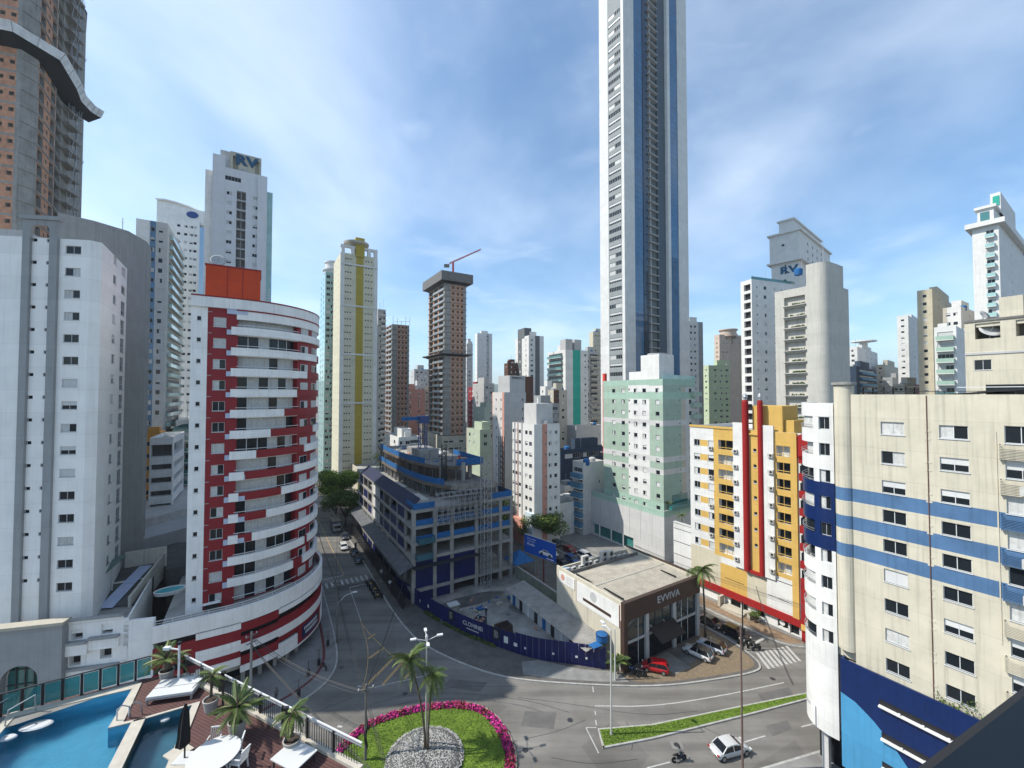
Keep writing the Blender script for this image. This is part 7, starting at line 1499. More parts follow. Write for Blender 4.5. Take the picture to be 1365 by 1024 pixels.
for px, py in ((238, 1004), (252, 1020)): MB().box(-.42, .42, -.42, .42, ZD+.02, ZD+.07).build('paver', COPE, dk, (*g(px, py), 0), FM(-24))
# round table and chairs
tb = thing('patio_table', 'round white plastic table on the deck by the parasol', 'table', (*g(285, 1028), ZD)); MB().lathe([(.95, .70), (1.0, .72), (1.0, .75), (.1, .76)], 28).build('top', WHP, tb)
for a_ in (0, 1.57, 3.14, 4.71): MB().tube([(.6*math.cos(a_), .6*math.sin(a_), 0), (.5*math.cos(a_), .5*math.sin(a_), .7)], .035, 6).build('leg', WHP, tb)
def chair(px, py, rz, label):
    q = thing('patio_chair', label, 'chair', (*g(px, py), ZD), rz); MB().box(-.26, .26, -.26, .26, .42, .46).build('seat', WHP, q)
    for x in (-.22, .22):
        for y in (-.22, .22): MB().beam((x*1.15, y*1.15, 0), (x, y, .42), .05).build('leg', WHP, q)
        MB().beam((x*1.15, -.24, .64), (x*1.1, .28, .66), .05, .04).build('armrest', WHP, q)
    for k in range(6): x = -.2+k*.08; MB().beam((x, .25, .46), (x*1.1, .36, .98), .045, .02).build('back_slat', WHP, q)
    MB().beam((-.24, .36, .98), (.24, .36, .98), .06, .05).build('back_rail', WHP, q)
chair(312, 1012, FM(-70), 'white plastic chair with slatted back drawn up to the round table'); chair(283, 1006, FM(10), 'white plastic chair behind the round table turned to the parasol'); chair(318, 1027, FM(-100), 'white plastic chair at the near side of the round table')
lt_ = thing('side_table', 'low white square table at the foot of the railing', 'table', (*g(392, 1020), ZD), FM(-24)); MB().box(-.75, .75, -.6, .6, .42, .47).build('top', WHP, lt_)
for x in (-.65, .65):
    for y in (-.5, .5): MB().box(x-.03, x+.03, y-.03, y+.03, 0, .42).build('leg', ALUD, lt_)
# ================================================================ plants
random.seed(77)
BARK = mat('bark', (.09, .065, .045), .95, 0, .35, 4, 0, .5, 12); PBARK = mat('palm_bark', (.11, .09, .065), .95, 0, .35, 5, 0, .4, 14)
PL = [mat('palm_leaf', (.075, .13, .025), .6, 0, .3, 3), mat('palm_leaf_light', (.15, .21, .045), .6, 0, .3, 3), mat('palm_leaf_dry', (.22, .19, .07), .7, 0, .3, 3)]
def frond(L, droop, w, n=12, rise=.35):
    mb = MB(); pts = []
    for i in range(n+1): s = i/n; pts.append(Vector((L*s*(1-.12*droop*s), 0, L*(rise*s-droop*s*s))))
    mb.tube(pts, [.022*(1-.7*i/n)+.006 for i in range(n+1)], 4, 0)
    for i in range(1, n*3+1):
        s = i/(n*3); k = min(n-1, int(s*n)); p = pts[k].lerp(pts[k+1], s*n-k); ll = w*math.sin(math.pi*min(.97, .12+s*.85))+.06
        for sg in (-1, 1):
            d = Vector((.45, sg*1.0, -.35-random.random()*.35)).normalized()*ll; t_ = Vector((.013*L+.006, 0, 0)); mb.face([p-t_*.7, p+t_*.7, p+d*.6+t_*.5, p+d, p+d*.6-t_*.4], 1)
    return mb
def palm(label, loc, h, lean, r, L, nf, droop, w, name='palm_tree', pot=None, base=0, mats=(0, 1), rise=.35, tilt=25, trunk=True):
    t = thing(name, label, 'palm', loc); top = Vector((lean[0], lean[1], h)); pts = [Vector((lean[0]*(k/6)**1.8, lean[1]*(k/6)**1.8, base+(h-base)*k/6)) for k in range(7)]
    MB().tube(pts, [r*1.35]+[r*(1.05-.35*k/6) for k in range(1, 7)], 9).build('trunk', PBARK, t, smooth=True)
    vs = [frond(L*random.uniform(.8, 1.1), droop*random.uniform(.8, 1.2), w, rise=rise).mesh('frond', [BARK, PL[mats[k % len(mats)]]]) for k in range(4)]
    for k in range(nf):
        f = link('frond', random.choice(vs), t, top, k*2.399+random.uniform(-.2, .2)); el = FM(random.uniform(-tilt, tilt+28)); f.rotation_euler = (random.uniform(-.2, .2), -el, f.rotation_euler.z); s_ = random.uniform(.85, 1.12); f.scale = (s_, s_, s_)
    if pot:
        MB().lathe([(pot*.72, 0), (pot, base*.75), (pot*1.05, base*.85), (pot*.9, base*.85), (pot*.88, base*.75)], 18).build('pot', mat('pot_concrete', (.36, .35, .33), .85, 0, .25, 3), t, smooth=False); MB().lathe([(pot*.88, base*.6), (pot*.88, base*.76)], 14).build('pot_soil', SOIL, t)
    return t
g = lambda px, py: (*G(px, py, 23.5), 23.5)
palm('tall slender palm leaning left on the pebble mound', (*G(567, 1010), .9), 9.2, (-1.9, .6), .13, 2.3, 26, .9, .6, mats=(0, 1, 1), rise=.45, tilt=35); palm('shorter slender palm leaning right on the pebble mound', (*G(570, 1012), .9), 7.9, (.45, .4), .12, 2.1, 24, .95, .6, mats=(0, 0, 1), rise=.4, tilt=35)
palm('tall palm with drooping crown in front of the showroom corner', (*P(63.2, 42.2), .14), 10.6, (-.3, .2), .17, 2.8, 28, .95, .7, mats=(0, 0, 1), rise=.35, tilt=38)
palm('bushy young palm at the showroom corner beside the hoarding end', (*P(44.2, 43.2), .14), 1.6, (0, 0), .12, 2.0, 22, .7, .45, rise=.8, tilt=40)
palm('large potted sago palm at the glass rail corner', g(222, 908), 1.25, (0, 0), .2, 1.15, 30, .5, .16, pot=.36, base=.75, rise=.4, tilt=30); palm('slim potted palm at the bar railing beyond the sun bed', g(281, 947), 1.75, (.05, 0), .07, .85, 15, .8, .2, pot=.36, base=.7, mats=(0, 1))
palm('large potted sago palm in front of the bar railing', g(316, 980), 1.3, (0, 0), .22, 1.25, 34, .45, .17, pot=.40, base=.85, rise=.45, tilt=32); palm('slim potted palm by the low square table', g(389, 1003), 1.75, (0, 0), .07, .85, 16, .8, .2, pot=.38, base=.72, mats=(1, 0))
palm('small terrace palm on the mint building podium', (*P(84.2, 65.6), 11.4), 2.4, (0, 0), .08, 1.4, 14, .7, .3, mats=(0, 1)); palm('low palm in the planter above the white grooved wall', (*P(79, 58), 12.0), 1.6, (0, 0), .08, 1.5, 16, .7, .3, mats=(0, 1))
def tree(label, loc, h, r, n, seedk, trunk_h=None, flat=.7, mats=LEAF, sz=.34):
    random.seed(seedk); t = thing('street_tree', label, 'tree', loc); th = trunk_h or h*.4; tr = MB(); tr.tube([(0, 0, 0), (.1, .05, th*.5), (0, .1, th)], [.3, .24, .2], 8); cl = []
    for k in range(11):
        a = k*2.4; rr = r*random.uniform(.35, .85); e = Vector((rr*math.cos(a), rr*math.sin(a), th+(h-th)*random.uniform(.15, .8))); tr.tube([(0, .1, th*.9), tuple(e*.5+Vector((0, 0, th*.35))), tuple(e)], [.13, .08, .03], 5); cl.append((e, r*random.uniform(.3, .5)))
    for k in range(10): a = random.uniform(0, 6.28); rr = r*random.random()**.5*.75; cl.append((Vector((rr*math.cos(a), rr*math.sin(a), h-(rr/r)**2*(h-th)*.6-.6)), r*random.uniform(.25, .42)))
    tr.build('trunk', BARK, t, smooth=True); mb = MB()
    for k in range(n):
        c_, cr = random.choice(cl); d = Vector((random.gauss(0, 1), random.gauss(0, 1), random.gauss(0, 1))).normalized()*cr*random.random()**.35; d.z *= flat; p = c_+d; a = Vector((random.gauss(0, 1), random.gauss(0, 1), random.gauss(0, .5))).normalized()*sz*random.uniform(.6, 1.3); b_ = a.cross(Vector((random.gauss(0, 1), random.gauss(0, 1), random.gauss(0, 1)))).normalized()*sz*.5
        m = min(2, max(0, int(random.gauss(1+d.z/cr*.6, .6)+.5))); mb.face([p-a*.5, p+b_*.5, p+a*.6, p-b_*.5], m)
    mb.build('crown', mats, t); return t
LB_ = [mat('bright_leaf_dark', (.06, .09, .012), .7, 0, .3, 3), mat('bright_leaf', (.16, .24, .025), .7, 0, .3, 3), mat('bright_leaf_light', (.27, .35, .04), .7, 0, .3, 3)]  # yellow-green leaf tones with sunlight brightened into them for the street tree
tree('leafy round tree behind the blue billboard', (*P(65.6, 91), .14), 9.0, 6.4, 15000, 1, 3.0, .6, LEAF, .5)
tree('sunlit yellow-green tree over the dark street', (*P(22.6, 150), .14), 14.5, 7.5, 14000, 2, 4.5, .8, LB_, .6); tree('dark tree in the shade below the sunlit street tree', (*P(22.8, 134), .14), 10.5, 6.5, 12000, 3, 3, .75, LEAF, .5); tree('dark bushy tree beyond the curved building edge', (*P(11.0, 160), .14), 13, 6, 9000, 4, 3.5, .8, LEAF, .5)
tree('dusty tree between concrete frame and salmon-based block', (*P(57, 102), .14), 12, 5.2, 11000, 6, 3, .8, LEAF, .45); tree('second dusty tree close to the concrete frame side', (*P(53.5, 97), .14), 9.5, 4.4, 9000, 7, 2.6, .8, LEAF, .45)
tree('small brownish tree behind the white lettered tower foot', (*P(50, 115), .14), 9, 3.5, 4000, 8); tree('green tree on the slope by the slot-windowed podium', (*D(556, 188), 8), 9, 5, 3500, 9); tree('distant dark tree left of the low balconied block', (*D(508, 175), 2), 13, 6, 3500, 10); tree('yellow-leaved small tree over the roof terraces', (*G(240, 628, 15), 14), 5, 2.4, 2500, 12, 1.5, .7, LB_, .3)
tree('small shrub tree in the paved strip before the ochre block', (*P(74.6, 40.2), .14), 2.2, 1.0, 1300, 13, .6, .7, LEAF, .16)
# ================================================================ vehicles
TYRE = mat('tyre_rubber', (.012, .012, .013), .85, 0, .1); RIM = mat('alloy_rim', (.42, .43, .44), .35, .8, 0); CARG = mat('car_glass', (.008, .01, .013), .05, 0, 0, spec=.6); LAMP = mat('lamp_lens', (.55, .55, .52), .15, 0, 0); TAIL = mat('tail_lens', (.30, .008, .006), .2, 0, 0); PLATE = mat('plate_grey', (.45, .45, .44), .5, 0, 0)
def paint(name, col, rough=.28): return mat('car_paint_'+name, col, rough, 0, .02, 1, coat=.6)
def car(label, loc, rz, col, L=4.0, W=1.72, H=1.48, kind='hatch', roofc=None, cat='car', group=None, name='parked_car'):
    """nose towards +x"""
    t = thing(name, label, cat, (loc[0], loc[1], loc[2] if len(loc) > 2 else 0), rz, group); h = L/2; cl = .19; bz = .90*H/1.48; wr = .335
    if kind == 'hatch': top = [(-h+.10, bz+.02), (-h+.34, H-.10), (-h+.75, H), (.05, H-.02), (.55, H-.12), (1.12, bz+.04)]; hood = [(1.12, bz+.04), (h-.35, bz-.10), (h-.04, bz-.34)]
    elif kind == 'sedan': top = [(-h+.55, bz+.05), (-h+1.2, H-.06), (-h+1.7, H), (.1, H), (.55, H-.08), (1.4, bz+.05)]; hood = [(1.4, bz+.05), (h-.4, bz-.10), (h-.05, bz-.34)]
    elif kind == 'suv': top = [(-h+.08, bz+.02), (-h+.42, H-.1), (-h+.8, H), (.15, H-.01), (.6, H-.12), (1.1, bz+.06)]; hood = [(1.1, bz+.06), (h-.3, bz-.06), (h-.04, bz-.34)]
    else: top = [(-h+.04, bz+.02), (-h+.12, H-.12), (-h+.4, H), (.6, H-.02), (1.0, H-.14), (1.5, bz+.08)]; hood = [(1.5, bz+.08), (h-.2, bz-.10), (h-.03, bz-.36)]
    # body shell: lower body sections along x
    secs = []
    prof = [(-h, .36, bz-.30, .80), (-h+.06, .26, bz-.06, .92), (-h+.35, .2, bz+(.04 if kind != 'sedan' else .04), .98), (-.9, cl, bz+.02, 1.0), (0, cl, bz+.02, 1.0), (.9, cl, bz+.02, 1.0)]+[(x, .2, z, .97 if i == 0 else .93) for i, (x, z) in enumerate(hood[:2])]+[(h-.05, .26, bz-.30, .84), (h, .36, bz-.36, .74)]
    prof = sorted(prof); mb = MB(); nr = 10
    for x, zl, zh, wf in prof:
        w = W/2*wf
        for (fy, fz) in ((-.80, 0), (-.97, .18), (-1.0, .5), (-.96, .82), (-.84, 1.0), (.84, 1.0), (.96, .82), (1.0, .5), (.97, .18), (.80, 0)): mb.v.append((x, fy*w, zl+(zh-zl)*fz))
    for i in range(len(prof)-1):
        for j in range(nr): q = i*nr; mb.f.append((q+j, q+(j+1) % nr, q+nr+(j+1) % nr, q+nr+j)); mb.m.append(0)
    mb.f.append(tuple(range(nr))); mb.m.append(0); mb.f.append(tuple(reversed(range((len(prof)-1)*nr, len(prof)*nr)))); mb.m.append(0)
    body = mb.build('body', col, t, smooth=True)
    # cabin: glass house with roof skin and pillars
    gw0, gw1 = W/2*.95, W/2*.80; mb = MB(); zb = bz-.02; f = lambda z: gw0+(gw1-gw0)*(z-zb)/(H-zb)
    pts = [(top[0][0], zb)]+top[1:-1]+[(top[-1][0], zb)]
    for sg in (-1, 1): mb.face([(x, sg*f(z), z) for x, z in pts])
    for (xa, za), (xb, zb2) in zip(pts, pts[1:]): mb.face([(xa, -f(za), za), (xa, f(za), za), (xb, f(zb2), zb2), (xb, -f(zb2), zb2)])
    mb.build('cabin_glass', CARG, t)
    mb = MB(); rc = roofc or col; rpts = [p for p in top if p[1] > H-.13]
    for (xa, za), (xb, zb2) in zip(rpts, rpts[1:]): mb.face([(xa, -f(za)-.01, za+.015), (xa, f(za)+.01, za+.015), (xb, f(zb2)+.01, zb2+.015), (xb, -f(zb2)-.01, zb2+.015)])
    for sg in (-1, 1):
        for (xa, za), (xb, zb2) in zip(rpts, rpts[1:]): mb.face([(xa, sg*(f(za)+.012), za+.015), (xb, sg*(f(zb2)+.012), zb2+.015), (xb, sg*(f(zb2-.09)+.012), zb2-.09), (xa, sg*(f(za-.09)+.012), za-.09)])
    mb.build('roof_skin', rc, t, smooth=False); mb = MB()
    for sg in (-1, 1):
        for (xa, za), (xb, zb2) in ((pts[0], rpts[0]), (pts[-1], rpts[-1])): mb.beam((xa, sg*(f(za)+.005), za), (xb, sg*(f(zb2)+.005), zb2), .09, .06)
        xm = -.15; mb.beam((xm, sg*(f(zb)+.01), zb), (xm-.05, sg*(f(H)+.01), H-.03), .08, .04)
    mb.build('pillar', col, t)
    for x in (-h+.72, h-.78):
        for sg in (-1, 1):
            w_ = MB().lathe([(wr*.6, -.1), (wr*.95, -.1), (wr, -.05), (wr, .05), (wr*.95, .1), (wr*.6, .1)], 18).build('wheel', TYRE, t, (x, sg*(W/2-.09), wr)); w_.rotation_euler = (FM(90), 0, 0); MB().lathe([(wr*.62, -.105), (wr*.62, .105)], 12).build('rim', RIM, w_)
            MB().box(x-wr*1.12, x+wr*1.12, sg*(W/2-.02)-.02, sg*(W/2-.02)+.02, .22, wr*1.75).build('wheel_arch', BLACK, t) if False else None
    for sg in (-1, 1):
        MB().box(h-.22, h-.03, sg*W*.40-.16, sg*W*.40+.16, bz-.36, bz-.22).build('headlight', LAMP, t); MB().box(-h-.01, -h+.12, sg*W*.40-.13, sg*W*.40+.13, bz-.24, bz-.06).build('taillight', TAIL, t); MB().box(.85, 1.05, sg*(W/2+.06)-.07, sg*(W/2+.06)+.07, bz, bz+.13).build('mirror', col, t)
    MB().box(-h-.015, -h+.02, -.22, .22, .5, .62).build('number_plate', PLATE, t); MB().box(h-.1, h+.01, -.45, .45, .34, .5).build('grille', BLACK, t); return t
RED_ = paint('red', (.38, .008, .012)); WH_ = paint('white', (.56, .56, .55)); SIL = paint('silver_white', (.46, .465, .46)); BLU = paint('pale_blue_white', (.45, .49, .55)); BK = paint('black', (.010, .011, .013)); GRY = paint('dark_grey', (.05, .055, .06)); WINE = paint('wine', (.12, .008, .012)); BLUC = paint('blue', (.02, .06, .2))
def aim(p0, p1): a, b_ = G(*p0), G(*p1); return math.atan2(b_[1]-a[1], b_[0]-a[0])
car('small bright red hatchback parked on the paved forecourt', (*P(49.3, 40.9), .15), RG+FM(-52)+math.pi, RED_, 3.75, 1.68, 1.5, 'hatch'); car('white compact car with black roof parked tail-out beside the dark parking patch', (*P(57.6, 39.7), .15), RG+FM(-78)+math.pi, WH_, 4.2, 1.76, 1.55, 'suv', BK); car('pale blue-white compact car with black roof parked next to the showroom column', (*P(60.9, 39.6), .15), RG+FM(-78)+math.pi, BLU, 4.15, 1.76, 1.55, 'suv', BK)
car('silver-white sedan driving along the lower carriageway', (*G(973, 1004), 0), FM(15), SIL, 4.45, 1.75, 1.46, 'sedan', name='moving_car')
car('dark car parked at the kerb behind the tall forecourt palm', (*P(67.4, 44.0), 0), RG+FM(-90), GRY, 4.2, 1.75, 1.46, 'sedan'); car('black pickup-like car parked at the kerb near the stop line', (*P(67.5, 39.6), 0), RG+FM(-90), BK, 4.3, 1.78, 1.65, 'suv')
car('white van parked behind the showroom roof', (*P(68.0, 76.8), 0), RG+FM(-90), WH_, 4.4, 1.8, 1.85, 'van', cat='van'); car('wine red car waiting in the street behind the white van', (*P(67.8, 82.6), 0), RG+FM(-90), WINE, 4.1, 1.72, 1.48, 'hatch'); car('dark car farther up the street behind the wine red car', (*P(67.9, 88.6), 0), RG+FM(-90), GRY, 4.2, 1.74, 1.48, 'sedan'); car('white car in the yard partly behind the billboard', (*P(62.4, 83.0), .15), RG+FM(-95), WH_, 4.1, 1.74, 1.5, 'hatch'); car('blue car between billboard and roof units', (*P(64.2, 77.4), .15), RG+FM(-90), BLUC, 4.0, 1.72, 1.5, 'hatch'); car('black car parked close behind the showroom', (*P(60.6, 76.0), .15), RG+FM(-90), BK, 4.1, 1.74, 1.5, 'hatch'); car('grey car in shade between billboard pole and white van', (*P(63.9, 88.4), .15), RG+FM(-90), GRY, 4.1, 1.74, 1.5, 'hatch')
car('white car driving away up the dark street', (*P(19.2, 115), 0), RG+FM(-90), WH_, 4.0, 1.72, 1.48, 'hatch', name='moving_car'); car('white car far up the dark street under trees', (*P(13.6, 156), 0), RG+FM(-90), WH_, 4.0, 1.72, 1.48, 'hatch')
for k, (u_, c_) in enumerate(((104.5, BK), (109.5, BK), (123, GRY))): car('black car parked along the hoarding in the dark street' if c_ is BK else 'grey car parked alone farther along the dark street hoarding', (*P(20.8, u_), 0), RG+FM(-90), c_, 4.2, 1.74, 1.46, 'sedan', group='cars along the hoarding' if c_ is BK else None)
tr_ = thing('box_truck', 'dark box truck with pale roof parked in the shady street', 'truck', P(19.8, 132), RG+FM(-90)); MB().box(-3.2, 1.4, -1.1, 1.1, .6, 3.0).build('cargo_box', GREYD, tr_); MB().box(-3.25, 1.45, -1.15, 1.15, 3.0, 3.08).build('box_roof', STONE, tr_); MB().box(1.5, 3.1, -1.0, 1.0, .5, 2.2).build('cab', GREYL, tr_); MB().box(2.6, 3.12, -.9, .9, 1.35, 2.05).build('windscreen', CARG, tr_)
for x in (-2.2, 2.3):
    for s_ in (-1, 1): w_ = MB().lathe([(.42, -.14), (.42, .14)], 16).build('wheel', TYRE, tr_, (x, s_*.95, .42)); w_.rotation_euler = (FM(90), 0, 0)
def person_mesh(pose='stand'):
    J = {'pel': ((0, 0, .92), .15), 'chest': ((0, 0, 1.28), .17), 'neck': ((0, 0, 1.48), .065), 'head': ((0, .02, 1.62), .10), 'top': ((0, .02, 1.73), .075)}
    E_ = [('pel', 'chest'), ('chest', 'neck'), ('neck', 'head'), ('head', 'top')]
    for s, n in ((-1, 'l'), (1, 'r')):
        if pose == 'stand': J.update({n+'sh': ((s*.19, 0, 1.42), .065), n+'el': ((s*.25, -.02, 1.14), .05), n+'wr': ((s*.24, .08, .9), .04), n+'hd': ((s*.235, .1, .8), .035), n+'hip': ((s*.1, 0, .88), .1), n+'kn': ((s*.11, .02, .5), .07), n+'an': ((s*.12, -.03, .1), .045), n+'to': ((s*.13, .12, .04), .04)})
        else: J.update({n+'sh': ((s*.19, .08, 1.42), .065), n+'el': ((s*.27, .3, 1.2), .05), n+'wr': ((s*.28, .55, 1.15), .04), n+'hd': ((s*.28, .64, 1.15), .04), n+'hip': ((s*.12, .02, .88), .1), n+'kn': ((s*.2, .42, .82), .075), n+'an': ((s*.18, .3, .42), .05), n+'to': ((s*.18, .45, .36), .04)})
        E_ += [('chest', n+'sh'), (n+'sh', n+'el'), (n+'el', n+'wr'), (n+'wr', n+'hd'), ('pel', n+'hip'), (n+'hip', n+'kn'), (n+'kn', n+'an'), (n+'an', n+'to')]
    ks = list(J); me = bpy.data.meshes.new('body'); me.from_pydata([J[k][0] for k in ks], [(ks.index(a), ks.index(b_)) for a, b_ in E_], []); ob = bpy.data.objects.new('body', me); COL.objects.link(ob)
    md = ob.modifiers.new('s', 'SKIN'); sv = me.skin_vertices[0].data
    for i, k in enumerate(ks): sv[i].radius = (J[k][1]*(1.15 if k in ('pel', 'chest') else 1), J[k][1]*(.75 if k in ('pel', 'chest') else 1))
    sv[0].use_root = True; sb_ = ob.modifiers.new('d', 'SUBSURF'); sb_.levels = 2; sb_.render_levels = 2
    dg = bpy.context.evaluated_depsgraph_get(); m2 = bpy.data.meshes.new_from_object(ob.evaluated_get(dg)); bpy.data.objects.remove(ob); return m2
SKIN = mat('skin', (.36, .20, .13), .6, 0, .05)
def person(label, loc, rz, shirt, trousers, pose='stand', helmet=None):
    t = thing('person', label, 'person', loc, rz); me = person_mesh(pose); me.materials.clear()
    for m in (shirt, trousers, SKIN): me.materials.append(m)
    lim = .93
    for p in me.polygons:
        c_ = p.center; z = c_.z; p.use_smooth = True
        p.material_index = 2 if z > 1.49 or (pose == 'stand' and abs(c_.x) > .21 and z < 1.08) or (pose != 'stand' and c_.y > .48 and z > 1) else (1 if z < lim else 0)
    link('body', me, t)
    if helmet: MB().lathe([(.02, 1.76), (.1, 1.73), (.135, 1.66), (.14, 1.6), (.13, 1.58)][::-1], 14).build('helmet', helmet, t, (0, .02, 0), smooth=True)
    else: MB().lathe([(.02, 1.75), (.08, 1.73), (.108, 1.67), (.11, 1.62)][::-1], 12).build('hair', BLACK, t, (0, .0, 0), smooth=True)
    return t
person('worker in dark clothes and white helmet standing in the concrete yard', (*G(648, 823), .148), FM(160), NAVYW, NAVYW, helmet=WHITE)
person('pedestrian in dark clothes on the pavement under the curved building', (*G(368, 936), .14), FM(60), GREYD, BLACK); person('worker in orange top on the upper deck of the concrete frame', (*P(25.5+15, 77.8+12), 24.2), 0, ORANGE, NAVYW, helmet=WHITE); person('worker in dark top near the crane mast on the upper deck', (*P(25.5+11, 77.8+26), 24.2), 2, NAVYW, GREYD, helmet=YEL)
person('pedestrian with dark jacket by the mint podium shops', (*P(80, 73), .14), 1, GREYD, NAVYW)
def moto(label, loc, rz, col, group=None, name='parked_motorcycle'):
    t = thing(name, label, 'motorcycle', loc, rz, group)
    for y in (-.62, .66):
        w_ = MB().lathe([(.2, -.05), (.29, -.05), (.31, 0), (.29, .05), (.2, .05)], 16).build('wheel', TYRE, t, (0, y, .31)); w_.rotation_euler = (0, FM(90), 0); MB().lathe([(.06, -.06), (.06, .06)], 8).build('hub', RIM, w_)
    MB().tube([(0, .66, .31), (0, .45, .95)], .035, 6).build('fork', STEEL, t); MB().tube([(-.36, .38, 1.02), (0, .45, .98), (.36, .38, 1.02)], .02, 6).build('handlebar', BLACK, t)
    MB().tube([(0, .42, .78), (0, .2, .85), (0, -.05, .78)], [.09, .16, .12], 8).build('fuel_tank', col, t, smooth=True); MB().tube([(0, -.05, .78), (0, -.35, .78), (0, -.75, .84)], [.11, .13, .07], 8).build('seat', BLACK, t, smooth=True); MB().box(-.13, .13, -.2, .25, .28, .62).build('engine', ALUD, t); MB().tube([(.14, .1, .3), (.16, -.7, .38)], .04, 6).build('exhaust', STEEL, t); MB().lathe([(.07, 0), (.09, .06)], 10).build('headlight', LAMP, t, (0, .5, .88)).rotation_euler = (FM(-90), 0, 0); return t
mt = moto('black motorcycle ridden along the lower carriageway', (*G(905, 1015), 0), FM(-75), BK, name='moving_motorcycle'); person('motorcyclist in dark jacket and helmet riding the black motorcycle', (*G(905, 1015), -.06), FM(-75), GREYD, NAVYW, 'ride', BLACK)
moto('black motorcycle parked beside the red hatchback', (*P(46.6, 41.2), .15), RG+FM(40), BK); moto('motorcycle leaning by the young palm at the showroom corner', (*P(45.9, 42.0), .15), RG+FM(10), BLUC)
for k in range(9): moto(('black' if k % 3 else 'yellow')+' motorcycle in the parked row at the dark street kerb', (*P(20.5+(k % 2)*.2, 83.5+k*.95), 0), RG+FM(70), BK if k % 3 else YEL, 'motorcycles along the kerb')
for k in range(4): moto('motorcycle parked by the crossing in front of the pavement tip', (*P(66.9, 38.2-k*.75), 0), RG+FM(75), BK, 'motorcycles by the crossing')
def bicycle(label, loc, rz):
    t = thing('bicycle', label, 'bicycle', loc, rz)
    for y in (-.52, .52): w_ = MB().lathe([(.31, -.015), (.34, -.015), (.34, .015), (.31, .015)], 20).build('wheel', TYRE, t, (0, y, .34)); w_.rotation_euler = (0, FM(90), 0)
    mb = MB()
    for a, b_ in (((0, -.52, .34), (0, -.1, .3)), ((0, -.1, .3), (0, .36, .72)), ((0, -.1, .3), (0, -.22, .78)), ((0, -.22, .74), (0, .36, .76)), ((0, -.52, .34), (0, -.22, .74)), ((0, .52, .34), (0, .34, .95))): mb.tube([a, b_], .018, 5)
    mb.build('frame', BLACK, t); MB().box(-.06, .06, -.34, -.1, .78, .83).build('saddle', BLACK, t); MB().tube([(-.26, .3, .98), (.26, .3, .98)], .016, 5).build('handlebar', STEEL, t)
bicycle('black bicycle parked at the pavement edge under the curved building', (*G(433, 893), .14), RG+FM(10))
# ================================================================ street furniture
def lamp(label, loc, h, arms, rz=0):
    t = thing('street_lamp', label, 'street lamp', loc, rz); MB().tube([(0, 0, 0), (0, 0, h)], [.13, .07], 10).build('pole', mat('pole_grey', (.50, .50, .47), .6, .2, .1), t); MB().lathe([(.22, 0), (.22, .06)], 10).build('base_plate', STEEL, t)
    for k in range(arms):
        a = k*2*math.pi/arms+.3; e = Vector((1.25*math.cos(a), 1.25*math.sin(a), h+.25)); MB().tube([(0, 0, h-.15), tuple(e)], .04, 6).build('arm', RAILW, t); hd_ = MB().box(-.1, .55, -.16, .16, -.07, .07).build('lamp_head', RAILW, t, tuple(e), a)
    if arms >= 3: MB().lathe([(.14, h), (.16, h+.35), (.05, h+.55)], 10).build('finial', RAILW, t)
    return t
lamp('tall white four-armed street lamp on the pebble mound', (*G(568, 1004), .3), 12.2, 4); lamp('plain white lamp pole on the pointed grass strip', (*G(815, 981), .2), 12.0, 1, FM(100))
def upole(label, base, h, r=.15, arms=((8.6, 1.9),), m=None, rz=0):
    t = thing('utility_pole', label, 'utility pole', base, rz); MB().tube([(0, 0, 0), (0, 0, h)], [r*1.2, r*.8], 10).build('pole', m or CONC, t)
    for z, w in arms:
        MB().box(-w/2, w/2, -.06, .06, z, z+.12).build('crossarm', CONCD, t)
        for k in range(3): x = -w/2+.1+k*(w-.2)/2; MB().lathe([(.05, z+.12), (.08, z+.2), (.04, z+.34)], 8).build('insulator', RAILW, t, (x, 0, 0))
    return t
up1 = upole('dark utility pole with bent crossarm beside the flower ring', (*G(487, 1016), 0), 8.3, .13, ((7.7, 1.7),), CONCD, FM(25)); MB().tube([(0, 0, 5.2), (.1, .2, 4), (-.05, -.2, 2.8), (.1, .1, 1.6), (0, 0, .6)], [.1, .2, .16, .2, .1], 6).build('ivy_cables', BLACK, up1)
up2 = upole('thin rusty utility pole in front of the sedan', (*G(990, 1030), 0), 15.4, .10, (), mat('rusty_pole', (.14, .09, .075), .8, 0, .3, 2))
up3 = upole('grey utility pole under the banded podium', (*G(334, 932), .14), 8.6, .16, ((8.0, 1.5), (7.1, 1.2)), CONC, FM(60)); up4 = upole('dark utility pole on the far kerb of the shady street', (*G(449, 857), .14), 9.5, .15, ((9, 1.6),), CONCD, FM(20)); MB().tube([(0, 0, 6), (1.2, .5, 7.0), (2.4, .9, 7.1)], .04, 6).build('lamp_arm', RAILW, up4); MB().box(2.3, 3.0, .8, 1.1, 7.05, 7.18).build('lamp_head', RAILW, up4)
up5 = upole('dark pole with signal box at the crossing corner', (*P(65.0, 37.0), .14), 7.5, .1, (), BLACK); MB().box(-.2, .2, -.35, -.1, 2.4, 3.4).build('signal_box', BLACK, up5)
lamp('white lamp post beside the paved curb near the hoarding end', (*G(820, 908), .14), 7.0, 1, FM(150))
tl = thing('traffic_light', 'hanging traffic light on a long arm over the shady street', 'traffic light', P(22.6, 99), RG); MB().tube([(0, 0, 0), (0, 0, 6), (-3.5, 0, 6.4)], .07, 8).build('arm', ALUD, tl); MB().box(-3.7, -3.3, -.15, .15, 5.4, 6.4).build('signal_head', BLACK, tl)
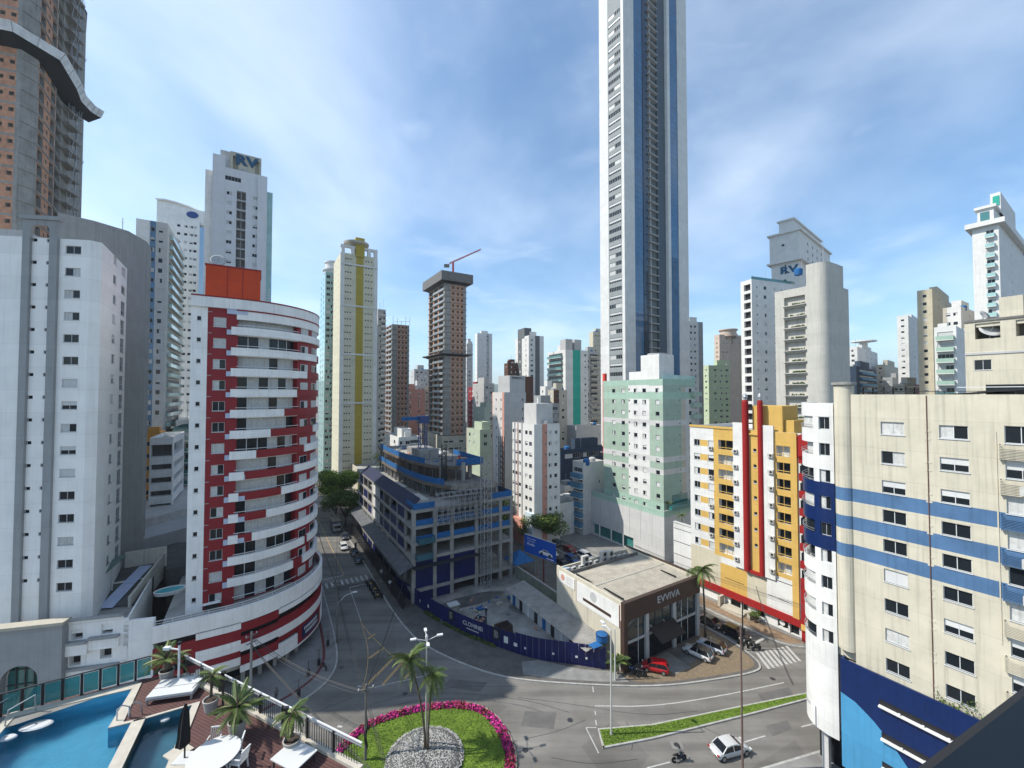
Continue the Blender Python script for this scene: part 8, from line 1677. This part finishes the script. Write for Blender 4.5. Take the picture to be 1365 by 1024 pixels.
for k, (v, u, lb) in enumerate(((22.6, 90, 'square white sign on a post by the motorcycles'), (22.8, 84, 'round sign on a post near the hoarding corner'), (22.5, 112, 'square sign farther along the hoarding'))):
    s_ = thing('street_sign', lb, 'sign', (*P(v, u), .14), RG); MB().tube([(0, 0, 0), (0, 0, 2.6)], .03, 6).build('post', STEEL, s_)
    if 'round' in lb: o = MB().lathe([(.3, 0), (.3, .02)], 16).build('plate', RAILW, s_, (0, -.04, 2.4)); o.rotation_euler = (FM(90), 0, 0)
    else: MB().box(-.3, .3, -.05, -.03, 2.0, 2.7).build('plate', GREYL, s_)
for k, q in enumerate(((425, 888), (437, 862), (411, 903), (398, 931))):
    s_ = thing('litter_bin', 'dark cylindrical bin or bollard post on the curved pavement', 'bin', (*G(*q), .14), 0, 'posts on the curved pavement'); MB().lathe([(.2, 0), (.24, .8), (.26, .82), (.1, .95)], 12).build('drum', BLACK, s_); MB().tube([(0, 0, .9), (0, 0, 2.3)], .04, 6).build('pole', ALUD, s_)
# wires: sagging bundles
WIRE = mat('wire_black', (.02, .02, .022), .6, 0, 0)
def wire(a, b_, sag, label, n=3, sp=.25, r=.022):
    t = thing('overhead_wires', label, 'wires'); A, B_ = Vector(a), Vector(b_)
    for k in range(n):
        o = Vector((random.uniform(-sp, sp), random.uniform(-sp, sp), -k*sp*.7)); pts = [A.lerp(B_, i/14)+o*(1 if 0 < i < 14 else .4)-Vector((0, 0, sag*4*(i/14)*(1-i/14))) for i in range(15)]; MB().tube(pts, r, 4).build('wire', WIRE, t)
p_ = lambda o, z, dx=0: (o.location.x+dx, o.location.y, z)
wire(p_(up1, 7.9), p_(up4, 9.2), 1.2, 'wires from the flower-ring pole to the shady street pole', 4); wire(p_(up3, 8.2), p_(up1, 7.7), .9, 'wires from the podium pole to the flower-ring pole', 4); wire(p_(up3, 7.2), (-3, 30, 7.6), .8, 'lower wires crossing the near road from the podium pole', 4); wire(p_(up1, 7.8), (-4, 25, 8.2), .6, 'wires leaving the flower-ring pole towards the viewer side', 3)
wire(p_(up4, 9), (*P(24.3, 84), 7), 1.4, 'fan of wires from the shady street pole to the frame corner', 5, .35); wire(p_(up4, 9.1), (*P(12.5, 125), 9.5), 1.0, 'wires running along the shady street', 3); wire(p_(up3, 8), (*P(9.8, 80), 8.5), 1.0, 'wires along the curved building pavement', 3)
wire(p_(up1, 7.6), (*P(24.6, 77), 8.2), 1.0, 'long wires from the flower-ring pole to the hoarding corner', 4, .3); wire((*P(66.5, 60), 9), (*P(70.5, 20), 9.5), .9, 'wires along the side street of the ochre block', 4, .3); wire((*P(69, 37), 9), (*P(50, 23), 8.5), .8, 'wires crossing the upper carriageway', 4, .3); wire(p_(up4, 8.4), (*P(21.8, 140), 9), 1.3, 'wires crossing the shady street to the trees', 4, .3)
# handrail of the balcony we stand on
hr = thing('balcony_handrail', 'dark blue-black metal handrail of the viewing balcony', 'railing'); zr = HC-.30; a0, a1 = Vector(G(1195, 1024, zr)), Vector(G(1365, 900, zr)); d = (a1-a0).normalized(); n_ = Vector((-d.y, d.x)); s0 = a0-d*1.2; L_ = 4.0
HM = mat('handrail_metal', (.006, .010, .016), .55, 0, .1, 3, spec=.2); mb = MB(); pr = [(0, -.012), (-.012, 0), (-.10, 0), (-.112, -.012), (-.112, -.045), (-.10, -.055), (-.012, -.055), (0, -.045)]
A_ = [(s0.x+n_.x*o, s0.y+n_.y*o, zr+z) for o, z in pr]; B2 = [(s0.x+d.x*L_+n_.x*o, s0.y+d.y*L_+n_.y*o, zr+z) for o, z in pr]
for i in range(8): j = (i+1) % 8; mb.face([A_[i], B2[i], B2[j], A_[j]])
mb.face(A_[::-1]); mb.face(B2); mb.build('top_rail', HM, hr)
for k in range(4): o = s0+d*(k*1.25)-n_*.056; MB().box(o.x-.02, o.x+.02, o.y-.02, o.y+.02, zr-1.05, zr-.056).build('post', HM, hr)
o0, o1 = s0-n_*.056, s0+d*L_-n_*.056; mb = MB(); mb.beam((o0.x, o0.y, zr-.53), (o1.x, o1.y, zr-.53), .012, .85); mb.build('infill_panel', HM, hr)
# ================================================================ air
hz_ = bpy.data.materials.new('haze_air'); hz_.use_nodes = True; _N = hz_.node_tree.nodes; _N.remove(_N['Principled BSDF']); _v = _N.new('ShaderNodeVolumePrincipled'); _v.inputs['Color'].default_value = (.86, .92, 1, 1); _v.inputs['Density'].default_value = .00013; _v.inputs['Anisotropy'].default_value = .2
hz_.node_tree.links.new(_v.outputs[0], _N['Material Output'].inputs['Volume'])
hb = MB().box(-6500, 6500, -2500, 7500, -2.2, 420).build('haze', hz_); tag(hb, 'thin pale summer haze over the whole town', 'haze', kind='stuff')
